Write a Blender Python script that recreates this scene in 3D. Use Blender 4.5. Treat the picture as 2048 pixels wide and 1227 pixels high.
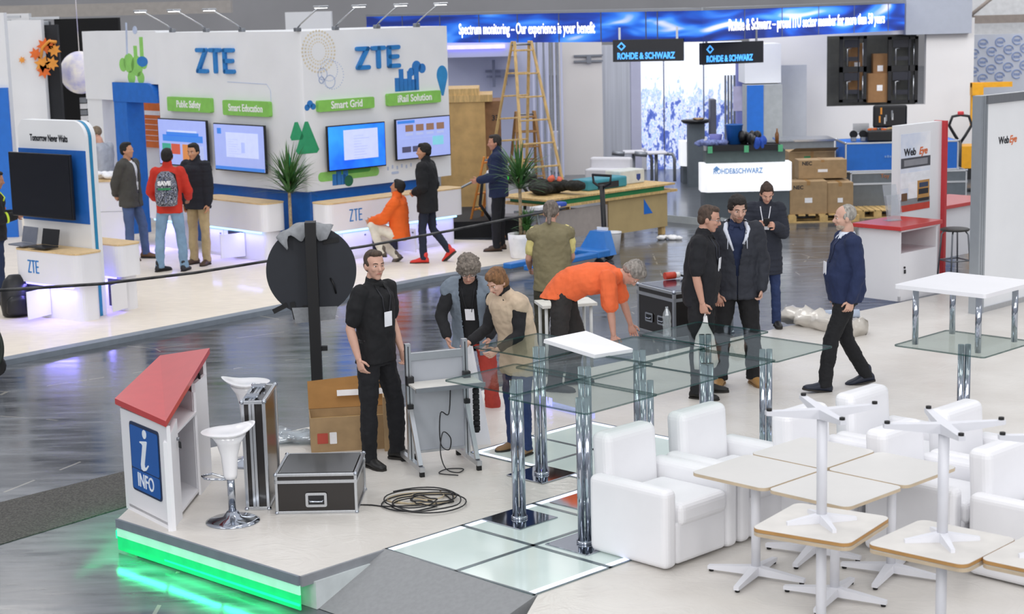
import bpy, bmesh, math, random
from mathutils import Vector, Matrix, Quaternion, noise
from mathutils.bvhtree import BVHTree
random.seed(7)
for o in list(bpy.data.objects): bpy.data.objects.remove(o)
SC = bpy.context.scene
COL = SC.collection
R = math.radians
PI = math.pi

# ------------------------------------------------------------------ camera
IW, IH, FPX, CAMZ = 2048.0, 1227.0, 3500.0, 4.0
PITCH = math.atan((IH/2)/FPX); ROLL = 0.025
_F = Vector((0, math.cos(PITCH), -math.sin(PITCH)))
_U = Vector((0, math.sin(PITCH), math.cos(PITCH)))
_R = Vector((1, 0, 0))
CR = _R*math.cos(ROLL) - _U*math.sin(ROLL)
CU = _R*math.sin(ROLL) + _U*math.cos(ROLL)
cd = bpy.data.cameras.new('camera'); cam = bpy.data.objects.new('camera', cd); COL.objects.link(cam)
cam.matrix_world = Matrix(((CR.x, CU.x, -_F.x, 0), (CR.y, CU.y, -_F.y, 0), (CR.z, CU.z, -_F.z, CAMZ), (0, 0, 0, 1)))
cd.sensor_width = 36.0; cd.lens = FPX/IW*36.0; cd.clip_end = 300
cd.dof.use_dof = True; cd.dof.focus_distance = 14.5; cd.dof.aperture_fstop = 3.4
SC.camera = cam

# ------------------------------------------------------------------ world, lamps, exposure
w = bpy.data.worlds.new('hall_air'); SC.world = w; w.use_nodes = True
nt = w.node_tree; bg = nt.nodes['Background']
tc = nt.nodes.new('ShaderNodeTexCoord'); sp = nt.nodes.new('ShaderNodeSeparateXYZ'); rp = nt.nodes.new('ShaderNodeValToRGB')
nt.links.new(tc.outputs['Generated'], sp.inputs[0]); nt.links.new(sp.outputs['Z'], rp.inputs[0]); nt.links.new(rp.outputs[0], bg.inputs[0])
rp.color_ramp.elements[0].position = 0.0; rp.color_ramp.elements[0].color = (.45, .47, .52, 1)
rp.color_ramp.elements[1].position = .75; rp.color_ramp.elements[1].color = (.92, .94, 1, 1)
e_ = rp.color_ramp.elements.new(.25); e_.color = (.60, .62, .68, 1)
bg.inputs[1].default_value = 0.85
def area(name, loc, size, power, col=(1, 1, 1), rot=(0, 0, 0), sy=None, spread=None):
    l = bpy.data.lights.new(name, 'AREA'); l.energy = power; l.color = col; l.size = size
    if sy: l.shape = 'RECTANGLE'; l.size_y = sy
    if spread: l.spread = R(spread)
    o = bpy.data.objects.new(name, l); COL.objects.link(o); o.location = loc; o.rotation_euler = rot
    return o
for i in range(3):
    for j in range(5):
        area('hall_lamp_and_fill', (-12+i*12, 4+j*9, 11), 2.4, 150, (1, .97, .93))
for i in range(3): area('hall_lamp_and_fill', (-14+i*14, -7, 8.5), 6.0, 900, (1, .98, .96), (R(62), 0, 0))  # front fill added behind the camera to brighten surfaces facing it
for i in range(3): area('stand_fill_light', (3.5+i*3.5, 33.0, 5.2), 2.0, 85, (1, .98, .96), (R(35), 0, 0))  # unseen fill lights added to brighten the back stand
SC.view_settings.view_transform = 'Standard'; SC.view_settings.look = 'None'
SC.view_settings.exposure = 0.0; SC.view_settings.gamma = 1.0; SC.view_settings.use_curve_mapping = False

# ------------------------------------------------------------------ pixel -> place
def ray(x, y): return _F + CR*((x-IW/2)/FPX) - CU*((y-IH/2)/FPX)
def G(x, y, z=0.0):
    d = ray(x, y); t = (z-CAMZ)/d.z
    return Vector((d.x*t, d.y*t, z))
def proj(p):
    q = Vector(p)-Vector((0, 0, CAMZ)); k = q.dot(_F)
    return IW/2+FPX*q.dot(CR)/k, IH/2-FPX*q.dot(CU)/k
def ZH(y, g):
    lo, hi = -2.0, 15.0
    for _ in range(40):
        m = (lo+hi)/2
        if proj((g[0], g[1], m))[1] > y: lo = m
        else: hi = m
    return m
def WL(x, y, O, ang):
    'pixel -> (s along wall, z) on the upright plane through O with heading ang (degrees)'
    d = ray(x, y); a = R(ang); n = Vector((-math.sin(a), math.cos(a))); A = Vector((math.cos(a), math.sin(a)))
    t = (O[0]*n.x+O[1]*n.y)/(d.x*n.x+d.y*n.y)
    return (d.x*t-O[0])*A.x+(d.y*t-O[1])*A.y, CAMZ+d.z*t
def AY(x, y, Y):
    d = ray(x, y); t = Y/d.y
    return Vector((d.x*t, Y, CAMZ+d.z*t))
def along(O, ang, s, n=0, z=0):
    a = R(ang); return Vector((O[0]+math.cos(a)*s-math.sin(a)*n, O[1]+math.sin(a)*s+math.cos(a)*n, z))

# ------------------------------------------------------------------ materials
def lin(h):
    if isinstance(h, (tuple, list)): return (h[0], h[1], h[2], 1)
    h = h.lstrip('#'); v = [int(h[i:i+2], 16)/255 for i in (0, 2, 4)]
    return tuple((c/12.92 if c <= .04045 else ((c+.055)/1.055)**2.4) for c in v)+(1,)
MATS = {}
def mat(name, col, rough=.5, metal=0, var=.06, scale=9, bump=0, bscale=60, emit=0, coat=0, spec=.5, col2=None, stretch=None):
    if name in MATS: return MATS[name]
    m = bpy.data.materials.new(name); m.use_nodes = True; n = m.node_tree.nodes; l = m.node_tree.links
    b = n['Principled BSDF']; c = lin(col)
    t = n.new('ShaderNodeTexCoord'); nz = n.new('ShaderNodeTexNoise'); nz.inputs['Scale'].default_value = scale; nz.inputs['Detail'].default_value = 4
    src = t.outputs['Object']
    if stretch:
        mp = n.new('ShaderNodeMapping'); mp.inputs['Scale'].default_value = stretch; l.new(src, mp.inputs[0]); src = mp.outputs[0]
    l.new(src, nz.inputs['Vector'])
    rr = n.new('ShaderNodeValToRGB'); l.new(nz.outputs['Fac'], rr.inputs[0])
    c2 = lin(col2) if col2 else tuple(min(1, x*(1+var)) for x in c[:3])+(1,)
    c1 = c if col2 else tuple(x*(1-var) for x in c[:3])+(1,)
    rr.color_ramp.elements[0].color = c1; rr.color_ramp.elements[0].position = .35
    rr.color_ramp.elements[1].color = c2; rr.color_ramp.elements[1].position = .65
    l.new(rr.outputs[0], b.inputs['Base Color'])
    b.inputs['Roughness'].default_value = rough; b.inputs['Metallic'].default_value = metal
    b.inputs['Specular IOR Level'].default_value = spec; b.inputs['Coat Weight'].default_value = coat; b.inputs['Coat Roughness'].default_value = .08
    if emit:
        l.new(rr.outputs[0], b.inputs['Emission Color']); b.inputs['Emission Strength'].default_value = emit
    if bump:
        nb = n.new('ShaderNodeTexNoise'); nb.inputs['Scale'].default_value = bscale; nb.inputs['Detail'].default_value = 5; l.new(src, nb.inputs['Vector'])
        bp = n.new('ShaderNodeBump'); bp.inputs['Strength'].default_value = bump; bp.inputs['Distance'].default_value = .01
        l.new(nb.outputs['Fac'], bp.inputs['Height']); l.new(bp.outputs[0], b.inputs['Normal'])
    MATS[name] = m; return m
def glassmat(name, tint, gloss=.1, rough=.02, haze=0):
    if name in MATS: return MATS[name]
    m = bpy.data.materials.new(name); m.use_nodes = True; n = m.node_tree.nodes; l = m.node_tree.links
    n.remove(n['Principled BSDF']); out = n['Material Output']
    tr = n.new('ShaderNodeBsdfTransparent'); tr.inputs[0].default_value = lin(tint)
    gl = n.new('ShaderNodeBsdfGlossy'); gl.inputs['Roughness'].default_value = rough; gl.inputs[0].default_value = (.9, .95, 1, 1)
    lw_ = n.new('ShaderNodeLayerWeight'); lw_.inputs[0].default_value = .5; fr = n.new('ShaderNodeMath'); fr.operation = 'POWER'; fr.inputs[1].default_value = 4.0; l.new(lw_.outputs['Facing'], fr.inputs[0])
    sc_ = n.new('ShaderNodeMath'); sc_.operation = 'MULTIPLY'; sc_.inputs[1].default_value = .22; l.new(fr.outputs[0], sc_.inputs[0]); fr = sc_
    nz = n.new('ShaderNodeTexNoise'); nz.inputs['Scale'].default_value = 3
    ml = n.new('ShaderNodeMath'); ml.operation = 'MULTIPLY_ADD'; l.new(nz.outputs['Fac'], ml.inputs[0]); ml.inputs[1].default_value = .02; ml.inputs[2].default_value = gloss-.01
    ad = n.new('ShaderNodeMath'); ad.operation = 'ADD'; ad.use_clamp = True; l.new(fr.outputs[0], ad.inputs[0]); l.new(ml.outputs[0], ad.inputs[1])
    mx = n.new('ShaderNodeMixShader'); l.new(ad.outputs[0], mx.inputs[0]); l.new(tr.outputs[0], mx.inputs[1]); l.new(gl.outputs[0], mx.inputs[2])
    last = mx
    if haze:
        df = n.new('ShaderNodeBsdfDiffuse'); df.inputs[0].default_value = (.85, .85, .85, 1)
        m2 = n.new('ShaderNodeMixShader'); m2.inputs[0].default_value = haze; l.new(mx.outputs[0], m2.inputs[1]); l.new(df.outputs[0], m2.inputs[2]); last = m2
    l.new(last.outputs[0], out.inputs[0]); MATS[name] = m; return m
WHITE = mat('white_laminate', '#eaeaee', .35, var=.015, scale=2)
PWHITE = mat('painted_white_panel', '#e9ebee', .55, scale=1.5, var=.02)
CHROME = mat('chrome', '#b4bac4', .09, 1)
ALU = mat('brushed_aluminium', '#c9ccd0', .32, 1, stretch=(40, 1, 1))
GREYM = mat('grey_metal', '#8e9298', .4, .8)
BLACK = mat('black_plastic', '#15161a', .4)
RUBBER = mat('black_rubber', '#101012', .7)
BLUE = mat('blue_laminate', '#1b6fd0', .45, var=.04)
RED = mat('red_laminate', '#c5363c', .35, var=.04)
WOOD = mat('pale_wood', '#d9bb8b', .5, stretch=(1, 12, 1), var=.15)
PINE = mat('pine_wood', '#cfae74', .6, stretch=(3, 3, .6), var=.18)
PLY = mat('plywood', '#c9a56b', .6, scale=3, var=.12, stretch=(1.5, 1, 1.5))
CARD = mat('brown_cardboard', '#a58a66', .8, var=.08)
FCBLACK = mat('black_laminate_board', '#1c1715', .28, coat=.4)
GREENT = mat('green_paint', '#2a8a55', .5)
PAPER = mat('white_paper', '#f0f0f2', .7)
PURPLED = mat('violet_led_strip', '#8f8aff', .5, emit=3)
CYANLED = mat('pale_blue_led_strip', '#9fd4ff', .5, emit=2)
GREENLINE = mat('green_led_and_streak', '#10f080', .5, emit=2.2)
GREENGLOW = mat('green_led_diffuser', '#12c46e', .5, emit=.75)
DARKINK = mat('dark_ink', '#23252c', .6)
GLASS = glassmat('clear_green_glass', '#e9efec', .03)
GEDGE = mat('green_glass_edge', '#1f4a4a', .15)
CLEARP = glassmat('clear_plastic', '#eef2f4', .15, .1, .12)

# ------------------------------------------------------------------ mesh builder
class MB:
    def __init__(s): s.v = []; s.f = []; s.m = []; s.ms = []; s.cur = 0; s.sm = []
    def mat(s, m):
        if m not in s.ms: s.ms.append(m)
        s.cur = s.ms.index(m); return s
    def add(s, vs, fs, smooth=False, M=None):
        o = len(s.v)
        for v in vs:
            v = Vector(v)
            if M is not None: v = M @ v
            s.v.append(v)
        for f in fs: s.f.append([i+o for i in f]); s.m.append(s.cur); s.sm.append(smooth)
        return s
    def bm(s, b, M=None, smooth=False):
        b.verts.index_update(); s.add([v.co.copy() for v in b.verts], [[v.index for v in f.verts] for f in b.faces], smooth, M); b.free(); return s
    def box(s, c, d, bev=0, rot=None, seg=2):
        M = Matrix.Translation(Vector(c))
        if rot is not None: M = M @ (rot if isinstance(rot, Matrix) else Matrix.Rotation(rot, 4, 'Z'))
        if not bev:
            x, y, z = d[0]/2, d[1]/2, d[2]/2
            vs = [(-x, -y, -z), (x, -y, -z), (x, y, -z), (-x, y, -z), (-x, -y, z), (x, -y, z), (x, y, z), (-x, y, z)]
            return s.add(vs, [(0, 3, 2, 1), (4, 5, 6, 7), (0, 1, 5, 4), (1, 2, 6, 5), (2, 3, 7, 6), (3, 0, 4, 7)], False, M)
        b = bmesh.new(); bmesh.ops.create_cube(b, size=1)
        for v in b.verts: v.co = Vector((v.co.x*d[0], v.co.y*d[1], v.co.z*d[2]))
        bmesh.ops.bevel(b, geom=b.edges[:], offset=min(bev, min(d)*.49), segments=seg, affect='EDGES', profile=.5)
        return s.bm(b, M, False)
    def b2(s, x0, x1, y0, y1, z0, z1, bev=0):
        return s.box(((x0+x1)/2, (y0+y1)/2, (z0+z1)/2), (abs(x1-x0), abs(y1-y0), abs(z1-z0)), bev)
    def loft(s, rings, n=14, M=None, ex=1.0, cap=True):
        vs = []; fs = []
        for (c, a, b) in rings:
            c = Vector(c); a = Vector(a); b = Vector(b)
            for i in range(n):
                t = 2*PI*i/n; cc, ss = math.cos(t), math.sin(t)
                cx = math.copysign(abs(cc)**ex, cc); sx = math.copysign(abs(ss)**ex, ss)
                vs.append(c+a*cx+b*sx)
        for k in range(len(rings)-1):
            for i in range(n):
                j = (i+1) % n; fs.append((k*n+i, k*n+j, (k+1)*n+j, (k+1)*n+i))
        if cap:
            fs.append(tuple(reversed(range(n)))); fs.append(tuple((len(rings)-1)*n+i for i in range(n)))
        return s.add(vs, fs, True, M)
    def cyl(s, p0, p1, r0, r1=None, n=16, smooth=True):
        if r1 is None: r1 = r0
        p0 = Vector(p0); p1 = Vector(p1); d = (p1-p0).normalized()
        a = d.orthogonal().normalized(); b = d.cross(a)
        o = len(s.f); s.loft([(p0, a*r0, b*r0), (p1, a*r1, b*r1)], n)
        s.sm[-1] = s.sm[-2] = False
        return s
    def cap(s, p0, r0, p1, r1, n=12, ry=None):
        'rounded cone'
        p0 = Vector(p0); p1 = Vector(p1); d = (p1-p0)
        L = d.length; d = d.normalized() if L > 1e-6 else Vector((0, 0, 1)); a = d.orthogonal().normalized(); b = d.cross(a)
        rs = []
        for t in (5, 30, 60, 88): q = R(t); rs.append((p0-d*r0*math.cos(q), a*r0*math.sin(q), b*r0*math.sin(q)))
        for t in (88, 60, 30, 5): q = R(t); rs.append((p1+d*r1*math.cos(q), a*r1*math.sin(q), b*r1*math.sin(q)))
        return s.loft(rs, n)
    def ell(s, c, r, M=None, n=16, k=9):
        c = Vector(c); rs = []
        for i in range(k+1):
            t = PI*(i+.12)/(k+.24); z = -math.cos(t); q = math.sin(t)
            rs.append((c+Vector((0, 0, r[2]*z)), Vector((r[0]*q, 0, 0)), Vector((0, r[1]*q, 0))))
        return s.loft(rs, n, M)
    def tube(s, pts, r, n=8):
        pts = [Vector(p) for p in pts]; rs = []; a = None
        for i, p in enumerate(pts):
            d = (pts[min(i+1, len(pts)-1)]-pts[max(i-1, 0)]).normalized()
            if a is None: a = d.orthogonal().normalized()
            else:
                a = (a-d*a.dot(d)); a = a.normalized() if a.length > 1e-5 else d.orthogonal().normalized()
            b = d.cross(a); rr = r[i] if isinstance(r, (list, tuple)) else r
            rs.append((p, a*rr, b*rr))
        return s.loft(rs, n)
    def lathe(s, prof, c=(0, 0, 0), n=24):
        rs = [(Vector(c)+Vector((0, 0, z)), Vector((max(r, 1e-4), 0, 0)), Vector((0, max(r, 1e-4), 0))) for r, z in prof]
        return s.loft(rs, n)
    def prism(s, poly, h0, h1, plane='xy', M=None):
        'extrude a 2D polygon; plane xy: along z; xz: along y (h0..h1)'
        n = len(poly)
        if plane == 'xy': lo = [(x, y, h0) for x, y in poly]; hi = [(x, y, h1) for x, y in poly]
        elif plane == 'xz': lo = [(x, h0, y) for x, y in poly]; hi = [(x, h1, y) for x, y in poly]
        else: lo = [(h0, x, y) for x, y in poly]; hi = [(h1, x, y) for x, y in poly]
        ar = sum(poly[i][0]*poly[(i+1) % n][1]-poly[(i+1) % n][0]*poly[i][1] for i in range(n))
        fl = (ar < 0)
        if plane == 'xz': fl = not fl
        fs = [tuple(reversed(range(n))), tuple(n+i for i in range(n))]+[(i, (i+1) % n, n+(i+1) % n, n+i) for i in range(n)]
        if fl: fs = [tuple(reversed(f)) for f in fs]
        return s.add(lo+hi, fs, False, M)
    def text(s, t, size, M, ext=.004, bold=0, align='LEFT', shear=0, xs=1.0):
        cu = bpy.data.curves.new('t', 'FONT'); cu.body = t; cu.size = size; cu.extrude = ext; cu.offset = bold; cu.align_x = align; cu.align_y = 'CENTER'; cu.shear = shear
        cu.resolution_u = 3
        o = bpy.data.objects.new('t', cu); COL.objects.link(o); dg = bpy.context.evaluated_depsgraph_get(); me = o.evaluated_get(dg).to_mesh()
        Mx = M @ Matrix.Rotation(PI/2, 4, 'X') @ Matrix.Diagonal((xs, 1, 1, 1))
        s.add([v.co.copy() for v in me.vertices], [list(p.vertices) for p in me.polygons], False, Mx)
        bpy.data.objects.remove(o); bpy.data.curves.remove(cu); return s
    def build(s, name, m=None, parent=None, loc=None, rz=0, **k):
        me = bpy.data.meshes.new(name); me.from_pydata([tuple(v) for v in s.v], [], s.f)
        ms = s.ms if s.ms else [m]
        for q in ms: me.materials.append(q)
        if s.ms: me.polygons.foreach_set('material_index', s.m)
        me.polygons.foreach_set('use_smooth', s.sm); me.update()
        o = bpy.data.objects.new(name, me); COL.objects.link(o)
        if parent: o.parent = parent
        if loc is not None: o.location = loc
        if rz: o.rotation_euler.z = rz
        tag(o, **k); return o
def tag(o, label=None, cat=None, group=None, kind=None):
    if label: o['label'] = label
    if cat: o['category'] = cat
    if group: o['group'] = group
    if kind: o['kind'] = kind
    return o
def thing(name, label, cat, loc=(0, 0, 0), rz=0, group=None):
    o = bpy.data.objects.new(name, None); COL.objects.link(o); o.location = loc; o.rotation_euler.z = rz; o.empty_display_size = .1
    return tag(o, label, cat, group)
KIDS = {}
def dup(root, loc, rz, label=None, group=None):
    def cp(o, par):
        c = o.copy(); COL.objects.link(c); c.parent = par
        for ch in [q for q in bpy.data.objects if q.parent == o]: cp(ch, c)
        return c
    r = cp(root, None); r.location = loc; r.rotation_euler = (root.rotation_euler[0], root.rotation_euler[1], rz)
    if label: r['label'] = label
    if group: r['group'] = group
    return r
def rrect(w, h, r, n=5, cx=0, cy=0):
    out = []
    for (sx, sy, a0) in ((1, 1, 0), (-1, 1, 90), (-1, -1, 180), (1, -1, 270)):
        for i in range(n+1):
            a = R(a0+90*i/n); out.append((cx+sx*(w/2-r)+r*math.cos(a), cy+sy*(h/2-r)+r*math.sin(a)))
    return out
def circ(cx, cy, r, n=20, ry=None): return [(cx+r*math.cos(2*PI*i/n), cy+(ry or r)*math.sin(2*PI*i/n)) for i in range(n)]
T = Matrix.Translation
def RZ(a): return Matrix.Rotation(a, 4, 'Z')
# ================================================================== the hall shell
A45 = 44.0            # heading of the stands' long fronts
PZ = 0.25             # top of the near white platform
PZT = 0.06            # top of the carpet of the blue-lettered stand
def floormat():
    m = bpy.data.materials.new('polished_asphalt_floor'); m.use_nodes = True; n = m.node_tree.nodes; l = m.node_tree.links; b = n['Principled BSDF']
    t = n.new('ShaderNodeTexCoord')
    nz = n.new('ShaderNodeTexNoise'); nz.inputs['Scale'].default_value = .8; nz.inputs['Detail'].default_value = 8; l.new(t.outputs['Object'], nz.inputs['Vector'])
    mp = n.new('ShaderNodeMapping'); mp.inputs['Rotation'].default_value = (0, 0, R(50)); mp.inputs['Scale'].default_value = (1, 5, 1); l.new(t.outputs['Object'], mp.inputs[0])
    ns = n.new('ShaderNodeTexNoise'); ns.inputs['Scale'].default_value = 1.2; ns.inputs['Detail'].default_value = 7; ns.inputs['Roughness'].default_value = .55; l.new(mp.outputs[0], ns.inputs['Vector'])
    mx = n.new('ShaderNodeMix'); mx.inputs[0].default_value = .5; l.new(nz.outputs['Fac'], mx.inputs[2]); l.new(ns.outputs['Fac'], mx.inputs[3])
    r1 = n.new('ShaderNodeValToRGB'); l.new(mx.outputs[0], r1.inputs[0])
    r1.color_ramp.elements[0].position = .38; r1.color_ramp.elements[0].color = lin('#404348'); r1.color_ramp.elements[1].position = .64; r1.color_ramp.elements[1].color = lin('#6b6f75')
    # thin chalky joints and scratches
    w1 = n.new('ShaderNodeTexVoronoi'); w1.feature = 'DISTANCE_TO_EDGE'; w1.inputs['Scale'].default_value = .42; w1.inputs['Randomness'].default_value = .85
    l.new(t.outputs['Object'], w1.inputs['Vector'])
    lt = n.new('ShaderNodeMath'); lt.operation = 'LESS_THAN'; lt.inputs[1].default_value = .004; l.new(w1.outputs['Distance'], lt.inputs[0])
    n3 = n.new('ShaderNodeTexNoise'); n3.inputs['Scale'].default_value = 2; l.new(t.outputs['Object'], n3.inputs['Vector'])
    gt = n.new('ShaderNodeMath'); gt.operation = 'GREATER_THAN'; gt.inputs[1].default_value = .55; l.new(n3.outputs['Fac'], gt.inputs[0])
    mu = n.new('ShaderNodeMath'); mu.operation = 'MULTIPLY'; l.new(lt.outputs[0], mu.inputs[0]); l.new(gt.outputs[0], mu.inputs[1])
    m3 = n.new('ShaderNodeMix'); m3.data_type = 'RGBA'; l.new(mu.outputs[0], m3.inputs[0]); l.new(r1.outputs[0], m3.inputs[6]); m3.inputs[7].default_value = lin('#8d8b86')
    l.new(m3.outputs[2], b.inputs['Base Color'])
    r2 = n.new('ShaderNodeMapRange'); l.new(ns.outputs['Fac'], r2.inputs[0]); r2.inputs[1].default_value = .3; r2.inputs[2].default_value = .7; r2.inputs[3].default_value = .10; r2.inputs[4].default_value = .26
    l.new(r2.outputs[0], b.inputs['Roughness']); b.inputs['Specular IOR Level'].default_value = .6
    bp = n.new('ShaderNodeBump'); bp.inputs['Strength'].default_value = .05; bp.inputs['Distance'].default_value = .02; l.new(ns.outputs['Fac'], bp.inputs['Height']); l.new(bp.outputs[0], b.inputs['Normal'])
    return m
FLOOR = floormat()
MB().b2(-45, 45, 2, 95, -.2, 0).build('floor', FLOOR, kind='structure')
BROWN = mat('dark_hall_cladding', '#4a4541', .8, scale=.7, var=.2)
LGREY = mat('pale_hall_cladding', '#c4c2c2', .8, scale=.3, var=.06)
MB().b2(-45, 45, 94, 94.5, 0, 6.5).build('wall_back', LGREY, kind='structure')
MB().b2(-45.4, -45, 2, 95, 0, 6.5).build('wall_left', LGREY, kind='structure')
MB().b2(45, 45.4, 2, 95, 0, 6.5).build('wall_right', LGREY, kind='structure')
# anti-slip strip of the hall floor, lower left
m = mat('woven_floor_mat', '#4c4a47', .8, scale=60, var=.5, bump=.8, bscale=120)
pa, pb, pc_, pd = G(-20, 1095), G(330, 990), G(232, 952), G(-20, 1010)
MB().prism([(q.x, q.y) for q in (pa, pb, G(300, 930), pd)], .001, .006).build('floor_mat', m, label='dark ribbed mat lying on the grey floor left of the info desk', cat='mat')

# ---- ZTE carpet deck
CREAM = mat('cream_carpet', '#e6dccd', .75, scale=5, var=.05, stretch=(1, 4, 1), bump=.1, bscale=40, coat=.12)
e0, e1 = G(-260, 782), G(1185, 508)
dirE = (e1-e0).normalized()
nrm = Vector((-dirE.y, dirE.x, 0))
deck = [e0, e1, G(1010, 470), e1+nrm*9+dirE*-2.0, e0+nrm*16]
deck = [G(-260, 782), G(870, 562), G(1130, 519), G(1060, 488), G(915, 486), along(G(915, 486), 134, 14), along(G(-260, 782), 134, 14)]
MB().prism([(q.x, q.y) for q in deck], .0, PZT).build('trim_1', CREAM, kind='structure')
TAPE = mat('grey_edge_tape', '#7d8690', .6)
for k, (a, b) in enumerate(((G(-260, 782), G(870, 562)), (G(870, 562), G(1130, 519)))):
    d = (b-a).normalized(); n_ = Vector((-d.y, d.x, 0))
    MB().prism([(q.x, q.y) for q in (a-n_*.05, b-n_*.05, b+n_*.14, a+n_*.14)], .0, PZT+.006).build('trim_2', TAPE, kind='structure')

# ---- near platform (white, lit green beneath its front)
def film():
    m = bpy.data.materials.new('carpet_under_plastic_film'); m.use_nodes = True; n = m.node_tree.nodes; l = m.node_tree.links; b = n['Principled BSDF']
    t = n.new('ShaderNodeTexCoord'); nz = n.new('ShaderNodeTexNoise'); nz.inputs['Scale'].default_value = 1.3; nz.inputs['Detail'].default_value = 6; l.new(t.outputs['Object'], nz.inputs['Vector'])
    r1 = n.new('ShaderNodeValToRGB'); l.new(nz.outputs['Fac'], r1.inputs[0]); r1.color_ramp.elements[0].position = .35; r1.color_ramp.elements[0].color = lin('#cfcac3'); r1.color_ramp.elements[1].position = .62; r1.color_ramp.elements[1].color = lin('#dad6d0')
    l.new(r1.outputs[0], b.inputs['Base Color']); b.inputs['Roughness'].default_value = .55; b.inputs['Coat Weight'].default_value = .35; b.inputs['Coat Roughness'].default_value = .15
    n2 = n.new('ShaderNodeTexNoise'); n2.inputs['Scale'].default_value = 2.5; n2.inputs['Detail'].default_value = 3; n2.inputs['Distortion'].default_value = 2.5; l.new(t.outputs['Object'], n2.inputs['Vector'])
    n3 = n.new('ShaderNodeTexVoronoi'); n3.inputs['Scale'].default_value = 3.5; n3.feature = 'DISTANCE_TO_EDGE'
    mm = n.new('ShaderNodeMix'); mm.inputs[0].default_value = .8; mm.data_type = 'VECTOR'; l.new(t.outputs['Object'], mm.inputs[4]); l.new(n2.outputs['Color'], mm.inputs[5]); l.new(mm.outputs[1], n3.inputs['Vector'])
    ad = n.new('ShaderNodeMath'); ad.operation = 'ADD'; l.new(n2.outputs['Fac'], ad.inputs[0]); l.new(n3.outputs['Distance'], ad.inputs[1])
    bp = n.new('ShaderNodeBump'); bp.inputs['Strength'].default_value = .16; bp.inputs['Distance'].default_value = .03; l.new(ad.outputs[0], bp.inputs['Height']); l.new(bp.outputs[0], b.inputs['Normal']); l.new(bp.outputs[0], b.inputs['Coat Normal'])
    return m
FILM = film()
P_l = G(235, 1037, PZ); P_f = G(600, 1152, PZ); P_b = G(430, 893, PZ)
bdir = (G(1560, 655, PZ)-G(600, 857, PZ)).normalized()
P_bl = G(395, 915, PZ)
gl0 = G(768, 1098, PZ); gl1 = G(1175, 976, PZ)         # near edge of the glass floor
frontr = G(1075, 1190, PZ)
backr = G(1560, 655, PZ)+bdir*14
P_b0 = G(600, 857, PZ)-bdir*1.15
poly = [P_l, P_f, gl0, frontr, G(1000, 1227, PZ)+Vector((0, -.8, 0)), Vector((9, 7.2, PZ)), Vector((16, 14, PZ)), backr, P_b0]
SK = mat('grey_platform_edge', '#77808a', .5)
# decking sits in two slabs with the lit glass floor let into them
MB().prism([(q.x, q.y) for q in poly], PZ-.055, PZ).build('trim_3', FILM, kind='structure')
ins = [Vector((q.x, q.y, 0)) for q in poly]; cx = sum((q for q in ins), Vector())/len(ins)
MB().prism([(q.x+(cx.x-q.x)*.02, q.y+(cx.y-q.y)*.02) for q in ins], .002, PZ-.056).build('trim_4', mat('platform_skirt', '#c8cfd0', .5), kind='structure')
def strip(name, a, b, z0, z1, th, m, off=0, **k):
    d = (b-a); d.z = 0; L = d.length; d.normalize(); n_ = Vector((d.y, -d.x, 0))
    mb = MB(); q = [a+n_*(off), b+n_*(off), b+n_*(off+th), a+n_*(off+th)]
    return mb.prism([(v.x, v.y) for v in q], z0, z1).build(name, m, **k)
strip('trim_5', P_l, P_f, PZ-.062, PZ+.004, .02, SK, 0, kind='structure')
strip('trim_5', P_f, gl0, PZ-.07, PZ+.003, .02, mat('grey_edge_strip', '#8a8d92', .6), 0, kind='structure')
# led skirt
strip('trim_6', P_l, P_f, PZ-.13, PZ-.065, .012, mat('frosted_led_cover', '#a8f0cf', .4, emit=.35), .0, kind='structure')
strip('trim_7', P_l, P_f, .015, PZ-.13, .01, GREENGLOW, .0, kind='structure')
strip('trim_8', P_l+Vector((.02, 0, 0)), P_f, .045, .06, .02, GREENLINE, .0, kind='structure')  # low bright line stands in for the pale streak reflected on the skirt
strip('trim_8', P_b0, P_l, .1, .16, .02, GREENLINE, .0, kind='structure')
for i in range(3):
    q = P_l.lerp(P_f, .2+.3*i); a = math.atan2(P_f.y-P_l.y, P_f.x-P_l.x)
    area('green_led_tube', (q.x-.07, q.y-.08, .10), .6, 2.2, (.02, 1, .35), (R(-25), 0, a), .03)
q = P_l.lerp(P_b0, .3); dq = (P_b0-P_l); area('green_led_tube', (q.x-.07, q.y+.0, .10), .8, 3.5, (.02, 1, .35), (0, R(25), math.atan2(dq.y, dq.x)-PI/2), .03).data.size_y = .9
# ---- lit glass floor tiles
def gfl():
    m = bpy.data.materials.new('backlit_frosted_floor_glass'); m.use_nodes = True; n = m.node_tree.nodes; b = n['Principled BSDF']; l = m.node_tree.links
    t = n.new('ShaderNodeTexCoord'); nz = n.new('ShaderNodeTexNoise'); nz.inputs['Scale'].default_value = 2; l.new(t.outputs['Object'], nz.inputs[0])
    r = n.new('ShaderNodeValToRGB'); r.color_ramp.elements[0].color = lin('#bccbc8'); r.color_ramp.elements[1].color = lin('#d2deda'); l.new(nz.outputs['Fac'], r.inputs[0]); l.new(r.outputs[0], b.inputs['Base Color'])
    b.inputs['Roughness'].default_value = .12; b.inputs['Specular IOR Level'].default_value = .6; l.new(r.outputs[0], b.inputs['Emission Color']); b.inputs['Emission Strength'].default_value = .13
    return m
GFL = gfl(); GLOW = mat('edge_lit_glass', '#dfe6ff', .3, emit=.75); SEAM = mat('steel_seam', '#6f7c82', .3, .6)
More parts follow.
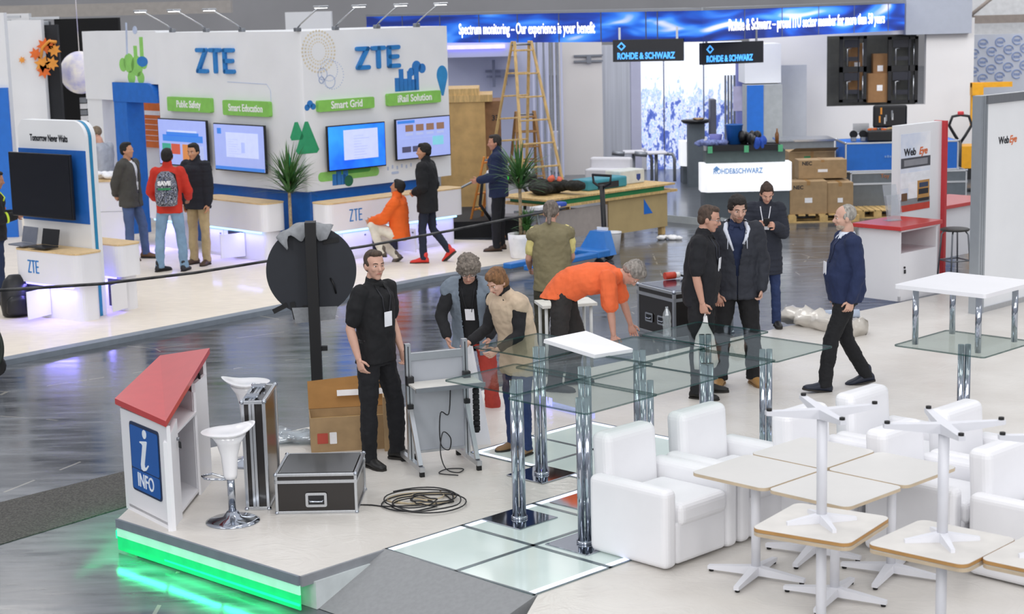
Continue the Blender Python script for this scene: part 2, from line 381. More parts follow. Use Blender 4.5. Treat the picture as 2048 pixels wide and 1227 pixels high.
def gtile(a, b, c, d, glow=()):
    n_ = 'trim_9'
    cs = [a, b, c, d]; cc = (a+b+c+d)/4
    MB().prism([(q.x, q.y) for q in cs], PZ-.05, PZ+.004).build('trim_9', GFL, kind='structure')
    mb = MB()
    for i in range(4):
        p, q = cs[i], cs[(i+1) % 4]; d_ = (q-p).normalized(); nn = Vector((-d_.y, d_.x, 0))
        if (cc-p).dot(nn) < 0: nn = -nn
        mb.prism([(v.x, v.y) for v in (p, q, q+nn*.018, p+nn*.018)], PZ, PZ+.0065)
    mb.build('trim_10', SEAM, kind='structure')
    for i in glow:
        p, q = cs[i], cs[(i+1) % 4]; d_ = (q-p).normalized(); nn = Vector((-d_.y, d_.x, 0))
        if (cc-p).dot(nn) < 0: nn = -nn
        MB().prism([(v.x, v.y) for v in (p+nn*.02+d_*.02, q+nn*.02-d_*.02, q+nn*.075-d_*.02, p+nn*.075+d_*.02)], PZ, PZ+.0060).build('trim_11', GLOW, kind='structure')
ua = R(44.5); U_ = Vector((math.cos(ua), math.sin(ua), 0)); V_ = Vector((math.sin(ua), -math.cos(ua), 0))
g0 = G(768, 1098, PZ); TS = .735
LV = (G(1255, 1135, PZ)-G(990, 1030, PZ)).length
w1 = .735
for i in range(5):
    for j in range(-2, 2):
        if j < 0 and i < 3: continue
        if i == 2 and j > 1: continue
        gl = []
        if j == 0 and i < 3: gl.append(0)
        if j == 1: gl.append(2)
        if i == 3 and j < 0: gl.append(3)
        if i == 4: gl.append(1)
        if j == -2: gl.append(0)
        a = g0+U_*(i*TS)+V_*(j*w1); gtile(a, a+U_*TS, a+U_*TS+V_*w1, a+V_*w1, gl)
# ---- grey ramp in front of the platform
RAMP = mat('grey_ramp_felt', '#8b8d8f', .9, scale=30, var=.05)
r0 = gl0.copy(); r1 = frontr.copy(); r2 = G(590, 1195, 0.02)
r3 = r2+(r1-r0)*1.05
vs = [(r0.x, r0.y, PZ+.008), (r1.x, r1.y, PZ+.008), (r3.x, r3.y, .004), (r2.x, r2.y, .004), (r0.x, r0.y, 0), (r1.x, r1.y, 0)]
MB().add(vs, [(3, 2, 1, 0), (0, 1, 5, 4), (2, 3, 4, 5), (0, 4, 3), (1, 2, 5)]).build('floor_ramp', RAMP, label='grey wedge ramp leading up to the lit glass floor in the foreground', cat='ramp')
# ================================================================== the stand with the blue letters (far left)
SCREENW = mat('lit_screen_pale', '#98a6e0', .4, emit=.55, var=.02)
SCRB = mat('lit_screen_blue', '#2f8df0', .4, emit=.95, col2='#1450e0', scale=1.2)
SCRD = mat('screen_bezel', '#14161c', .3)
ZBLUE = mat('letter_blue', '#2a7fc6', .45)
SGREEN = mat('sign_green', '#86c65a', .5)
LGREEN = mat('print_green', '#8fcf6a', .6); DGREEN = mat('print_dark_green', '#2f9a6a', .6); PBLUE = mat('print_blue', '#2c79c4', .6); PALEB = mat('print_pale_blue', '#b9c6e0', .6); PTAN = mat('print_tan', '#d9cfb8', .6)
aR_, aL_ = 44.0, -46.0
OR_ = along(G(635, 405, 1.0), aR_, 0, .6)
OL_ = G(555, 405, 1.0)+Vector((.42, .42, 0))
OR_ = Vector((-3.377, 27.28, 0)); OL_ = Vector((-3.17, 27.41, 0))
ZB, ZTOP = 1.10, 3.60
def fr(O, ang): return T(Vector((O[0], O[1], 0))) @ RZ(R(ang))
FR_, FL_ = fr(OR_, aR_), fr(OL_, aL_)
wr = lambda x, y: WL(x, y, OR_, aR_)
wl = lambda x, y: WL(x, y, OL_, aL_)
# white upper walls joined by a rounded corner, and blue recess under them
def arc_corner():
    'outline of the outer face in world xy, from far left to far right'
    pl = along(OL_, aL_, -4.05); q0 = along(OL_, aL_, -.62); q1 = along(OR_, aR_, .3); pr = along(OR_, aR_, 3.34)
    pts = [pl, q0]
    # corner point
    a = Vector((math.cos(R(aL_)), math.sin(R(aL_)), 0)); b = Vector((math.cos(R(aR_)), math.sin(R(aR_)), 0))
    d = q1-q0; det = a.x*(-b.y)-(-b.x)*a.y; t = (d.x*(-b.y)-(-b.x)*d.y)/det; c = q0+a*t
    for i in range(1, 10):
        u = i/10; pts.append(q0*(1-u)**2+c*2*u*(1-u)+q1*u*u)
    return pts+[q1, pr]
ol = arc_corner(); back = [along(OR_, aR_, 3.34, 1.4), along(OR_, aR_, 1.6, 2.2), along(OL_, aL_, -4.05, .5)]
op = [(p.x, p.y) for p in ol]
root = thing('exhibition_wall', 'tall white corner wall with rounded edge carrying two sets of raised blue letters', 'wall', (0, 0, 0))
MB().prism(op+[(p.x, p.y) for p in back], ZB, ZTOP).build('upper_wall', PWHITE, root)
cxy = Vector((-2.9, 28.6, 0))
inn = [(p.x+(cxy.x-p.x)*.12, p.y+(cxy.y-p.y)*.12) for p in ol]
MB().prism(inn+[(p.x, p.y) for p in back], PZT, ZB).build('recessed_base', mat('deep_blue_recess', '#1763b4', .4, coat=.3), root)
# ---- raised letters
def zte(mb, s0, z0, s1, z1, M, wd=.09, y0=-.05, y1=0, xs=(0, .37, .70)):
    W_ = s1-s0; H_ = z1-z0; h = wd/2
    def bar(a, b):
        ax, az = s0+h+a[0]*(W_-wd), z0+h+a[1]*(H_-wd); bx, bz = s0+h+b[0]*(W_-wd), z0+h+b[1]*(H_-wd)
        an = math.atan2(bz-az, bx-ax); pl = []
        for i in range(7): t = an-PI/2+PI*i/6; pl.append((bx+h*math.cos(t), bz+h*math.sin(t)))
        for i in range(7): t = an+PI/2+PI*i/6; pl.append((ax+h*math.cos(t), az+h*math.sin(t)))
        mb.prism(pl, y0, y1, 'xz', M)
    bar((.0, 1), (.24, 1)); bar((.24, 1), (.0, 0)); bar((.0, 0), (.25, 0))
    bar((.37, 1), (.64, 1)); bar((.505, 1), (.505, 0))
    bar((.77, 1), (.77, 0)); bar((.77, 1), (1, 1)); bar((.77, .5), (.97, .5)); bar((.77, 0), (1, 0))
    return mb
a, b = wr(711, 140), wr(797, 87)
zte(MB(), a[0], a[1], b[0], b[1]-.02, FR_, .07).build('raised_lettering', ZBLUE, root, label='blue raised letters on the right face')
a, b = wl(397, 146), wl(470, 96)
zte(MB(), a[0], a[1], b[0], b[1], FL_, .07).build('raised_lettering', ZBLUE, root, label='blue raised letters on the left face')
# ---- printed decorations on the white walls
def disc(mb, c, r, M, y=-.004): return mb.prism(circ(c[0], c[1], r, 18), y, 0.0, 'xz', M)
mb = MB().mat(LGREEN)
c = wl(268, 132)
for dx, dz, r in ((-.35, .02, .12), (-.15, .05, .17), (.1, .0, .18), (.32, .06, .11), (-.1, -.2, .12), (.2, -.2, .11), (-.12, -.38, .06), (.22, -.36, .05)): disc(mb, (c[0]+dx, c[1]+dz), r, FL_)
for dx, h in ((.02, .35), (.22, .5)): mb.prism([(c[0]+dx, c[1]), (c[0]+dx+.11, c[1]), (c[0]+dx+.11, c[1]+h), (c[0]+dx, c[1]+h)], -.005, 0, 'xz', FL_)
mb.mat(PBLUE); mb.prism(circ(c[0]+.28, c[1]+.08, .17, 16, .09), -.006, 0, 'xz', FL_); mb.mat(PALEB)
mb.prism([(c[0]-.22, c[1]+.2), (c[0]-.17, c[1]+.2), (c[0]-.14, c[1]+.75), (c[0]-.19, c[1]+.75)], -.005, 0, 'xz', FL_)
mb.prism(circ(c[0]+.1, c[1]+.62, .07), -.005, 0, 'xz', FL_)
mb.build('wall_print', None, root)
mb = MB().mat(PTAN); c = wr(637, 103)
for k, rr in enumerate((.15, .2, .26, .32)):
    for i in range(22+k*4):
        t = 2*PI*i/(22+k*4); disc(mb, (c[0]+rr*math.cos(t), c[1]+rr*math.sin(t)), .012+.002*k, FR_)
mb.mat(PALEB)
for (x, y, r) in ((658, 140, .17), (645, 148, .09), (660, 163, .1), (643, 160, .05), (665, 150, .22)):
    q = wr(x, y)
    for i in range(30):
        t = 2*PI*i/30; disc(mb, (q[0]+r*math.cos(t), q[1]+r*math.sin(t)), .009, FR_)
mb.mat(PBLUE)
q = wr(833, 137)
for dx, dz, r in ((-.12, -.05, .07), (.0, .03, .1), (.12, .0, .08), (-.02, -.07, .06)): disc(mb, (q[0]+dx, q[1]+dz), r, FR_)
q = wr(793, 183)
for dx, h in ((0, .22), (.09, .36), (.18, .2), (.27, .32), (.36, .18), (.42, .36)): mb.prism([(q[0]+dx-.03, q[1]), (q[0]+dx+.07, q[1]), (q[0]+dx+.07, q[1]+h), (q[0]+dx-.03, q[1]+h)], -.005, 0, 'xz', FR_)
q = wr(620, 212)
for dx, dz, r in ((-.06, -.02, .05), (.0, .03, .06), (.06, -.01, .05)): disc(mb, (q[0]+dx, q[1]+dz), r, FR_)
q = wr(884, 150); mb.mat(mat('print_balloon', '#2f8cc9', .5)); mb.prism([(q[0]+.12*math.cos(R(t)), q[1]+.16*math.sin(R(t))) for t in range(-30, 211, 15)]+[(q[0]-.02, q[1]-.34), (q[0]+.02, q[1]-.34)], -.006, 0, 'xz', FR_)
mb.mat(DGREEN)
for (x, y, w_, h) in ((593, 262, .13, .28), (614, 275, .23, .5)):
    q = wr(x, y); mb.prism([(q[0]-w_, q[1]-h/2+.05), (q[0]-w_*.8, q[1]-h/2), (q[0]+w_*.8, q[1]-h/2), (q[0]+w_, q[1]-h/2+.05), (q[0]+.03, q[1]+h/2), (q[0]-.03, q[1]+h/2)], -.005, 0, 'xz', FR_)
q = wr(580, 350); mb.prism([(q[0]-.15, q[1]-.1), (q[0]+.12, q[1]-.1), (q[0]+.0, q[1]+.35)], -.005, 0, 'xz', FR_)
mb.mat(LGREEN); q = wr(698, 348); mb.prism(rrect(1.25, .15, .07, 5, q[0], q[1]), -.005, 0, 'xz', FR_)
mb.mat(mat('print_mid_green', '#4da04a', .6)); mb.prism(rrect(.7, .1, .05, 5, q[0]+.1, q[1]+.06), -.0055, 0, 'xz', FR_)
mb.mat(PBLUE); q = wr(668, 368)
for dx, h in ((0, .16), (.08, .32), (.17, .14), (.22, .3)): mb.prism([(q[0]+dx-.03, q[1]-.02), (q[0]+dx+.07, q[1]-.02), (q[0]+dx+.07, q[1]+h), (q[0]+dx-.03, q[1]+h)], -.007, 0, 'xz', FR_)
mb.mat(mat('print_forest', '#256b4c', .6)); disc(mb, (q[0]+.3, q[1]+.03), .09, FR_, -.008)
mb.mat(PALEB); q = wr(790, 345); mb.prism(rrect(.16, .04, .02, 3, q[0], q[1]), -.005, 0, 'xz', FR_)
for k in range(6): mb.prism(rrect(.03, .06, .01, 2, q[0]-.15+.1*k, q[1]+.08+.02*(k % 2)), -.005, 0, 'xz', FR_)
# thin flow line on the left face
s_, z_ = wl(455, 163); s2, z2 = wl(541, 168)
mb.mat(PALEB); mb.prism([(s_, z_), (s2-.1, z2), (s2, z2-.1), (s2, z2-.4), (s2-.01, z2-.4), (s2-.01, z2-.1), (s2-.1, z2-.01), (s_, z_-.01)], -.004, 0, 'xz', FL_)
mb.build('wall_print', None, root)
# ---- green name boards
def board(p0, p1, txt, ww, M, lab):
    a, b = p0, p1; t = thing('name_board', lab, 'sign', M @ Vector(((a[0]+b[0])/2, 0, (a[1]+b[1])/2)), math.atan2((M @ Vector((1, 0, 0))-M @ Vector()).y, (M @ Vector((1, 0, 0))-M @ Vector()).x), 'green name boards over the screens')
    MB().prism(rrect(b[0]-a[0], b[1]-a[1], .03), -.07, -.002, 'xz').build('board', SGREEN, t)
    MB().text(txt, .165, T((0, -.072, -.0)), .003, .003, 'CENTER', xs=.86).build('lettering', PAPER, t)
board(wr(632, 224), wr(743, 193), 'Smart Grid', wr, FR_, 'green name board reading Smart Grid')
board(wr(771, 212), wr(876, 180), 'iRail Solution', wr, FR_, 'green name board reading iRail Solution')
board(wl(342, 221), wl(427, 196), 'Public Safety', wl, FL_, 'green name board reading Public Safety')
board(wl(453, 229), wl(544, 203), 'Smart Education', wl, FL_, 'green name board reading Smart Education')
# ---- wall screens
def tv(name, a, b, M, lab, content, tilt=0, group='lit screens on the white corner wall', off=.1):
    'a lower left, b upper right in wall coordinates'
    W_, H_ = b[0]-a[0], b[1]-a[1]; o = M @ Vector(((a[0]+b[0])/2, 0, (a[1]+b[1])/2)); d = M @ Vector((1, 0, 0))-M @ Vector()
    t = thing('wall_screen', lab, 'screen', o, math.atan2(d.y, d.x), group)
    t.rotation_euler.x = 0
    MB().box((0, -off, 0), (W_, .045, H_), .008).build('screen_case', SCRD, t)
    MB().box((0, -off/2+.01, 0), (.35, off-.02, .3), .01).build('wall_bracket', BLACK, t)
    s = MB().mat(content[0]); s.b2(-W_/2+.018, W_/2-.018, -off-.026, -off-.02, -H_/2+.022, H_/2-.018)
    for (m_, x0, z0, x1, z1) in content[1:]:
        s.mat(m_); s.b2(-W_/2+x0*W_, -W_/2+x1*W_, -off-.029, -off-.025, -H_/2+z0*H_, -H_/2+z1*H_)
    s.build('display', None, t); return t
em = lambda n, c, e=.45: mat(n, c, .4, emit=e, var=.02)
SW, SL, SB, SO, SG, SDk, SBr = em('screen_white', '#c3cdf2'), em('screen_line', '#a9b5e0'), em('screen_azure', '#3f7fd8'), em('screen_orange', '#c8824a'), em('screen_teal', '#3f9d86'), em('screen_dusk', '#4a4a66'), em('screen_brown', '#8a6a58')
random.seed(3)
lines = [(SL, .44, .25+.06*k, .44+.3*random.uniform(.4, 1), .262+.06*k) for k in range(9)]
tv('s', wr(648, 343), wr(760, 242), FR_, 'wall screen showing a pale window on a bright blue desktop', [SCRB, (SW, .27, .22, .86, .88)]+lines)
pics = [(SBr, .17+.19*i, .68, .31+.19*i, .84) for i in range(4)]+[(SDk, .1+.19*i, .18, .26+.19*i, .32) for i in range(2)]+[(em('screen_cyan', '#7fc6d8'), .66, .3, .86, .52), (SB, .03, .88, .34, .95)]+[(SL, .17+.19*i, .58, .3+.19*i, .64) for i in range(4)]+[(SL, .08, .5, .92, .51)]
tv('s', wr(784, 321), wr(890, 229), FR_, 'wall screen showing a page of small pictures beside the booth edge', [SCREENW]+pics)
tv('s', wl(332, 327), wl(424, 240), FL_, 'wall screen with blue banner and coloured app tiles behind two men', [SCREENW, (SB, .1, .52, .92, .66), (SB, .18, .64, .84, .72), (SG, .08, .25, .26, .47), (em('screen_red', '#c0553f'), .27, .25, .45, .47), (SO, .5, .12, .74, .47), (SL, .78, .1, .93, .45), (SW, .2, .72, .8, .76)])
tv('s', wl(443, 338), wl(540, 250), FL_, 'wall screen showing a pale map window on the left face, nearest the corner', [SCREENW, (SW, .25, .3, .88, .82), (SB, .08, .78, .16, .9), (SL, .55, .4, .62, .62), (SB, .02, .03, .98, .1)]+[(SL, .3, .32+.05*k, .3+.2*random.uniform(.4, 1.2), .33+.05*k) for k in range(8)])
# ---- arm lamps over the wall
def armlamp(p, ang, lab, on=1, energy=16, reach=.55):
    t = thing('arm_spotlight', lab, 'lamp', p, ang, 'arm spotlights reaching out from the wall top')
    MB().box((0, 0, .03), (.1, .08, .06), .01).build('clamp', GREYM, t)
    MB().tube([(0, 0, .05), (0, -.1, .12), (0, -reach, .36)], .012, 6).build('arm', ALU, t)
    h = MB().mat(ALU); h.box((0, -reach-.06, .37), (.19, .16, .035), .012); h.mat(mat('lamp_face', '#ffffff', .5, emit=5)).box((0, -reach-.06, .35), (.15, .12, .01)); h.build('lamp_head', None, t)
    if energy:
        l = bpy.data.lights.new('spot_bulb', 'SPOT'); l.energy = energy; l.spot_size = R(110); l.spot_blend = .9; l.shadow_soft_size = .06; l.color = (.93, .96, 1)
        lo = bpy.data.objects.new('spot_bulb', l); COL.objects.link(lo); lo.parent = t; lo.location = (0, -reach-.06, .33); lo.rotation_euler = (R(-28), 0, 0)
for i, s in enumerate((.25, 1.0, 1.85, 2.7)): armlamp(FR_ @ Vector((s, .03, ZTOP)), R(aR_), ('arm spotlight over the right face nearest the rounded corner', 'arm spotlight above the right face letters, left of centre', 'arm spotlight above the right face letters, over the E', 'arm spotlight over the right face nearest its far edge')[i])
for i, s in enumerate((-3.6, -2.6, -1.6)): armlamp(FL_ @ Vector((s, .05, ZTOP)), R(aL_), ('arm spotlight over the left face farthest from the corner', 'arm spotlight above the left face letters', 'arm spotlight over the left face nearest the corner')[i])
# ---- demo counters: overhanging top box, recessed plinth with a violet strip
def counter(o, ang, L, D, H, lab, ln=.0, doors=(), zb=PZT, letter=True, lx=.28, lsz=.2, split=.52, ledn=3):
    t = thing('demo_counter', lab, 'counter', (o.x, o.y, zb), R(ang)); h = H
    MB().prism([(x, y) for x, y in rrect(L, D, .12, 5, L/2, D/2)], h*split, h-.02).build('counter_body', WHITE, t)
    MB().prism([(x, y) for x, y in rrect(L+.01, D+.01, .12, 5, L/2, D/2)], h-.02, h).build('worktop', WOOD, t)
    pl = MB(); q = rrect(L-.2, D-.12, .1, 5, L/2, D/2+.05)
    pl.prism(q, .0, h*split); p = pl.build('plinth', WHITE, t)
    MB().b2(.15, L-.15, .035, .06, h*split-.035, h*split-.006).build('light_strip', CYANLED if ledn == 3 else PURPLED, t)
    if letter:
        zte(MB(), lx, h*.66, lx+lsz*1.35, h*.66+lsz, Matrix.Identity(4), .018, -.006, .002).build('lettering', ZBLUE, t)
    a_ = area('under_counter_light', (0, 0, 0), L-.3, 6, (.25, .22, 1), (0, 0, 0), .05); a_.parent = t; a_.location = (L/2, .02, h*split-.04); a_.rotation_euler = (R(-12), 0, 0)
    for (x0, wd, op) in doors:
        z0, z1 = .05, h*split-.06
        d = MB()
        if op:
            MB().b2(x0, x0+wd, .085, .11, z0, z1).build('dark_opening_panel', DARKINK, t)  # flat dark panel stands in for the shaded inside of the cabinet
            for k in range(2): MB().b2(x0+.04, x0+wd-.04, .06, .09, z0+.03+k*.2, z0+.17+k*.2).build('equipment_box', BLACK, t)
            c_, s_2 = math.cos(R(-op)), math.sin(R(-op)); Mx = T((x0+wd, .1, 0)) @ RZ(R(-op))
            d.add([Mx @ Vector(v) for v in ((0, 0, z0), (wd, 0, z0), (wd, .018, z0), (0, .018, z0), (0, 0, z1), (wd, 0, z1), (wd, .018, z1), (0, .018, z1))], [(0, 3, 2, 1), (4, 5, 6, 7), (0, 1, 5, 4), (1, 2, 6, 5), (2, 3, 7, 6), (3, 0, 4, 7)])
            dd = d.build('cabinet_door', WHITE, t, label='cabinet door standing open')
            MB().cyl(Mx @ Vector((wd-.05, -.02, z1-.06)), Mx @ Vector((wd-.05, .0, z1-.06)), .014).build('door_lock', GREYM, dd)
        else:
            dd = d.b2(x0, x0+wd, .093, .108, z0, z1).build('cabinet_door', WHITE, t)
            MB().cyl((x0+wd-.06, .09, z1-.06), (x0+wd-.06, .08, z1-.06), .014).build('door_lock', GREYM, dd)
    return t
cR = G(655, 409, .98)
counter(cR, 44, 2.85, .45, .93, 'long white counter under the right face, its front lettered in blue', doors=((.35, .5, 0), (.95, .5, 95), (1.9, .45, 0)), lx=.42, lsz=.19)
cL = along(G(526, 409, .98), -46, -1.85)
counter(cL, -46, 1.85, .45, .93, 'white counter under the left face with an open lit cabinet', doors=((.15, .45, 0), (.75, .42, 100)), letter=False)
cL2 = along(cL, -46, -1.45, -.0)
counter(cL2, -46, .9, .5, .93, 'short white counter end showing part of a blue letter behind the man in red', doors=(), lx=.3)
# ---- far left part of that stand: white arch, blue tunnel and orange panel
def arch():
    t = thing('arch_panel', 'white header panel with a blue archway edge at the left of the booth', 'wall', (0, 0, 0))
    s0, zt = wl(160, 45); s1, _ = wl(225, 57)
    zB = 2.72
    MB().b2(-6.45, -4.05, .0, .3, zB, ZTOP+.03).build('header', PWHITE, t).matrix_world = FL_
    MB().b2(-6.45, -5.45, .0, .28, 2.42, zB).build('header_drop', PWHITE, t).matrix_world = FL_
    MB().b2(-6.45, -5.95, .02, .28, 0, 2.42).build('side_panel', PWHITE, t).matrix_world = FL_
    bl = mat('blue_arch', '#1f6cc8', .5)
    MB().b2(-5.44, -5.02, -.05, .3, PZT, zB+.02).build('blue_jamb', bl, t).matrix_world = FL_
    pl = [(-5.44, zB+.02), (-5.44, zB-.32), (-4.07, zB-.32)]+[(-4.37+.3*math.cos(R(a)), zB-.28+.3*math.sin(R(a))) for a in range(0, 91, 15)]
    MB().prism(pl, -.06, .28, 'xz').build('blue_lintel', bl, t).matrix_world = FL_
    return t
arch()
Oo = along(OL_, aL_, 0, 1.05); (sa, za), (sb, zb_) = WL(268, 292, Oo, aL_), WL(330, 193, Oo, aL_)
mb = MB().mat(mat('orange_print', '#e2742f', .6)).b2(sa, sb, 1.05, 1.1, za, zb_)
mb.mat(PAPER); mb.b2(sa+.35, sb-.2, 1.04, 1.05, za+.6, za+.68)
for k in range(5): mb.b2(sa+.1+.05*k, sb-.3, 1.04, 1.05, za+.12+.1*k, za+.128+.1*k)
mb.b2(sa+.2, sa+.21, 1.04, 1.05, za+.1, zb_-.05); mb.mat(PWHITE).b2(sa-.15, sb+.3, 1.1, 1.2, 0, 3)
o = mb.build('inner_display_wall', None, label='orange printed panel inside the blue archway', cat='panel'); o.matrix_world = FL_
_o = along(OL_, aL_, 0, .9); _s0, _s1 = WL(200, 250, _o, aL_)[0], WL(246, 250, _o, aL_)[0]
mb = MB().mat(BLUE).b2(_s0, _s1, .9, .95, 0, WL(220, 193, _o, aL_)[1])
o = mb.build('blue_partition', None, label='plain blue partition behind the man in the pale grey shirt', cat='panel'); o.matrix_world = FL_
# cupboard the pale-shirted man leans on
_q = AY(212, 360, 29.3); q = Vector((_q.x, 29.3, PZT)); hc_ = _q.z-PZT
t = thing('reception_cupboard', 'white cupboard with wood top behind the freestanding screen panel', 'cupboard', q, 0)
MB().b2(-.4, .26, 0, .4, 0, hc_-.03).build('body', WHITE, t); MB().b2(-.42, .28, -.02, .42, hc_-.03, hc_).build('worktop', WOOD, t); MB().b2(-.4, .26, -.004, 0, .6, .605).build('door_seam', GREYM, t)
mb = MB(); random.seed(5)
for i in range(9): mb.ell((random.uniform(-.18, .16), random.uniform(.1, .3), hc_+.045+random.uniform(0, .05)), (.08, .08, .045))
mb.build('crumpled_paper', PAPER, label='crumpled white paper on the cupboard before the pale-shirted man', cat='paper', loc=q)
# ---- freestanding "Tomorrow Never Waits" panel
pf = G(194, 633, PZT); pangle = 118.0
ang_p = -38.0
def wp(x, y): return WL(x, y, pf, ang_p)
H_ = ZH(243, pf)
t = thing('freestanding_panel', 'rounded white freestanding panel reading Tomorrow Never Waits', 'display panel', (pf.x, pf.y, PZT), R(ang_p))
h = H_-PZT
s0 = wp(38, 300)[0]
pl = [(s0, 0), (0, 0)]+[(-.22+.22*math.cos(R(a)), h-.22+.22*math.sin(R(a))) for a in range(0, 91, 10)]+[(s0+.1, h), (s0, h-.1)]
MB().prism(pl, 0, .17, 'xz').build('panel', PWHITE, t)
# teal edge band (follows the outline)
band = [(0.004, 0), (.004, h-.22)]+[(-.22+.224*math.cos(R(a)), h-.22+.224*math.sin(R(a))) for a in range(0, 91, 10)]
mb = MB(); vs = []; fs = []
for i, (x, z) in enumerate(band): vs += [(x, .05, z), (x, .10, z)]
for i in range(len(band)-1): fs.append((2*i, 2*i+1, 2*i+3, 2*i+2))
mb.add(vs, fs).build('teal_edge_band', mat('teal_band', '#2b87b4', .4), t)
a, b = wp(62, 275), wp(128, 262)
MB().text('Tomorrow Never Waits', .125, T((a[0]-.02, -.003, a[1]-.06-PZT+.06)), .002, .003, xs=.62).build('lettering', DARKINK, t)
a, b = wp(38, 480), wp(178, 290)
zb0 = wp(176, 450)[1]-PZT; 
MB().b2(s0+.0, wp(176, 380)[0], -.012, 0, wp(176, 448)[1]-PZT, wp(176, 302)[1]-PZT).build('blue_backing', mat('blue_backing', '#1d63b8', .5), t)
s_a, s_b = wp(37, 350)[0], wp(160, 370)[0]; z_a, z_b = wp(160, 438)[1], wp(160, 308)[1]
q = T((pf.x, pf.y, 0)) @ RZ(R(ang_p))
tv('s', (s_a, z_a), (s_b, z_b), q, 'large switched-off black screen on the freestanding white panel', [mat('off_screen', '#0a0d18', .12, coat=.5)], group='large unlit screen', off=.12)
# counter under it
c0 = along(pf, ang_p, wp(160, 600)[0]-.95, -.62)
_a = R(ang_p); cc0 = G(25, 492, .98); dn = (cc0-pf).x*(-math.sin(_a))+(cc0-pf).y*math.cos(_a)
counter(cc0, ang_p, 1.3, max(.3, -dn-.02), .9, 'small white counter lettered in blue, with two laptops, violet light below', doors=((.15, .42, 80),), lx=.3, lsz=.17, ledn=1)
def laptop(p, rz, lab, m):
    t = thing('laptop', lab, 'laptop', p, rz, 'open laptops on the small counter')
    MB().box((0, 0, .012), (.34, .22, .02), .006).build('keyboard_base', m, t)
    Mx = T((0, .10, .02)) @ Matrix.Rotation(R(-12), 4, 'X')
    MB().box((0, 0, .11), (.34, .012, .21), .004, None).build('screen_lid', m, t).matrix_local = Mx
laptop(G(58, 488, .98)+Vector((-.06, -.09, 0)), R(-42), 'grey open laptop at the left on the small counter', mat('laptop_grey', '#6d7280', .4))
laptop(G(100, 493, .98)+Vector((-.06, -.09, 0)), R(-38), 'black open laptop nearer the counter end', BLACK)
counter(along(G(236, 487, .98), -40, -1.0), -40, 1.0, .4, .9, 'white counter half hidden behind the freestanding screen panel, its door open', doors=((.62, .35, 70),), letter=False, ledn=1)
# black backpack
def backpack(p, rz, s, lab, m=BLACK, parent=None, pat=None):
    mb = MB()
    mb.loft([((0, .0, z*s), (rx*s, 0, 0), (0, ry*s, 0)) for z, rx, ry in ((0, .13, .08), (.02, .16, .11), (.15, .18, .13), (.3, .17, .12), (.42, .13, .09), (.48, .07, .05))], 18)
    t = thing('backpack', lab, 'backpack', p, rz) if not parent else None
    o = mb.build('bag_body', m, t)
    MB().loft([((0, -.11*s, z*s), (rx*s, 0, 0), (0, .05*s, 0)) for z, rx in ((.04, .1), (.07, .13), (.2, .12), (.25, .08))], 14).build('front_pocket', m, t)
    MB().tube([(-.08*s, .1*s, .42*s), (-.1*s, .2*s, .3*s), (-.1*s, .13*s, .05*s)], .018*s).build('shoulder_strap', m, t)
    return t
backpack(G(35, 632, PZT), .4, 1.15, 'black backpack standing on the carpet under the small lettered counter')
# plants
LEAF = mat('green_leaf', '#3f6b33', .5, scale=12, var=.3)
TRUNK = mat('tan_cane', '#a08d70', .8, scale=30, var=.3, bump=.4)
def blades(mb, c, n, L, up=.6, wd=.022, seed=1):
    rn = random.Random(seed)
    for i in range(n):
        a = rn.uniform(0, 2*PI); e = rn.uniform(-.1, 1.35)*up+rn.uniform(0, .3); l = L*rn.uniform(.75, 1.1); d = Vector((math.cos(a), math.sin(a), 0)); s = Vector((-d.y, d.x, 0))
        pts = []; k = 5
        p = Vector(c); dr = (d*math.cos(e)+Vector((0, 0, 1))*math.sin(e))
        for j in range(k+1):
            w_ = wd*(1-(j/k))**.6*(.55 if j == 0 else 1); pts.append((p-s*w_, p+s*w_)); p = p+dr*(l/k); dr = (dr-Vector((0, 0, 1))*.16*(j+1)/k*1.3).normalized()
        vs = [q for pr in pts for q in pr]; fs = [(2*j, 2*j+1, 2*j+3, 2*j+2) for j in range(k)]
        mb.add(vs, fs)
def dracaena(p, H, heads, lab, pot=True, group=None, L=.55, seed=1):
    t = thing('potted_dracaena', lab, 'plant', p, 0)
    if pot:
        MB().lathe([(.15, 0), (.165, .02), (.2, .3), (.205, .38), (.185, .38), (.18, .33), (.0, .33)], n=28).build('pot', mat('white_pot', '#f2f2f4', .35), t)
        MB().lathe([(.18, .3), (.17, .345), (.0, .35)]).build('soil', mat('soil', '#3a2c20', .9), t)
    mb = MB()
    for (x, y, h) in heads: mb.tube([(x*.3, y*.3, .3), (x*.7, y*.7, .3+h*.5), (x, y, .3+h)], [.03, .026, .024])
    mb.build('cane', TRUNK, t)
    mb = MB()
    for k, (x, y, h) in enumerate(heads): blades(mb, (x, y, .3+h-.18), 60, L*(1 if h > .4 else .5), 1, .024, seed+k); blades(mb, (x, y, .3+h-.02), 70, L*(1.05 if h > .4 else .5), 1.0, .022, seed+k+9)
    mb.build('foliage', LEAF, t)
dracaena(G(1043, 515, PZT), 1.5, ((.0, 0, .95), (.1, .02, .22)), 'potted dracaena in a white pot on the booth carpet before the stepladders', L=.6, seed=4)
dracaena(G(585, 522, PZT), 1.5, ((0, 0, .95),), 'dracaena standing in the booth corner behind the round black sign', L=.62, seed=11)
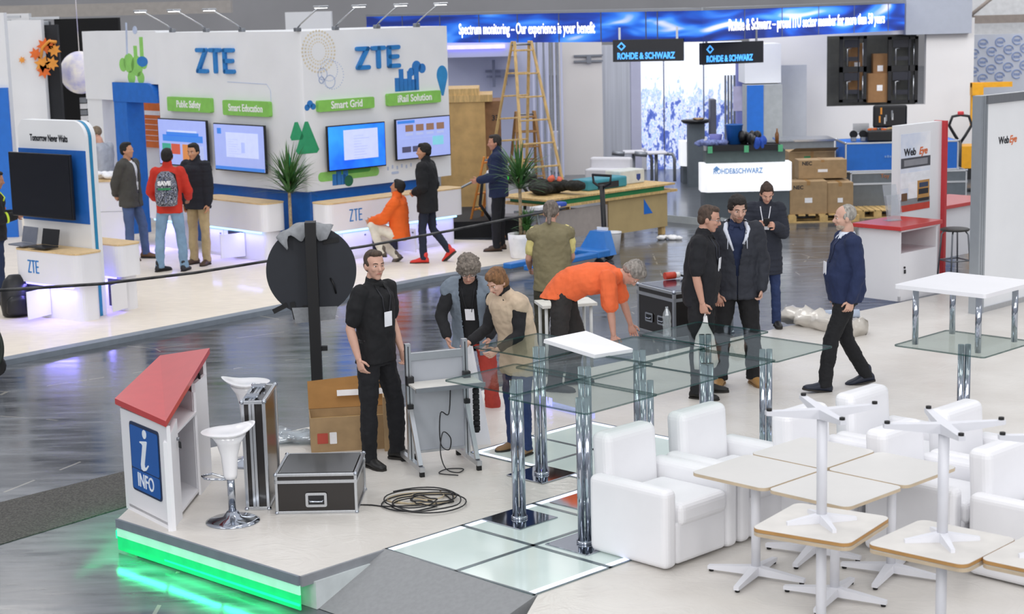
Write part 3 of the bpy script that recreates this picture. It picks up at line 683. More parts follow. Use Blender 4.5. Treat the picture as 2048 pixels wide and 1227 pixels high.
# ---- barrier strap running across the foreground of the booth
post0 = G(-90, 640, PZT)
pts = []
for (x, y, Y) in ((-120, 597, 17.2), (0, 580, 17.9), (205, 567, 19.0), (390, 545, 20.2), (545, 520, 21.0), (730, 492, 22.0), (900, 461, 22.9), (1045, 432, 23.8), (1130, 416, 24.6)): pts.append(AY(x, y, Y))
MB().tube(pts, .017, 6).build('barrier_rope', mat('black_white_tape', '#1c1c1e', .5, scale=6, col2='#4b4b4b'), label='long black tape stretched across in front of the white corner booth', cat='tape')
# small fallen bar between counters and floor: none
# ---- far left backdrop: pale wall, blue wall, dark backdrop with orange leaves and moon globe
mb = MB().mat(PWHITE)
q0 = AY(-60, 0, 31); q1 = AY(40, 400, 31)
mb.b2(q0.x, q1.x-.05, 31, 31.2, 0, 4.15-.15)
mb.build('booth_side_wall', PWHITE, label='pale wall with blue lower half at the far left edge', cat='wall')
zz = AY(20, 175, 31).z
MB().b2(q0.x, AY(33, 400, 31).x, 30.95, 31.0, 0.0, zz).build('blue_wall_panel', BLUE, label='plain bright blue panel behind the person at the far left edge', cat='panel')
a, b = AY(36, 470, 34), AY(82, 45, 34)
MB().b2(a.x, AY(86, 100, 34).x, 34, 34.2, 0, AY(60, 40, 34).z).build('white_backdrop', PWHITE, label='white backdrop printed with orange autumn leaves', cat='backdrop')
DK = mat('dark_backdrop', '#2a2c30', .8)
MB().b2(AY(74, 100, 34.3).x, AY(118, 100, 34.3).x, 34.25, 34.4, 0, AY(80, 50, 34.3).z).build('dark_backdrop', DK, label='dark grey backdrop with an orange leaf print', cat='backdrop')
MB().b2(AY(112, 100, 36).x, AY(240, 100, 36).x, 36, 36.2, 0, AY(120, 38, 36).z).build('black_backdrop', mat('black_cloth_backdrop', '#0f1012', .9), label='black cloth backdrop behind the moon globe', cat='backdrop')
def star(mb, c, r, Y, rot=0, n=7):
    mb.prism([(c.x+(r if i % 2 == 0 else r*.55)*math.cos(2*PI*i/(2*n)+rot), c.z+(r if i % 2 == 0 else r*.55)*math.sin(2*PI*i/(2*n)+rot)) for i in range(2*n)], Y-.02, Y, 'xz')
OR1, OR2 = mat('leaf_orange', '#f0a040', .6), mat('leaf_red_orange', '#e8702a', .6)
mb = MB()
for k, (x, y, r) in enumerate(((43, 120, .07), (70, 108, .13), (84, 128, .17), (87, 142, .15), (103, 127, .14), (88, 92, .16), (107, 100, .14), (100, 88, .1))):
    mb.mat(OR1 if k % 2 == 0 else OR2); star(mb, AY(x, y, 33.9), r, 33.95, k)
mb.mat(OR1).tube([AY(82, 115, 33.9), AY(85, 95, 33.9), AY(98, 82, 33.9), AY(113, 84, 33.9)], .03, 6)
mb.build('leaf_decoration', None, label='cluster of orange maple leaf cutouts between the white and dark backdrops', cat='decoration')
c = AY(161, 145, 35)
MB().ell(c, (.4, .4, .42), n=32, k=16).cyl((c.x, 35, c.z+.4), (c.x, 35, 6.5), .008, n=6).build('moon_globe', mat('lit_moon_globe', '#a9a8cf', .6, scale=4, col2='#e2ddd8', emit=.35, bump=.5, bscale=8), label='glowing violet-grey globe hanging before the black cloth', cat='globe')
mb = MB(); p = AY(167, 200, 34.8)
for k in range(7): mb.mat(PAPER if k % 2 else GREYM).box((p.x, 34.8, p.z-.12*k), (.13, .1, .1))
mb.build('poster_column', None, label='thin column of small grey and white notices below the globe', cat='sign')
# roof fascia of the stand beyond and small white boxes above
mb = MB().mat(mat('grey_fascia', '#a8a39e', .7)); 
a = AY(-40, 30, 38); b = AY(462, 30, 38)
mb.b2(a.x, b.x, 38, 38.3, AY(0, 37, 38).z, AY(0, 12, 38).z)
mb.build('roof_fascia', None, label='long grey roof edge of the stand behind, upper left', cat='roof edge')
mb = MB().mat(PWHITE); b = AY(420, 30, 37)
mb.b2(AY(-40, 30, 36.5).x, AY(60, 30, 36.5).x, 36.4, 36.6, AY(0, 60, 36.5).z, AY(0, 28, 36.5).z)
mb.build('white_header_board', None, label='white header board at the upper left edge', cat='board')
mb = MB(); mb.b2(AY(570, 30, 40).x, AY(662, 30, 40).x, 40, 40.3, 0, AY(600, 24, 40).z)
mb.build('white_header_block', PWHITE, label='small white header block behind the lamps above the corner wall', cat='board')
for k, (x, y) in enumerate(((12, 40), (90, 42))):
    p = AY(x, y, 36.0); t = thing('hanging_floodlight', ('grey floodlight on the white header, left one', 'grey floodlight on the white header, right one')[k], 'lamp', p, 0, 'grey floodlights')
    MB().box((0, 0, -.08), (.2, .18, .16), .02).build('housing', GREYM, t); MB().box((0, 0, .06), (.6, .06, .05)).build('bracket', ALU, t)
# ================================================================== the stand with the long LED banner (back right)
def ledmat(name, seed):
    m = bpy.data.materials.new(name); m.use_nodes = True; n = m.node_tree.nodes; l = m.node_tree.links; b = n['Principled BSDF']
    t = n.new('ShaderNodeTexCoord'); mp = n.new('ShaderNodeMapping'); mp.inputs['Location'].default_value = (seed, 0, seed); mp.inputs['Rotation'].default_value = (0, R(-9), 0); mp.inputs['Scale'].default_value = (.35, 1, 1.7)
    l.new(t.outputs['Object'], mp.inputs[0]); nz = n.new('ShaderNodeTexNoise'); nz.inputs['Scale'].default_value = 1.3; nz.inputs['Detail'].default_value = 1.5; nz.inputs['Distortion'].default_value = 1.2; l.new(mp.outputs[0], nz.inputs[0])
    r = n.new('ShaderNodeValToRGB'); l.new(nz.outputs['Fac'], r.inputs[0]); e = r.color_ramp.elements
    e[0].position = .34; e[0].color = lin('#16286c'); e[1].position = .68; e[1].color = lin('#d6d4ee')
    for p, c in ((.44, '#1a3c9c'), (.52, '#1f62cc'), (.60, '#4a8ee8')): q = e.new(p); q.color = lin(c)
    l.new(r.outputs[0], b.inputs['Base Color']); l.new(r.outputs[0], b.inputs['Emission Color']); b.inputs['Emission Strength'].default_value = .75; b.inputs['Roughness'].default_value = .5
    return m
LAV = mat('lavender_lit_wall', '#ccd0e8', .7, scale=.6, var=.03); CREAMW = mat('warm_white_wall', '#e2deda', .7, scale=.6, var=.03)
LED1 = ledmat('led_banner_image', 2.0); JOINT = mat('panel_joint', '#5a6482', .6); LETW = mat('lit_white_lettering', '#ffffff', .5, emit=1.2)
C0 = AY(1405, 83, 32.0); hB = AY(1405, 21, 32).z-C0.z
for (ang, sgn, xe, yb, txt, x0t, x1t, yt, ys, seams, lab) in (
    (-40, -1, 733, 47, 'Spectrum monitoring \u2013 Our experience is your benefit', 918, 1190, 49, 47, (805, 880, 958, 1035, 1118, 1202, 1292, 1315), 'left run of the blue LED banner reading Spectrum monitoring'),
    (47, 1, 1809, 47, 'Rohde & Schwarz \u2013 proud ITU sector member for more than 50 years', 1456, 1768, 48, 24, (1489, 1564, 1637, 1708, 1776), 'right run of the blue LED banner reading Rohde & Schwarz')):
    s1, _ = WL(xe, yb, C0, ang); M = T((C0.x, C0.y, 0)) @ RZ(R(ang))
    t = thing('led_banner', lab, 'banner', (C0.x, C0.y, 0), R(ang), 'two runs of the LED banner')
    a, b = min(0, s1), max(0, s1)
    MB().b2(a, b, 0, .3, C0.z, C0.z+hB).build('display_panel', LED1, t)
    for x in seams: s, _ = WL(x, 50, C0, ang); MB().b2(s-.012, s+.012, -.006, 0, C0.z, C0.z+hB).build('panel_joint', JOINT, t)
    sa, za = WL(x0t, yt, C0, ang); sb, zb = WL(x1t, ys, C0, ang)
    mb = MB().text(txt, .30, T((0, -.01, 0)), .004, .004); wid = max(v.x for v in mb.v)-min(v.x for v in mb.v); k = (sb-sa)/wid
    for v in mb.v: v.x = sa+v.x*k; v.z = v.z+C0.z+hB*.47
    mb.build('lettering', LETW, t)
    MB().b2(a, b, -.02, .32, C0.z+hB, C0.z+hB+.05).build('top_rail', ALU, t)
# soffit over the stand, grey header on the right
GH = mat('grey_header_cladding', '#a3a9b6', .7, var=.02)
sr, _ = WL(1809, 47, C0, 47); pr_ = along(C0, 47, sr)
o = MB().b2(AY(1812, 30, pr_.y+.1).x, AY(1944, 30, pr_.y+.1).x, pr_.y+.1, pr_.y+2.5, AY(1875, 68, pr_.y+.1).z, AY(1875, -60, pr_.y).z).build('grey_header', GH, label='plain grey header block right of the LED banner', cat='header')
# black hanging signs
for (p0, p1, ang, tx, lab) in (((1226, 124), (1367, 84), -12, 1236, 'black hanging sign with blue lettering under the banner, left one'), ((1405, 130), (1527, 88), 24, 1417, 'black hanging sign with blue lettering under the banner, right one')):
    Y = 32.4; o = AY(p0[0], p0[1], Y)
    if ang > 0: o = AY(p0[0], p0[1], 32.6)
    s1, z1 = WL(p1[0], p0[1], o, ang); t = thing('hanging_sign', lab, 'sign', (o.x, o.y, 0), R(ang), 'black hanging signs')
    MB().b2(0, s1, 0, .12, o.z, o.z+.40).build('sign_board', mat('sign_black', '#23252c', .4), t)
    MB().b2(.1, .14, .05, .07, o.z+.4, o.z+.62).b2(s1-.14, s1-.1, .05, .07, o.z+.4, o.z+.62).build('hanger', ALU, t)
    bl = mat('lit_blue_lettering', '#4fa8ff', .5, emit=1.1)
    mb = MB().text('ROHDE & SCHWARZ', .16, T((.08, -.008, o.z+.1)), .003, .006, xs=.70 if ang < 0 else .66)
    mb.prism([(.16, o.z+.2), (.24, o.z+.28), (.16, o.z+.36), (.08, o.z+.28)], -.008, 0, 'xz'); mb.build('lettering', bl, t)
    MB().prism([(.16, o.z+.235), (.205, o.z+.28), (.16, o.z+.325), (.115, o.z+.28)], -.012, -.006, 'xz').build('emblem_centre', DARKINK, t)
# stand floor (raised, dark) with pale step edge
SF = mat('dark_stand_floor', '#565a60', .3, scale=3, var=.1, coat=.3)
k0 = G(1413, 437, .12); k1 = along(k0, 134, 2.0); k2 = G(905, 425, .12); k3 = along(k0, 20, 9)
MB().prism([(q.x, q.y) for q in (k0, k3, k3+Vector((0, 11, 0)), Vector((-2.5, 45, 0)), Vector((k2.x, k2.y+2, 0)), k1)], 0, .12).build('trim_12', SF, kind='structure')
for a, b in ((k1, k0), (k0, k3)): strip('trim_13', a, b, 0, .125, .03, mat('pale_step_edge', '#b9c0c2', .5), 0, kind='structure')
# low black stage with pale wooden rim, seen behind the man in navy
a = G(905, 476); MB().b2(a.x, a.x+1.3, a.y, a.y+2.2, 0, .28).build('low_stage', mat('stage_black', '#16171a', .7), label='low black stage edge behind the man in the navy jacket', cat='stage')
# ---- back walls of that stand
def wallp(name, x0, x1, ytop, Y, m, lab, z0=0, th=.12, cat='wall panel'):
    a = AY(x0, 250, Y).x; b = AY(x1, 250, Y).x; return MB().b2(a, b, Y, Y+th, z0, AY((x0+x1)/2, ytop, Y).z).build(name, m, label=lab, cat=cat)
wallp('lavender_wall', 880, 1100, 60, 41, LAV, 'pale lavender wall behind the plywood crate and tall stepladder')
t = wallp('led_soffit', 880, 1040, 84, 39.5, LAV, 'pale soffit with a violet light line left of the tall stepladder', z0=AY(950, 114, 39.5).z, th=1.4, cat='soffit')
MB().b2(AY(893, 90, 39.4).x, AY(1010, 90, 39.4).x, 39.42, 39.49, AY(950, 98, 39.4).z, AY(950, 90, 39.4).z).build('light_strip', PURPLED, t, label='violet light strip')
wallp('cream_wall', 1120, 1206, 78, 39, CREAMW, 'warm white wall with two dark mounting rails')
wallp('grey_curtain_wall', 1200, 1262, 90, 39.3, mat('pale_grey_curtain', '#c2c6cf', .8, scale=4, stretch=(6, 6, .1), var=.08), 'pale grey curtain wall left of the lavender column', cat='curtain')
m = mat('slatted_grey', '#8e929c', .6); mb = MB(); y_ = 38.6
for i in range(9): x = AY(1066+7*i, 200, y_).x; mb.mat(m if i % 2 else LAV).b2(x, x+.045, y_, y_+.05, 0, AY(1080, 80, y_).z)
mb.build('slat_screen', None, label='upright slatted screen behind the tall stepladder', cat='screen')
mb = MB()
for y in (112, 123):
    a = AY(1148, y, 38.9); b = AY(1206, y, 38.9); mb.b2(a.x, b.x, 38.92, 39, a.z-.02, a.z+.02)
a = AY(1178, 118, 38.9); mb.b2(a.x-.05, a.x+.05, 38.9, 39, a.z-.09, a.z+.06)
mb.build('wall_rail_mount', GREYM, label='pair of thin dark mounting rails on the warm white wall', cat='wall mount')
mb = MB(); a = AY(1003, 142, 40.8)
mb.box((a.x, 40.93, a.z), (.75, .06, .06)).box((a.x, 40.85, a.z-.12), (.7, .05, .05)).box((a.x-.18, 40.8, a.z-.05), (.07, .06, .62)).box((a.x+.05, 40.75, a.z-.06), (.14, .12, .18)).box((a.x+.1, 40.7, a.z-.25), (.05, .08, .15))
mb.build('screen_mount', mat('grey_bracket', '#8d93ac', .5), label='empty grey television bracket on the lavender wall', cat='bracket')
wallp('lavender_column', 1263, 1283, 120, 37.5, mat('lavender_column', '#b4b6cc', .6, var=.02), 'narrow lavender column at the left of the bright mural', th=.3, cat='column')
# bright mural of a crowd
def mural():
    m = bpy.data.materials.new('backlit_crowd_mural'); m.use_nodes = True; n = m.node_tree.nodes; l = m.node_tree.links; b = n['Principled BSDF']
    t = n.new('ShaderNodeTexCoord'); mp = n.new('ShaderNodeMapping'); mp.inputs['Scale'].default_value = (5, 1, 2.2); l.new(t.outputs['Object'], mp.inputs[0])
    vz = n.new('ShaderNodeTexNoise'); vz.inputs['Scale'].default_value = 1.6; vz.inputs['Detail'].default_value = 5; vz.inputs['Roughness'].default_value = .7; l.new(mp.outputs[0], vz.inputs[0])
    sp_ = n.new('ShaderNodeSeparateXYZ'); l.new(t.outputs['Object'], sp_.inputs[0])
    mr = n.new('ShaderNodeMapRange'); mr.inputs[1].default_value = 2.55; mr.inputs[2].default_value = 1.5; mr.inputs[3].default_value = -.3; mr.inputs[4].default_value = .12; l.new(sp_.outputs['Z'], mr.inputs[0])
    ad = n.new('ShaderNodeMath'); l.new(vz.outputs['Fac'], ad.inputs[0]); l.new(mr.outputs[0], ad.inputs[1])
    r = n.new('ShaderNodeValToRGB'); l.new(ad.outputs[0], r.inputs[0]); e = r.color_ramp.elements; e[0].position = .44; e[0].color = lin('#eef4ff'); e[1].position = .8; e[1].color = lin('#3c4ea0')
    for p, c in ((.5, '#b9cdf4'), (.56, '#8fa3cf'), (.6, '#e4ebfb'), (.66, '#5369b4')): q = e.new(p); q.color = lin(c)
    l.new(r.outputs[0], b.inputs['Base Color']); l.new(r.outputs[0], b.inputs['Emission Color']); b.inputs['Emission Strength'].default_value = .8
    return m
wallp('crowd_mural', 1246, 1484, 85, 39.8, mural(), 'bright backlit blue and white mural of a crowd', cat='mural')
mb = MB()
for x in (1328, 1408): a = AY(x, 150, 39.7); mb.b2(a.x-.012, a.x+.012, 39.76, 39.8, .1, 3.4)
mb.build('mural_joint', JOINT, label='thin grey seams dividing the bright mural', cat='seam')
mb = MB()
for i in range(6): a = AY(1451+6*i, 200, 39.2); mb.b2(a.x-.02, a.x+.02, 39.2, 39.26, .1, AY(1470, 150, 39.2).z)
mb.build('dark_slats', GREYM, label='short row of dark upright slats at the right of the mural', cat='slats')
wallp('violet_pillar', 1474, 1494, 100, 37, mat('violet_pillar', '#7f86c9', .6, var=.03), 'violet-blue pillar carrying a paper notice left of the blue locker', th=.25, cat='pillar')
a = AY(1466, 222, 37); b = AY(1492, 172, 37); MB().b2(a.x, b.x, 36.99, 37.0, a.z, b.z).build('paper_notice', mat('notice_paper', '#c9c6e6', .7), label='printed paper notice taped to the violet pillar', cat='notice')
# locker block
Y = 35.5
a = AY(1494, 300, Y); b = AY(1527, 170, Y); c = AY(1565, 170, Y); t = thing('tall_locker', 'tall locker with glossy blue front and grey side', 'locker', (a.x, Y, .12))
MB().b2(0, b.x-a.x, 0, .02, .05, b.z-.12).build('door', BLUE, t); MB().b2(0, c.x-a.x, .02, .7, 0, b.z-.12).build('body', mat('locker_grey', '#a9aeb0', .6), t)
MB().b2(.04, .2, -.01, 0, .7, .72).build('handle', ALU, t)
wallp('hood_panel', 1490, 1562, 88, 35.8, PWHITE, 'white boxed hood above the blue locker', z0=AY(1525, 166, 35.8).z, th=1.0, cat='hood')
wallp('pale_partition', 1560, 1613, 130, 36.5, mat('pale_grey_partition', '#bcc0c8', .5, var=.02), 'pale grey partition right of the locker', cat='partition')
# big white wall with an opening that holds a screen rack
Y = 37.5
x = lambda p: AY(p, 250, Y).x
z = lambda p: AY(1750, p, Y).z
t = thing('booth_back_wall', 'large white booth wall with a rectangular opening full of black screen racks', 'wall', (0, Y, 0))
W2 = mat('warm_white_board', '#e4e3e4', .6, scale=.7, var=.03)
mb = MB(); mb.b2(x(1500), x(1653), 0, .15, 0, z(40)); mb.b2(x(1653), x(1850), 0, .15, 0, z(211)); mb.b2(x(1653), x(1850), 0, .15, z(70), z(40)); mb.b2(x(1850), x(1945), 0, .15, 0, z(40)); mb.build('wall_board', W2, t)
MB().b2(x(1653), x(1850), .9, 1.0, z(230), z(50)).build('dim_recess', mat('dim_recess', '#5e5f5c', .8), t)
def rack(px0, px1, py0, py1, lab):
    r = thing('screen_rack', lab, 'rack', (x(px0), Y+.3, z(py1)), 0, 'black screen mounting racks in the wall opening'); W_ = x(px1)-x(px0); H_ = z(py0)-z(py1); mb = MB()
    for xx in (0, W_-.07): mb.b2(xx, xx+.07, 0, .08, 0, H_)
    for zz in (0, H_-.06): mb.b2(0, W_, 0, .08, zz, zz+.06)
    mb.build('rack_frame', BLACK, r)
    mb = MB(); mb.b2(.1, W_-.15, .02, .05, H_*.66, H_*.9); mb.b2(.12, W_-.18, .02, .05, H_*.25, H_*.38); mb.b2(W_*.68, W_*.72, 0, .05, 0, H_); mb.build('cross_plate', mat('rack_navy', '#20222e', .4), r)
    mb = MB(); mb.tube([(.16, -.01, H_*.1), (.16, -.01, H_*.62), (.24, -.01, H_*.64)], .012, 6).tube([(W_*.85, -.01, H_*.1), (W_*.85, -.01, H_*.8)], .012, 6).build('cable_loop', ALU, r)
for a, b, c, d, lab in ((1684, 1738, 72, 139, 'upper left black screen rack'), (1684, 1738, 139, 205, 'lower left black screen rack'), (1781, 1841, 75, 139, 'upper right black screen rack'), (1781, 1841, 139, 209, 'lower right black screen rack')): rack(a, b, c, d, lab+' in the wall opening')
for (px, py, w_, h_, lab) in ((1757, 204, .5, .62, 'cardboard box with a white label seen through the wall opening'), (1758, 165, .3, .62, 'tall narrow cardboard carton seen through the wall opening, upper one'), (1712, 180, .3, 1.0, 'cardboard carton behind the left black rack')):
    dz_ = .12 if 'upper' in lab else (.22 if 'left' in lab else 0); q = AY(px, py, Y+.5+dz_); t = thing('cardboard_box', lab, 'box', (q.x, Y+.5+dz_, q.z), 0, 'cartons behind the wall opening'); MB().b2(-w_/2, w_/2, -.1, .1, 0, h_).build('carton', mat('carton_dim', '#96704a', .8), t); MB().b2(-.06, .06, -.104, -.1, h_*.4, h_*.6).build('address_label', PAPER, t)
# ceiling grid bits and logo wall, upper right
t = wallp('logo_wall', 1938, 2075, 68, 40, mat('logo_board', '#d2d7e2', .6, var=.01), 'pale wall covered with repeated round blue logos', cat='wall')
LOGOB = mat('logo_blue', '#8fa6d6', .6)
mb = MB()
for (px, py) in ((1967, 87), (2001, 84), (2035, 80), (1949, 107), (1984, 103), (2018, 99), (2051, 96), (1966, 124), (2000, 118), (2034, 113), (1948, 143), (1983, 138), (2017, 134), (2050, 130), (1966, 157), (2000, 153), (2034, 148)):
    q = AY(px, py, 39.96); n_ = 22
    ring = [(q.x+.115*math.cos(2*PI*i/n_), q.z+.105*math.sin(2*PI*i/n_)) for i in range(n_-2)]+[(q.x+.098*math.cos(2*PI*i/n_), q.z+.088*math.sin(2*PI*i/n_)) for i in range(n_-3, -1, -1)]
    mb.prism(ring, 39.97, 39.995, 'xz'); mb.text('intel', .1, T((q.x, 39.985, q.z)), .003, .002, 'CENTER', xs=.85)
mb.build('printed_logos', LOGOB, t)
mb = MB(); a = AY(1942, 72, 44); b = AY(2080, 0, 44); mb.b2(a.x, b.x, 44, 44.2, a.z, b.z+2); mb.build('bright_gap_board', mat('bright_white_board', '#f2f3f4', .6), label='white board standing in for the bright ceiling gap above the round-logo wall', cat='wall')  # board added in place of the bright gap at the ceiling
mb = MB(); a = AY(1942, 42, 43); b = AY(2080, 30, 43); mb.b2(a.x, b.x, 43, 43.2, AY(2000, 46, 43).z, AY(2000, 30, 43).z); mb.tube([AY(1942, 30, 43), AY(1985, -5, 43)], .05, 6); mb.build('beige_beam', mat('beige_beam', '#a79b93', .7), label='beige beam above the round-logo wall', cat='beam')
# ---- reception counters of the stand
LITW = mat('lit_counter_front', '#f6f8ff', .4, emit=.55); DG = mat('dark_slate_laminate', '#565f66', .5)
def recep(x0, x1, ybase, ytop1, ylit1, ylit0, ylo, Y, lab, tx, top2=None):
    a = AY(x0, ylo, Y); b = AY(x1, ylo, Y); w_ = b.x-a.x; zf = lambda p: AY((x0+x1)/2, p, Y).z
    t = thing('reception_counter', lab, 'counter', (a.x, Y, .12)); q = .12
    MB().b2(.06, w_-.03, .15, .75, 0, zf(ylit0)-q+.05).build('base_cabinet', DG, t)
    MB().prism([(0, .12), (.1, 0), (w_-.05, 0), (w_, .1), (w_, .5), (0, .5)], zf(ylit0)-q, zf(ylit1)-q).build('lit_front', LITW, t)
    bl = mat('counter_letter_blue', '#7fb2ea', .5)
    mb = MB().text('ROHDE&SCHWARZ', .13, T((.2, -.006, (zf(ylit0)+zf(ylit1))/2-q+.12)), .003, .002, xs=.75); mb.prism([(.26, zf(ylit1)-q-.13), (.32, zf(ylit1)-q-.08), (.26, zf(ylit1)-q-.03), (.2, zf(ylit1)-q-.08)], -.006, 0, 'xz'); mb.build('lettering', bl, t)
    if ytop1:
        MB().b2(.1, w_-.1, .2, .7, zf(ylit1)-q, zf(ytop1)-q).build('upper_cabinet', mat('slate_green', '#4c5a5a', .5), t)
        MB().b2(.16, w_-.2, .1, .8, zf(ytop1)-q, zf(ytop1)-q+.1).build('worktop', BLACK, t)
        for u in (.16, w_*.5, w_-.2): MB().b2(u-.04, u+.04, .08, .12, zf(ytop1)-q-.03, zf(ytop1)-q+.09).build('green_tape_tab', mat('green_tape', '#5cb884', .6), t)
        return Vector((a.x, Y, zf(ytop1)+.1)), w_
    return Vector((a.x, Y, zf(ylit1))), w_
Yc = G(1415, 438, .12).y
ct, cw = recep(1404, 1585, 440, 302, 327, 383, 440, Yc, 'long counter with bright lit white front and dark base, blue bucket on top', 1415)
recep(1362, 1412, 370, None, 283, 332, 368, G(1385, 369, .12).y, 'small lit white counter with dark base behind the long counter', 1370)
zf = ct.z
def onct(px, lab): return None
def ctx(px): return AY(px, 290, Yc+.35).x
MB().lathe([(.0, 0), (.115, 0), (.155, .33), (.165, .34), (.155, .345), (.11, .02), (0, .02)]).build('bucket', mat('blue_plastic', '#1f5fae', .4), label='blue plastic bucket standing on the long reception counter', cat='bucket', loc=(ctx(1469), Yc+.4, zf))
MB().lathe([(0, 0), (.09, 0), (.12, .17), (.11, .17), (.085, .02), (0, .02)]).build('plastic_tub', mat('violet_plastic', '#7c7fc8', .5), label='small violet tub left of the blue bucket', cat='tub', loc=(ctx(1433), Yc+.45, zf+.0))
MB().lathe([(.0, 0), (.035, 0), (.035, .16), (.014, .21), (.014, .26), (0, .26)]).build('bottle', mat('brown_glass', '#8a5a2c', .15), label='brown glass bottle at the right end of the reception counter', cat='bottle', loc=(ctx(1553), Yc+.3, zf))
MB().lathe([(.0, 0), (.04, 0), (.045, .17), (.016, .22), (.016, .25), (0, .25)]).build('bottle', mat('milky_plastic', '#d5d8e0', .3), label='white plastic bottle at the left end of the reception counter', cat='bottle', loc=(ctx(1411), Yc+.3, zf-.1))
def pile(name, p, w_, d_, h_, m, lab, cat, seed, n=9):
    rn = random.Random(seed); mb = MB()
    for i in range(n): mb.ell((rn.uniform(-w_/2, w_/2), rn.uniform(-d_/2, d_/2), h_*.35+rn.uniform(0, h_*.35)), (w_*.25, d_*.35, h_*.42))
    return disp(mb, .02, 14).build(name, m, label=lab, cat=cat, loc=p)
def disp(mb, amp, sc, seed=0):
    for i, v in enumerate(mb.v): mb.v[i] = v+noise.noise_vector(v*sc+Vector((seed, 0, 0)))*amp
    return mb
pile('cloth_bundle', Vector((ctx(1426), Yc+.3, zf-.03)), .45, .3, .12, mat('blue_grey_cloth', '#7884b8', .9, scale=30, var=.3), 'crumpled blue-grey cloth at the left of the blue bucket', 'cloth', 3)
pile('jacket_pile', Vector((ctx(1500), Yc+.3, zf-.03)), .3, .3, .24, BLACK, 'black jacket heaped right of the blue bucket', 'jacket', 5)
pile('blue_cloth', Vector((ctx(1516), Yc+.2, zf-.12)), .22, .2, .26, mat('royal_blue_cloth', '#2b55b8', .8), 'royal blue cloth hanging off the counter beside the black jacket', 'cloth', 6)
MB().box((0, 0, .02), (.62, .35, .02), .004).build('grey_board', mat('speckled_grey', '#777b80', .8, scale=80, var=.5), label='speckled grey board on the counter by the brown bottle', cat='board', loc=(ctx(1553), Yc+.45, zf))
# high black table with things and a screen edge
p = G(1392, 330, .12); Yh = 36
a = AY(1375, 285, Yh); b = AY(1408, 250, Yh)
t = thing('high_table', 'dark pillar table with black round top before the mural', 'table', ((a.x+b.x)/2, Yh, .12)); hh = AY(1392, 246, Yh).z-.12
MB().b2(-.17, .17, -.15, .15, 0, hh).build('pillar', DG, t); MB().lathe([(0, 0), (.25, .0), (.3, .04), (.3, .07), (0, .07)]).build('table_top', BLACK, t).location = (0, 0, hh)
pile('cardboard_scraps', Vector(((a.x+b.x)/2, Yh, .12+hh+.07)), .25, .2, .05, CARD, 'cardboard scraps on the black high table', 'cardboard', 9, 4)
p = AY(1425, 265, 35.2); MB().box((0, 0, .35), (.12, .35, .75), .02).b2(-.03, .03, -.03, .03, .12-p.z+.05, 0).build('tablet_stand', mat('dark_bezel', '#4c4f5e', .4), label='upright grey-framed screen seen edge-on right of the high table', cat='screen', loc=(p.x, 35.2, p.z-.05))
# ---- white seats and crates left of the mural
def sofa(px, py, w_, h_, d_, lab, m=PWHITE, ang=0, backh=.0):
    p = G(px, py, .12); t = thing('white_sofa', lab, 'sofa', p, R(ang), 'white furniture parked at the back')
    MB().box((0, d_/2, h_/2), (w_, d_, h_), .03).build('seat_block', m, t)
    MB().box((0, d_-.1, (h_+backh)/2+h_*.0), (w_*.98, .18, h_+backh), .04).build('backrest', m, t)
GW = mat('off_white_leather', '#d9d9de', .5, var=.02); 
sofa(1150, 345, .9, .55, .8, 'white sofa block behind the ladder', GW, 10, .35)
sofa(1250, 342, 1.0, .5, .8, 'white sofa block beside the thin pole', GW, 0, .3)
sofa(1212, 400, .85, .6, .5, 'white low seat behind the black hose reel', GW, -20, .2)
sofa(1318, 330, .8, .55, .7, 'white cube seat before the mural', GW, 0, .2)
p = G(1170, 322, .12); t = thing('copier', 'grey office machine with dark panel by the warm white wall', 'machine', p); MB().box((0, 0, .45), (.5, .5, .9), .03).build('housing', mat('machine_grey', '#8f94aa', .5), t); MB().b2(-.22, .02, -.26, -.25, .6, .85).build('control_panel', DARKINK, t)
p = G(1262, 330, .12); t = thing('easel_board', 'tilted grey display board on a frame before the lavender column', 'board', p, R(-20)); t.rotation_euler.x = 0
MB().add([Vector(v) for v in ((-.3, 0, .55), (.2, .0, .5), (.3, .25, 1.25), (-.05, .25, 1.25), (-.3, .03, .55), (.2, .03, .5), (.3, .28, 1.25), (-.05, .28, 1.25))], [(0, 1, 2, 3), (7, 6, 5, 4), (0, 4, 5, 1), (1, 5, 6, 2), (2, 6, 7, 3), (3, 7, 4, 0)]).build('panel', mat('grey_board', '#a9afb3', .6), t)
MB().tube([(.2, .02, 0), (.3, .26, 1.3)], .02).tube([(-.3, .02, 0), (-.05, .26, 1.25)], .02).build('frame', ALU, t)
for (px, py, lab) in ((1268, 380, 'white-topped bar table with grey bent tube arms, left one'), (1313, 382, 'white-topped bar table with grey bent tube arms, right one')):
    p = G(px, py, .12); t = thing('bar_table', lab, 'table', p, 0, 'white bar tables with grey arms')
    MB().box((0, 0, .78), (.42, .42, .05), .02).build('table_top', GW, t); MB().cyl((0, 0, 0), (0, 0, .76), .035).build('column', GREYM, t)
    MB().lathe([(0, 0), (.2, 0), (.2, .02), (.03, .05), (0, .05)]).build('foot_plate', ALU, t)
    MB().tube([(.18, -.1, .76), (.32, -.1, .75), (.36, -.1, .65), (.36, -.1, .2)], .035).tube([(-.2, -.22, .76), (-.45, -.22, .79)], .05).build('tube_arm', GREYM, t)
p = G(1225, 385, 0); MB().tube([p, p+Vector((0, 0, 1.35))], .012, 6).build('thin_pole', GREYM, label='thin upright pole among the parked white sofas', cat='pole') if 0 else None
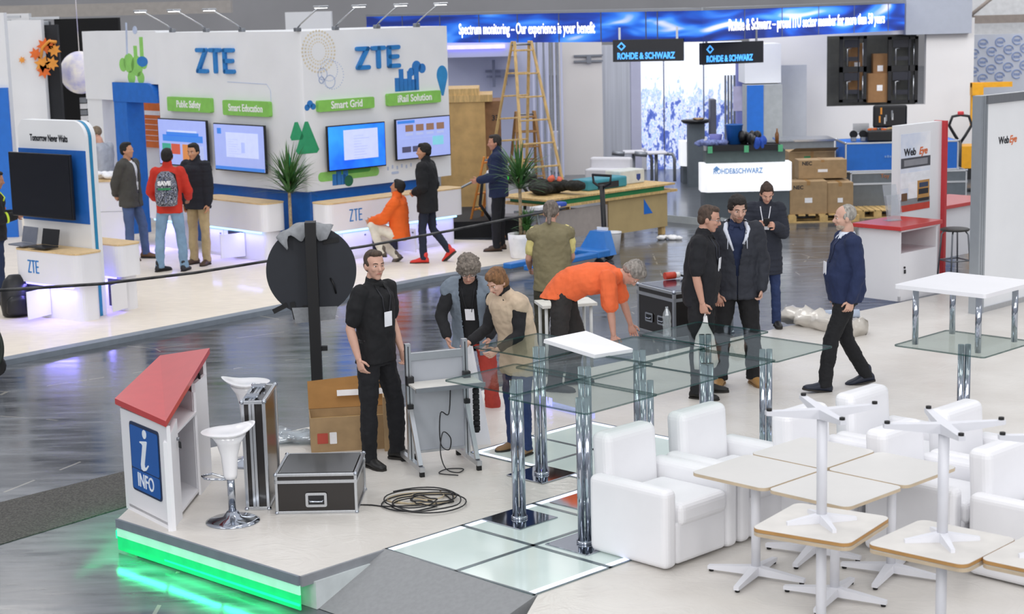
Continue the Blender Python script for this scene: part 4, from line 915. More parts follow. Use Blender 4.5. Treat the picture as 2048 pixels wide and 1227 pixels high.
# ---- plywood crate
a = G(893, 437, 0); Yq = 33.0
a = AY(880, 300, Yq); b = AY(972, 300, Yq); c = AY(1003, 300, Yq)
t = thing('plywood_crate', 'tall plywood crate numbered 33 right of the white corner booth', 'crate', (a.x, Yq, 0)); H_ = AY(940, 204, Yq).z
MB().b2(0, b.x-a.x, 0, 1.2, 0, H_).build('crate_front', PLY, t); MB().b2(b.x-a.x, c.x-a.x, .15, 1.3, 0, H_).build('crate_side', mat('brown_board', '#8f6a4a', .7, var=.1), t)
MB().b2(0, c.x-a.x-.15, -.02, 1.3, H_, H_+.13).b2(0, c.x-a.x-.4, .0, 1.3, H_+.13, H_+.25).build('lid_boards', PINE, t)
MB().text('33', .14, T((b.x-a.x+.12, .143, H_-.32)), .002, .003).build('lettering', DARKINK, t)
# ---- wooden stepladders (double, A shaped)
def stepladder(p, ang, H_, wb, wt, spread, n, lab, m=PINE, feet=None):
    t = thing('wooden_stepladder', lab, 'ladder', p, R(ang), 'wooden stepladders')
    for sgn, nm in ((-1, 'front_frame'), (1, 'rear_frame')):
        f = MB().mat(m)
        for sx in (-1, 1):
            p0 = Vector((sx*wb/2, sgn*spread/2, 0)); p1 = Vector((sx*wt/2, sgn*.04, H_)); d = (p1-p0); L = d.length; q = d.to_track_quat('Z', 'Y').to_matrix().to_4x4()
            f.box((p0+p1)/2, (.055, .03, L), .006, q)
            f.mat(RUBBER if feet else m).box(p0+d.normalized()*.04, (.062, .036, .09), .004, q); f.mat(m)
        r = f.build(nm, None, t); g = MB()
        for i in range(n):
            u = (i+.6)/n; w_ = wb+(wt-wb)*u; y = sgn*(spread/2*(1-u)+.04*u); MB().box((0, y, H_*u), (w_, .06, .028), .004).build('rung', m, r)
    MB().tube([(-wb*.4, -spread*.3, H_*.35), (-wb*.4, 0, H_*.28), (-wb*.4, spread*.3, H_*.35)], .008, 6).build('safety_cord', mat('yellow_cord', '#d8b23a', .7), t)
    MB().cyl((-wt/2-.03, 0, H_-.06), (wt/2+.03, 0, H_-.06), .018).build('hinge_bolt', GREYM, t)
pL = G(1052, 445, 0.0); HL = ZH(82, pL)
stepladder(Vector((pL.x, pL.y, 0)), 28, HL, .95, .34, 1.75, 8, 'tall wooden double stepladder, the largest, reaching the banner')
pS = G(1055, 455, 0.0); pS = Vector((pL.x+.05, pL.y+1.6, 0)); stepladder(pS, 12, ZH(222, pS), .62, .34, 1.0, 7, 'smaller brown wooden stepladder inside the tall one', mat('brown_wood', '#a37b4c', .6, stretch=(3, 3, .6), var=.15))
# orange and wooden short ladder left of the man in navy
p = G(985, 468, 0); stepladder(p, 62, ZH(300, p)-.1, .42, .3, .75, 5, 'short orange-edged stepladder beside the man in the navy jacket', mat('orange_ladder', '#d98a3a', .6))
# hand truck / trolley by the crate
p = G(948, 425, 0); t = thing('hand_truck', 'grey tubular hand truck leaning by the plywood crate', 'trolley', p, 0)
MB().tube([(.15, 0, 0), (.16, 0, 1.0)], .03).tube([(-.4, 0, .35), (.15, 0, .32)], .02).tube([(-.15, .0, .3), (.05, 0, 0)], .015).build('frame', GREYM, t); MB().cyl((-.5, -.04, .16), (-.5, .04, .16), .15).build('wheel', RUBBER, t)
# ---- workbench / large wooden table with tools
pc = G(1220, 487, 0); HB = ZH(388, pc)
ang = 44.0
t = thing('plywood_workbench', 'large plywood workbench with green trays and a blue triangle sticker', 'workbench', (pc.x, pc.y, 0), R(ang))
BP = mat('bench_board', '#b7a172', .65, scale=3, var=.06)
L1 = 1.45
MB().b2(-.02, L1, 0, .03, .14, HB-.1).build('front_board', BP, t); MB().b2(-1.3, -.05, .0, .03, .2, HB-.16).build('clear_side_board', mat('smoked_acrylic', '#a9a09a', .4, var=.05), t)
for q in ((0, .05), (L1-.09, .05), (0, 1.0), (L1-.09, 1.0)): MB().b2(q[0], q[0]+.09, q[1], q[1]+.09, 0, HB-.1).build('leg', PINE, t)
MB().b2(-1.35, L1+.2, -.06, 1.15, HB-.1, HB-.06).build('lower_top', PINE, t)
MB().b2(-1.3, L1-.1, -.02, 1.0, HB-.06, HB+.02).build('green_tray', mat('green_tray', '#1f7a48', .5), t)
MB().b2(-1.5, L1+.15, -.05, 1.1, HB+.02, HB+.05).build('worktop', PINE, t)
MB().prism([(.0, 0), (.22, 0), (.0, .26)], -.004, 0, 'xz').build('blue_sticker', BLUE, t).location = (.85, 0, HB-.42)
fb = T((pc.x, pc.y, 0)) @ RZ(R(ang))
pt = lambda s, n_, z_=0: fb @ Vector((s, n_, HB+.05+z_))
MB().mat(mat('teal_case', '#3a8fa0', .5)).box((0, 0, .09), (.95, .4, .18), .03).mat(DARKINK).box((0, -.2, .07), (.5, .02, .1)).build('tool_case', None, label='long teal tool case on the workbench', cat='case', loc=pt(.25, .45), rz=R(ang))
o = MB().mat(mat('white_box', '#d6d9d4', .5)).box((0, 0, .12), (.62, .35, .24), .02).mat(mat('crest_blue', '#31478f', .5)).prism([(.1, .16), (.2, .16), (.2, .08), (.15, .04), (.1, .08)], -.178, -.175, 'xz').build('white_box', None, label='white box with blue crest on the right end of the workbench', cat='box', loc=pt(1.05, .6), rz=R(ang))
pile('clothes_heap', pt(-.75, .45), .7, .4, .22, mat('dark_cloth', '#23231f', .9, scale=20, var=.6), 'heap of dark clothes on the workbench', 'clothes', 12, 12)
pile('orange_cloth', pt(-.7, .55, .15), .2, .2, .14, mat('coral_cloth', '#d8694f', .8), 'coral cloth on top of the dark clothes heap', 'cloth', 13, 4)
# machine with black hose behind the bench
p = pt(-.35, 2.0); t = thing('hose_machine', 'white machine with black hose and green button behind the workbench', 'machine', (p.x, p.y, 0), 0)
MB().box((0, 0, .75), (.8, .5, .8), .08).build('housing', GW, t); MB().box((.1, -.28, 1.02), (.75, .1, .16), .03).build('control_head', BLACK, t); MB().cyl((-.05, -.33, 1.04), (-.05, -.35, 1.04), .05).build('green_button', mat('green_lit', '#28b43c', .4, emit=.5), t)
MB().tube([(-.3, -.3, .3), (-.5, -.32, .6), (-.45, -.34, 1.0), (-.15, -.36, 1.2), (.1, -.36, 1.1), (.3, -.36, .8), (.25, -.36, .5)], .028).build('hose', BLACK, t)
MB().tube([(-.35, -.3, 1.12), (-1.2, -.25, .7), (-1.9, -.2, .4)], .02).build('suction_wand', GREYM, t)
# folding white table with blue clamp left of the bench
p = pt(-1.6, -.1); MB().mat(PAPER).box((0, 0, -.1), (.5, .2, .05), .01).mat(mat('blue_strap', '#3a5ab8', .6)).box((.28, 0, -.08), (.24, .2, .07), .02).build('roll_of_film', None, label='white roll with blue end lying at the left of the workbench', cat='roll', loc=p, rz=R(ang))
p = pt(-1.75, .1); mb = MB()
for dx in (-.2, .2): mb.tube([(p.x+dx, p.y, 0), (p.x+dx*.6, p.y, HB-.1)], .018)
mb.tube([(p.x-.25, p.y, HB-.12), (p.x+.25, p.y, HB-.12)], .02); mb.build('trestle', GREYM, label='grey metal trestle standing left of the workbench', cat='trestle')
# ---- cardboard boxes on pallets
def pallet(p, ang, lab, w_=1.2, d_=.8):
    t = thing('wooden_pallet', lab, 'pallet', p, R(ang), 'wooden pallets'); k = mat('pallet_wood', '#cfae72', .75, scale=8, var=.2)
    mb = MB()
    for i in range(7): mb.b2(i*(w_/7), i*(w_/7)+.12, 0, d_, .12, .144)
    mb.build('deck_boards', k, t); mb = MB()
    for y in (0, d_/2-.05, d_-.1):
        for x_ in (0, w_/2-.07, w_-.14): mb.b2(x_, x_+.14, y, y+.1, .02, .12)
    mb.build('blocks', k, t); mb = MB()
    for y in (0, d_/2-.05, d_-.1): mb.b2(0, w_, y, y+.1, 0, .02)
    mb.build('skids', k, t); return t
p0 = G(1577, 446, 0); pallet(p0, 0, 'wooden pallet under the stacked brown cartons', 1.25, .9)
p1 = G(1665, 443, 0)+Vector((.5, .35, 0)); pallet(p1, 0, 'wooden pallet jutting out right of the brown cartons', .75, .8)
def carton(p, w_, d_, h_, ang, lab, txt=None, grp='brown cartons stacked by the lit counter', labels=1, m=CARD):
    t = thing('cardboard_box', lab, 'box', p, R(ang), grp)
    MB().box((w_/2, d_/2, h_/2), (w_, d_, h_), .006).build('carton', m, t)
    MB().b2(w_/2-.03, w_/2+.03, -.002, d_+.002, h_*.88, h_+.003).build('packing_tape', mat('brown_tape', '#a27b48', .4), t)
    if txt: MB().text(txt, .09, T((.06, -.003, h_*.82)), .001, .003).text('WATER', .001, T((0, 0, 0)), .001) if 0 else MB().text(txt, .09, T((.06, -.003, h_*.82)), .001, .003).build('lettering', DARKINK, t)
    if labels:
        lm = PAPER if labels > 1 else mat('label_beige', '#a78a60', .7)
        MB().b2(w_+.001, w_+.004, d_*.2, d_*.5, h_*.35, h_*.6).build('shipping_label', lm, t); MB().b2(w_*.4, w_*.6, -.004, -.001, h_*.35, h_*.5).build('shipping_label', lm, t)
    return t
zp = .144
bx = p0.x; by = p0.y+.05
carton(Vector((bx+.03, by, zp)), .66, .42, .58, 0, 'front brown carton printed NEC on the pallet', 'NEC', labels=2)
carton(Vector((bx+.70, by+.05, zp)), .46, .42, .54, 0, 'brown carton right of the front carton on the pallet', None, labels=2)
carton(Vector((bx+.25, by+.43, zp)), .9, .4, .55, 0, 'rear lower brown carton behind the front carton', None)
carton(Vector((bx+.25, by+.40, zp+.585)), .86, .44, .33, 0, 'upper brown carton printed NEC on the stack', 'NEC', labels=2)
p = Vector((AY(1578, 300, 32.6).x, 32.6, 0)); t = carton(p, .86, .6, AY(1620, 303, 32.6).z, 0, 'big open brown carton with a green sticker behind the stack', None, labels=2)
MB().b2(.28, .4, -.006, -.002, AY(1620, 335, 32.6).z, AY(1620, 312, 32.6).z).build('green_sticker', GREENT, t)
hz_ = AY(1620, 303, 32.6).z
MB().add([Vector(v) for v in ((0, 0, hz_), (.86, 0, hz_), (.9, -.15, hz_+.08), (.1, -.15, hz_+.08))], [(0, 1, 2, 3)]).build('open_flap', CARD, t)
# grey transport table behind
q = AY(1560, 300, 33.8); q2 = AY(1668, 300, 33.8); zt = AY(1610, 283, 33.8).z
t = thing('grey_crate', 'long grey metal-edged crate behind the open brown carton', 'crate', (q.x, 33.8, 0)); MB().b2(0, q2.x-q.x, 0, .8, .12, zt).build('body', mat('case_grey', '#8a9094', .5), t); MB().b2(-.02, q2.x-q.x+.02, -.02, .82, zt, zt+.04).build('lid_edge', ALU, t)
# ---- large transport cases (blue over grey)
def fcase(name, p, w_, d_, h_, ang, col, lab, split=.7, grp=None, handles=1, cat='case', wd=.03, txt=None, hface=(0,), lock=True):
    t = thing(name, lab, cat, p, R(ang), grp)
    MB().b2(.01, w_-.01, .01, d_-.01, .01, h_-.01).build('panels', col, t)
    e = MB(); r_ = wd
    for (x0, y0) in ((0, 0), (w_, 0), (0, d_), (w_, d_)): e.box((x0-(r_/2 if x0 else -r_/2), y0-(r_/2 if y0 else -r_/2), h_/2), (r_, r_, h_), .004)
    for z_ in (0, h_-r_):
        e.b2(0, w_, 0, r_, z_, z_+r_, .003); e.b2(0, w_, d_-r_, d_, z_, z_+r_, .003); e.b2(0, r_, 0, d_, z_, z_+r_, .003); e.b2(w_-r_, w_, 0, d_, z_, z_+r_, .003)
    if split:
        z_ = h_*split
        e.b2(-.003, w_+.003, -.003, .01, z_-r_*.55, z_+r_*.55); e.b2(-.003, .01, -.003, d_, z_-r_*.55, z_+r_*.55); e.b2(w_-.01, w_+.003, 0, d_, z_-r_*.55, z_+r_*.55)
    e.build('aluminium_edges', ALU, t)
    for x0 in (0, w_):
        for y0 in (0, d_):
            for z0 in (0, h_): MB().ell((x0+(.008 if x0 == 0 else -.008), y0+(.008 if y0 == 0 else -.008), z0+(.008 if z0 == 0 else -.008)), (wd*.75,)*3, n=8, k=5).build('ball_corner', CHROME, t)
    for k in range(handles):
        hx = w_*(k+1)/(handles+1); zc = h_*(.35 if split else .5)
        g = MB().mat(ALU); g.prism(rrect(.16, .11, .015, 3, hx, zc), -.008, .0, 'xz'); g.mat(BLACK); g.b2(hx-.06, hx+.06, -.01, -.006, zc-.035, zc+.035); g.mat(CHROME); g.tube([(hx-.05, -.012, zc+.0), (hx-.045, -.022, zc-.01), (hx+.045, -.022, zc-.01), (hx+.05, -.012, zc)], .007, 6)
        g.build('handle', None, t)
    if txt: MB().text(*txt[:3]).build('lettering', txt[3], t)
    return t
pg = G(1700, 428, 0); wl_ = AY(1935, 330, pg.y).x-pg.x; hg = ZH(345, pg)
fcase('transport_case', Vector((pg.x, pg.y, 0)), wl_, 1.0, hg, 0, mat('slate_case', '#6d757c', .5), 'big grey transport case under the blue one', .72, 'stacked big transport cases', 0, txt=('Toy', .1, T((.55, -.006, hg*.9)), mat('orange_print2', '#c07a4a', .6)))
zb_ = hg; pb2 = AY(1690, 338, pg.y+.05); wb_ = AY(1917, 338, pg.y+.05).x-pb2.x; hb = AY(1750, 284, pg.y+.05).z-zb_
T_blue = fcase('transport_case', Vector((pb2.x, pg.y+.05, zb_)), wb_, .95, hb, 0, BLUE, 'blue transport case on top of the grey one', 0, 'stacked big transport cases', 0)
mb = MB()
for i in range(11): mb.b2(.72+i*.045, .75+i*.045, -.004, .006, hb*.47, hb*(.53+.02*(i % 2)))
mb.build('case_print', mat('case_print', '#7fa6e0', .6), T_blue)
ztop = zb_+hb
for k, px in enumerate((1707, 1726)):
    q = AY(px, 270, pg.y+.3); t = thing('castor', ('castor wheel on the blue case, left one', 'castor wheel on the blue case, right one')[k], 'castor', (q.x, pg.y+.3, ztop), 0, 'upturned castors')
    MB().cyl((0, -.03, .13), (0, .03, .13), .07).build('wheel', RUBBER, t); MB().box((0, 0, .04), (.09, .1, .08), .01).build('fork', GREYM, t)
q = AY(1785, 285, pg.y+.3); t = thing('open_toolbox', 'open black toolbox full of tools on the blue case', 'toolbox', (q.x-.1, pg.y+.4, ztop), R(-4))
MB().box((0, -.1, .1), (.75, .42, .2), .03).build('base_tray', BLACK, t); d = MB().box((.1, .22, .42), (.62, .1, .42), .04).build('lid', BLACK, t); 
mb = MB(); random.seed(8)
for k in range(14): mb.mat((ALU, OR2, WOOD, GREYM)[k % 4]).box((random.uniform(-.33, .35), -.1+random.uniform(-.15, .15), .22), (random.uniform(.05, .2), .03, .03), 0, random.uniform(0, 3))
for k in range(6): mb.mat((ALU, OR1, GREYM)[k % 3]).box((random.uniform(-.1, .35), .16, random.uniform(.28, .55)), (.03, .02, .12))
mb.build('tools', None, t)
MB().mat(ALU).box((0, 0, .12), (.3, .2, .02)).box((0, .1, .2), (.3, .01, .2)).build('wire_basket', None, label='small wire basket left of the open toolbox', cat='basket', loc=(q.x-.5, pg.y+.6, ztop+.0))
# yellow forklift mast and pallet truck handle behind
q = AY(1942, 330, 36); t = thing('yellow_truck', 'yellow lift truck half hidden behind the white framed panel', 'forklift', (q.x, 36, 0)); YEL = mat('machine_yellow', '#e0a01c', .45)
MB().b2(-.25, .5, 0, .6, .35, AY(1945, 292, 36).z).build('body', YEL, t); MB().b2(-.02, .06, 0, .1, 1.2, AY(1945, 165, 36).z).build('mast', YEL, t); MB().b2(-.03, .8, -.05, .05, AY(1945, 175, 36).z, AY(1945, 165, 36).z).b2(-.03, .2, -.1, .1, AY(1945, 190, 36).z, AY(1945, 166, 36).z).build('top_guard', YEL, t); MB().b2(-.3, .4, .0, .5, 0.05, .35).build('chassis', BLACK, t)
p = G(1915, 420, 0); q = AY(1921, 245, 34); t = thing('pallet_truck', 'black looped handle of a pallet truck beyond the blue case', 'pallet truck', (q.x, 34, 0))
zc = q.z; MB().tube([(0, 0, 0), (0, 0, zc-.35)], .035).build('shaft', BLACK, t); MB().tube([(-.0, 0, zc-.4), (-.1, 0, zc-.25), (-.22, 0, zc-.05), (-.16, 0, zc+.12), (0, 0, zc+.15), (.16, 0, zc+.12), (.22, 0, zc-.05), (.1, 0, zc-.25), (0, 0, zc-.4)], .03).build('grip_loop', BLACK, t); MB().box((0, 0, zc+.18), (.12, .06, .08), .02).build('red_switch', RED, t); MB().box((0, 0, 0.1), (.4, .5, .2), .03).build('base', BLACK, t)
# ================================================================== near platform: furniture and equipment
R2 = math.sqrt(.5)
# ---- bar tables: square glass tops on twin chrome tubes
def glass_table(center, top, lab, ang=45, S=.74, z0=PZ, group='square glass bar tables'):
    t = thing('glass_bar_table', lab, 'table', (center.x, center.y, z0), R(ang), group); h = top-z0
    p = rrect(S, S, .03)
    g = MB().prism(p, h-.011, h).build('glass_top', GLASS, t)
    vs = [(x, y, z) for z in (h-.0115, h+.0005) for x, y in p]; n = len(p)
    MB().add(vs, [(i, (i+1) % n, n+(i+1) % n, n+i) for i in range(n)]).build('polished_edge', GEDGE, t)
    for s in (-1, 1):
        q = s*.026*R2; MB().cyl((q, -q, .012), (q, -q, h-.012), .024, n=24).build('chrome_tube', CHROME, t)
    MB().lathe([(0, .012), (.06, .012), (.06, .03), (0, .03)]).build('collar', CHROME, t)
    MB().box((0, 0, .007), (.4, .4, .012), .004).build('base_plate', mat('mirror_steel', '#b9bdc4', .06, 1, var=.02), t)
    return t
def gc(x, y, z=1.31, S=.74): p = G(x, y, z); return Vector((p.x, p.y+S*R2-.01, 0))
for (x, y, lab) in ((1033, 787, 'glass bar table nearest the aluminium rig, its base on the platform edge'), (1172, 826, 'glass bar table nearest the camera, beside the first white armchair'),
                    (1080, 716, 'glass bar table beside the woman in the beige vest'), (1175, 759, 'glass bar table in the middle of the near row, behind the nearest one'), (1305, 789, 'glass bar table behind the tall back of the first armchair'),
                    (1289, 724, 'glass bar table carrying the tilted white board'), (1430, 752, 'glass bar table in front of the man holding the plastic bag'), (1425, 690, 'glass bar table with a plastic bottle, beside the flight case'),
                    (1552, 722, 'glass bar table at the right end of the row, before the hooded jacket')):
    glass_table(gc(x, y), 1.31, lab)
cR_ = gc(1965, 712); glass_table(cR_, 1.31, 'single glass bar table at the right edge carrying a white side table', S=.78)
# white side table with chrome legs stands on it
t = thing('white_side_table', 'white topped table with chrome legs standing on the glass table at the right edge', 'table', (cR_.x, cR_.y, 1.31), R(45)); zt = AY(1932, 565, cR_.y).z-1.31
for sx in (-1, 1):
    for sy in (-1, 1): MB().cyl((sx*.27, sy*.27, 0), (sx*.27, sy*.27, zt-.02), .024).build('leg', CHROME, t)
MB().prism(rrect(.78, .78, .02), zt-.03, zt).build('table_top', WHITE, t)
# white board resting on the glass
a, b, c, d = G(1088, 678, 1.42), G(1190, 709, 1.335), G(1266, 697, 1.335), G(1172, 661, 1.42)
u = (b-a); mb = MB(); vs = [a, b, c, d]; up = (b-a).cross(d-a).normalized(); 
if up.z < 0: up = -up
mb.add([q for q in vs]+[q-up*.03 for q in vs], [(0, 1, 2, 3), (7, 6, 5, 4), (0, 4, 5, 1), (1, 5, 6, 2), (2, 6, 7, 3), (3, 7, 4, 0)]).build('white_board', WHITE, label='flat white board lying tilted across the glass tables', cat='board')
# plastic bottle
MB().lathe([(0, 0), (.032, 0), (.035, .02), (.031, .06), (.036, .1), (.03, .12), (.036, .15), (.03, .19), (.012, .225), (.012, .24), (0, .24)]).build('plastic_bottle', CLEARP, label='clear plastic bottle standing on the glass table by the flight case', cat='bottle', loc=G(1334, 672, 1.31)+Vector((0, 0, .0)))
# ---- armchairs
LEA = mat('white_leather', '#ececef', .42, scale=3, var=.02, bump=.12, bscale=9, coat=.08)
def armchair():
    t = thing('white_armchair', 'x', 'armchair', (0, 0, 0))
    MB().box((0, .06, .17), (.52, .62, .30), .03, seg=3).build('base', LEA, t)
    MB().box((0, .1, .36), (.50, .60, .16), .05, seg=4).build('seat_cushion', LEA, t)
    for s in (-1, 1):
        MB().box((s*.32, .03, .28), (.125, .70, .54), .045, seg=4).build('armrest', LEA, t)
    b = MB().box((0, -.29, .42), (.52, .17, .78), .055, seg=4)
    for v in b.v:
        if v.z > .3: v.y -= (v.z-.3)*.08
        v.x *= 1-.0*(v.z)
    b.build('backrest', LEA, t)
    return t
arm0 = armchair(); used = [False]
def put_chair(c, face, lab, z=PZ):
    rz = R(face-90)
    if not used[0]: used[0] = True; arm0.location = (c.x, c.y, z); arm0.rotation_euler.z = rz; arm0['label'] = lab; arm0['group'] = 'white leather armchairs'; return arm0
    return dup(arm0, (c.x, c.y, z), rz, lab, 'white leather armchairs')
u44 = Vector((math.cos(R(44)), math.sin(R(44)), 0)); um = Vector((math.cos(R(-46)), math.sin(R(-46)), 0))
k = G(1325, 1144, PZ); put_chair(k-um*.35+u44*.385, -46, 'white armchair nearest the glass tables, front of the row')
put_chair(k-um*.35+u44*1.17, -46, 'white armchair second in the row, beyond the nearest one')
def back_at(x, y, face=-46, z=1.04):
    p = G(x, y, z); f = Vector((math.cos(R(face)), math.sin(R(face)), 0)); return p+f*.33
c3_ = back_at(1600, 818)
labs = (('white armchair behind the cafe tables, beneath the walking man, leftmost of its block', 'white armchair just right of the walking man\'s shoes'),
        ('white armchair between the two upturned table pedestals, its arm nearer the camera', 'white armchair below the pedestal of the right glass table'),
        ('large white armchair at the right edge, nearest the camera', 'white armchair at the right edge just beyond the nearest one there'))
for i in range(3):
    for j in range(2): put_chair(c3_+um*(.80*i)+u44*(.77*j), -46, labs[i][j])
# ---- cafe tables, upright and upside down
PWD = mat('powder_coated_white', '#dfe0e6', .4, var=.015); TOPW = mat('white_table_laminate', '#dcdad6', .3, var=.01, coat=.15); PLYE = mat('plywood_edge', '#b98d55', .6); UNDER = mat('pale_underside', '#d6d3ce', .6, scale=6, var=.05)
def cafe(inv=False, H=.72, S=.60, plyw=False):
    t = thing('cafe_table', 'x', 'table', (0, 0, 0)); z = (lambda v: H-v) if inv else (lambda v: v)
    lo, hi = sorted((z(H-.022), z(H)))
    MB().prism(rrect(S, S, .055, 6), lo, hi).build('table_top', TOPW, t) if not inv else MB().prism(rrect(S, S, .055, 6), lo, hi).build('table_top', UNDER, t)
    p = rrect(S+.003, S+.003, .056, 6); n = len(p)
    vs = [(x, y, q) for q in (lo+.001, hi-.001) for x, y in p]
    MB().add(vs, [(i, (i+1) % n, n+(i+1) % n, n+i) for i in range(n)]).build('edge_band', PLYE if inv else mat('pale_ply_edge', '#c9b79c', .5), t)
    MB().cyl((0, 0, z(.05)), (0, 0, z(H-.022)), .03, n=20).build('column', PWD, t)
    def arms(L, z0, z1, w0, w1, nm, pads):
        for k in range(4):
            a = R(90*k+(45 if inv else 16)); d = Vector((math.cos(a), math.sin(a), 0)); s = Vector((-d.y, d.x, 0)); vs = []
            for (u, zc, w, h) in ((.0, z0, w0, .03), (L, z1, w1, .012)):
                for sx in (-1, 1):
                    for sz in (-1, 1):
                        q = d*u+s*sx*w; vs.append((q.x, q.y, z(zc+sz*h/1)))
            f = [(0, 1, 3, 2), (4, 6, 7, 5), (0, 4, 5, 1), (2, 3, 7, 6), (0, 2, 6, 4), (1, 5, 7, 3)]
            o = MB().add(vs, f).build(nm, PWD, t)
            if pads:
                q = d*(L-.02); lo_, hi_ = sorted((z(z1-.012), z(z1-.026))); MB().cyl((q.x, q.y, lo_), (q.x, q.y, hi_), .016, n=12).build('foot_pad', RUBBER, o)
    arms(.335, .055, .03, .03, .018, 'foot', True)
    arms(.21, H-.05, H-.03, .022, .012, 'top_brace', False)
    return t
cu, ci = cafe(), cafe(True)
def put(src, c, z, ang, lab, g, first):
    if first[0]: first[0] = False; src.location = (c.x, c.y, z); src.rotation_euler.z = R(ang); src['label'] = lab; src['group'] = g; return
    dup(src, (c.x, c.y, z), R(ang), lab, g)
fu, fi = [True], [True]; CT = .97
def cc(x, y, S=.60): p = G(x, y, CT); return Vector((p.x, p.y+S*R2*1.0, 0))
cA = cc(1531, 977); cC = cA+um*.62; cB = cA+u44*.62; cD = cC+u44*.62
g = 'white square cafe tables standing upright'
put(cu, cA, PZ, 44, 'upright white cafe table nearest the two armchairs', g, fu)
put(cu, cC, PZ, 44, 'upright white cafe table just behind the nearer stacked pair', g, fu)
put(cu, cB, PZ, 44, 'upright white cafe table farthest back in the block of four', g, fu)
put(cu, cD, PZ, 44, 'upright white cafe table on the right of the block of four', g, fu)
cE = G(1643, 1052, CT); cF = G(1884, 1090, CT); cH = G(2115, 1120, CT); g2 = 'white cafe tables stacked upside down on others'
for c_, w_ in ((cE, 'left'), (cF, 'middle'), (cH, 'right, cut by the frame edge')):
    put(cu, c_, PZ, 55 if w_ == 'left' else 48, 'upright white cafe table bearing an upturned one, %s stack' % w_, g, fu)
    put(ci, c_, CT+.002, 55 if w_ == 'left' else 47, 'upturned white cafe table with black foot pads, %s stack' % w_, g2, fi)
# ---- information desk
KEY = mat('grey_key_shadow', '#55575c', .5)
a = G(253, 1015, PZ); b = G(345, 1062, PZ); c = G(425, 960, PZ)
LW = (b-a).length; angF = math.degrees(math.atan2(b.y-a.y, b.x-a.x)); D = 1.25
# frame: x along the short front face, y going back
t = thing('info_desk', 'white information desk with sloping red top and blue INFO sign', 'desk', (a.x, a.y, PZ), R(angF))
rc = (c-b); rc.z = 0
la = T(Vector((a.x, a.y, 0))) @ RZ(R(angF)); inv = la.inverted(); lc = inv @ Vector((c.x, c.y, 0)); lb = inv @ Vector((b.x, b.y, 0))
hA = ZH(803, a)-PZ; hB2 = ZH(838, b)-PZ; hC = ZH(702, c)-PZ
hA = hB2 = .5*(hA+hB2); 
sidev = Vector((lc.x-lb.x, lc.y-lb.y, 0))
p0, p1 = Vector((0, 0, 0)), lb.copy(); p2 = p1+sidev; p3 = Vector((p0.x+sidev.x*.88+.0, sidev.y*.88, 0))
th = .03
def slab(mb, A, B, za, zb, th_, inn):
    'upright panel from A to B with sloping top'
    d = (B-A).normalized(); n_ = Vector((-d.y, d.x, 0))*inn*th_
    vs = [A, B, B+n_, A+n_]; vv = [(v.x, v.y, 0) for v in vs]+[(A.x, A.y, za), (B.x, B.y, zb), ((B+n_).x, (B+n_).y, zb), ((A+n_).x, (A+n_).y, za)]
    return mb.add(vv, [(0, 3, 2, 1), (4, 5, 6, 7), (0, 1, 5, 4), (1, 2, 6, 5), (2, 3, 7, 6), (3, 0, 4, 7)])
slab(MB(), p0, p1, hA-.05, hA-.05, th, 1).build('front_panel', WHITE, t)
slab(MB(), p0, p3, hA-.05, hC-.19, th, -1).build('side_panel', WHITE, t)
slab(MB(), p3, p2, hC-.19, hC-.05, th, -1).build('back_panel', WHITE, t)
# open side: frame, cupboard block front, shelf, cupboard block back
f1 = p1.lerp(p2, .24); f2 = p1.lerp(p2, .70)
zl = lambda u: hA-.05+(hC-hA)*u
d1 = slab(MB(), p1, f1, zl(0)-.12, zl(.0)-.02, th, 1).build('near_cupboard_door', WHITE, t)
d2 = slab(MB(), f2, p2, zl(.55)-.02, zl(.95)-.12, th, 1).build('far_cupboard_door', WHITE, t)
iv = (p0-p1).normalized()
for q, zz in ((f1, zl(.15)-.12), (f2, zl(.6)-.1)): slab(MB(), q, q+iv*LW*.8, zz, zz, .02, 1).build('divider', WHITE, t)
mb = MB(); sh = [p1+iv*.02, p2+iv*.02, p2+iv*(LW-.06), p1+iv*(LW-.06)]
MB().prism([(q.x, q.y) for q in sh], .03, .05).build('floor_board', WHITE, t)
sh = [f1, f2, f2+iv*.35, f1+iv*.35]; MB().prism([(q.x, q.y) for q in sh], hA*.78, hA*.8).build('shelf', WHITE, t)
for q, zz in ((f1.lerp(p1, .12), .62), (f2.lerp(p2, .16), .98)):
    dd = (p2-p1).normalized(); n_ = Vector((dd.y, -dd.x, 0)); MB().cyl(Vector((q.x, q.y, zz)), Vector((q.x, q.y, zz))+n_*.02, .012).build('lock', GREYM, t); MB().box(Vector((q.x, q.y, zz-.045))+n_*.02, (.03, .012, .05), .004).build('key', BLACK, t)
ov = .04
q0, q1, q2, q3 = Vector((-ov, -ov*.5, 0)), Vector((p1.x+ov, p1.y-ov*.5, 0)), Vector((p2.x+ov, p2.y+ov*.5, 0)), Vector((p3.x-ov, p3.y+ov, 0))
tv_ = [(q0, hA), (q1, hA), (q2, hC), (q3, hC-.03)]
hL = hA+(hC-hA)*.62; qm = Vector((q0.x+(q3.x-q0.x)*.70-.0, q0.y+(q3.y-q0.y)*.7, 0))
top = [(q0, hA+.02), (q1, hA), (q2, hC+.03), (q3, hC-.13)]
vv = [(q.x, q.y, z_-.045) for q, z_ in top]+[(q.x, q.y, z_) for q, z_ in top]
MB().add(vv, [(0, 3, 1), (1, 3, 2), (4, 5, 7), (5, 6, 7), (0, 1, 5, 4), (1, 2, 6, 5), (2, 3, 7, 6), (3, 0, 4, 7)]).build('red_top', mat('red_desk_top', '#c43a3a', .28, var=.03, coat=.25), t)
sw = LW*.60; sx = LW*.52; zs0, zs1 = .20, .71
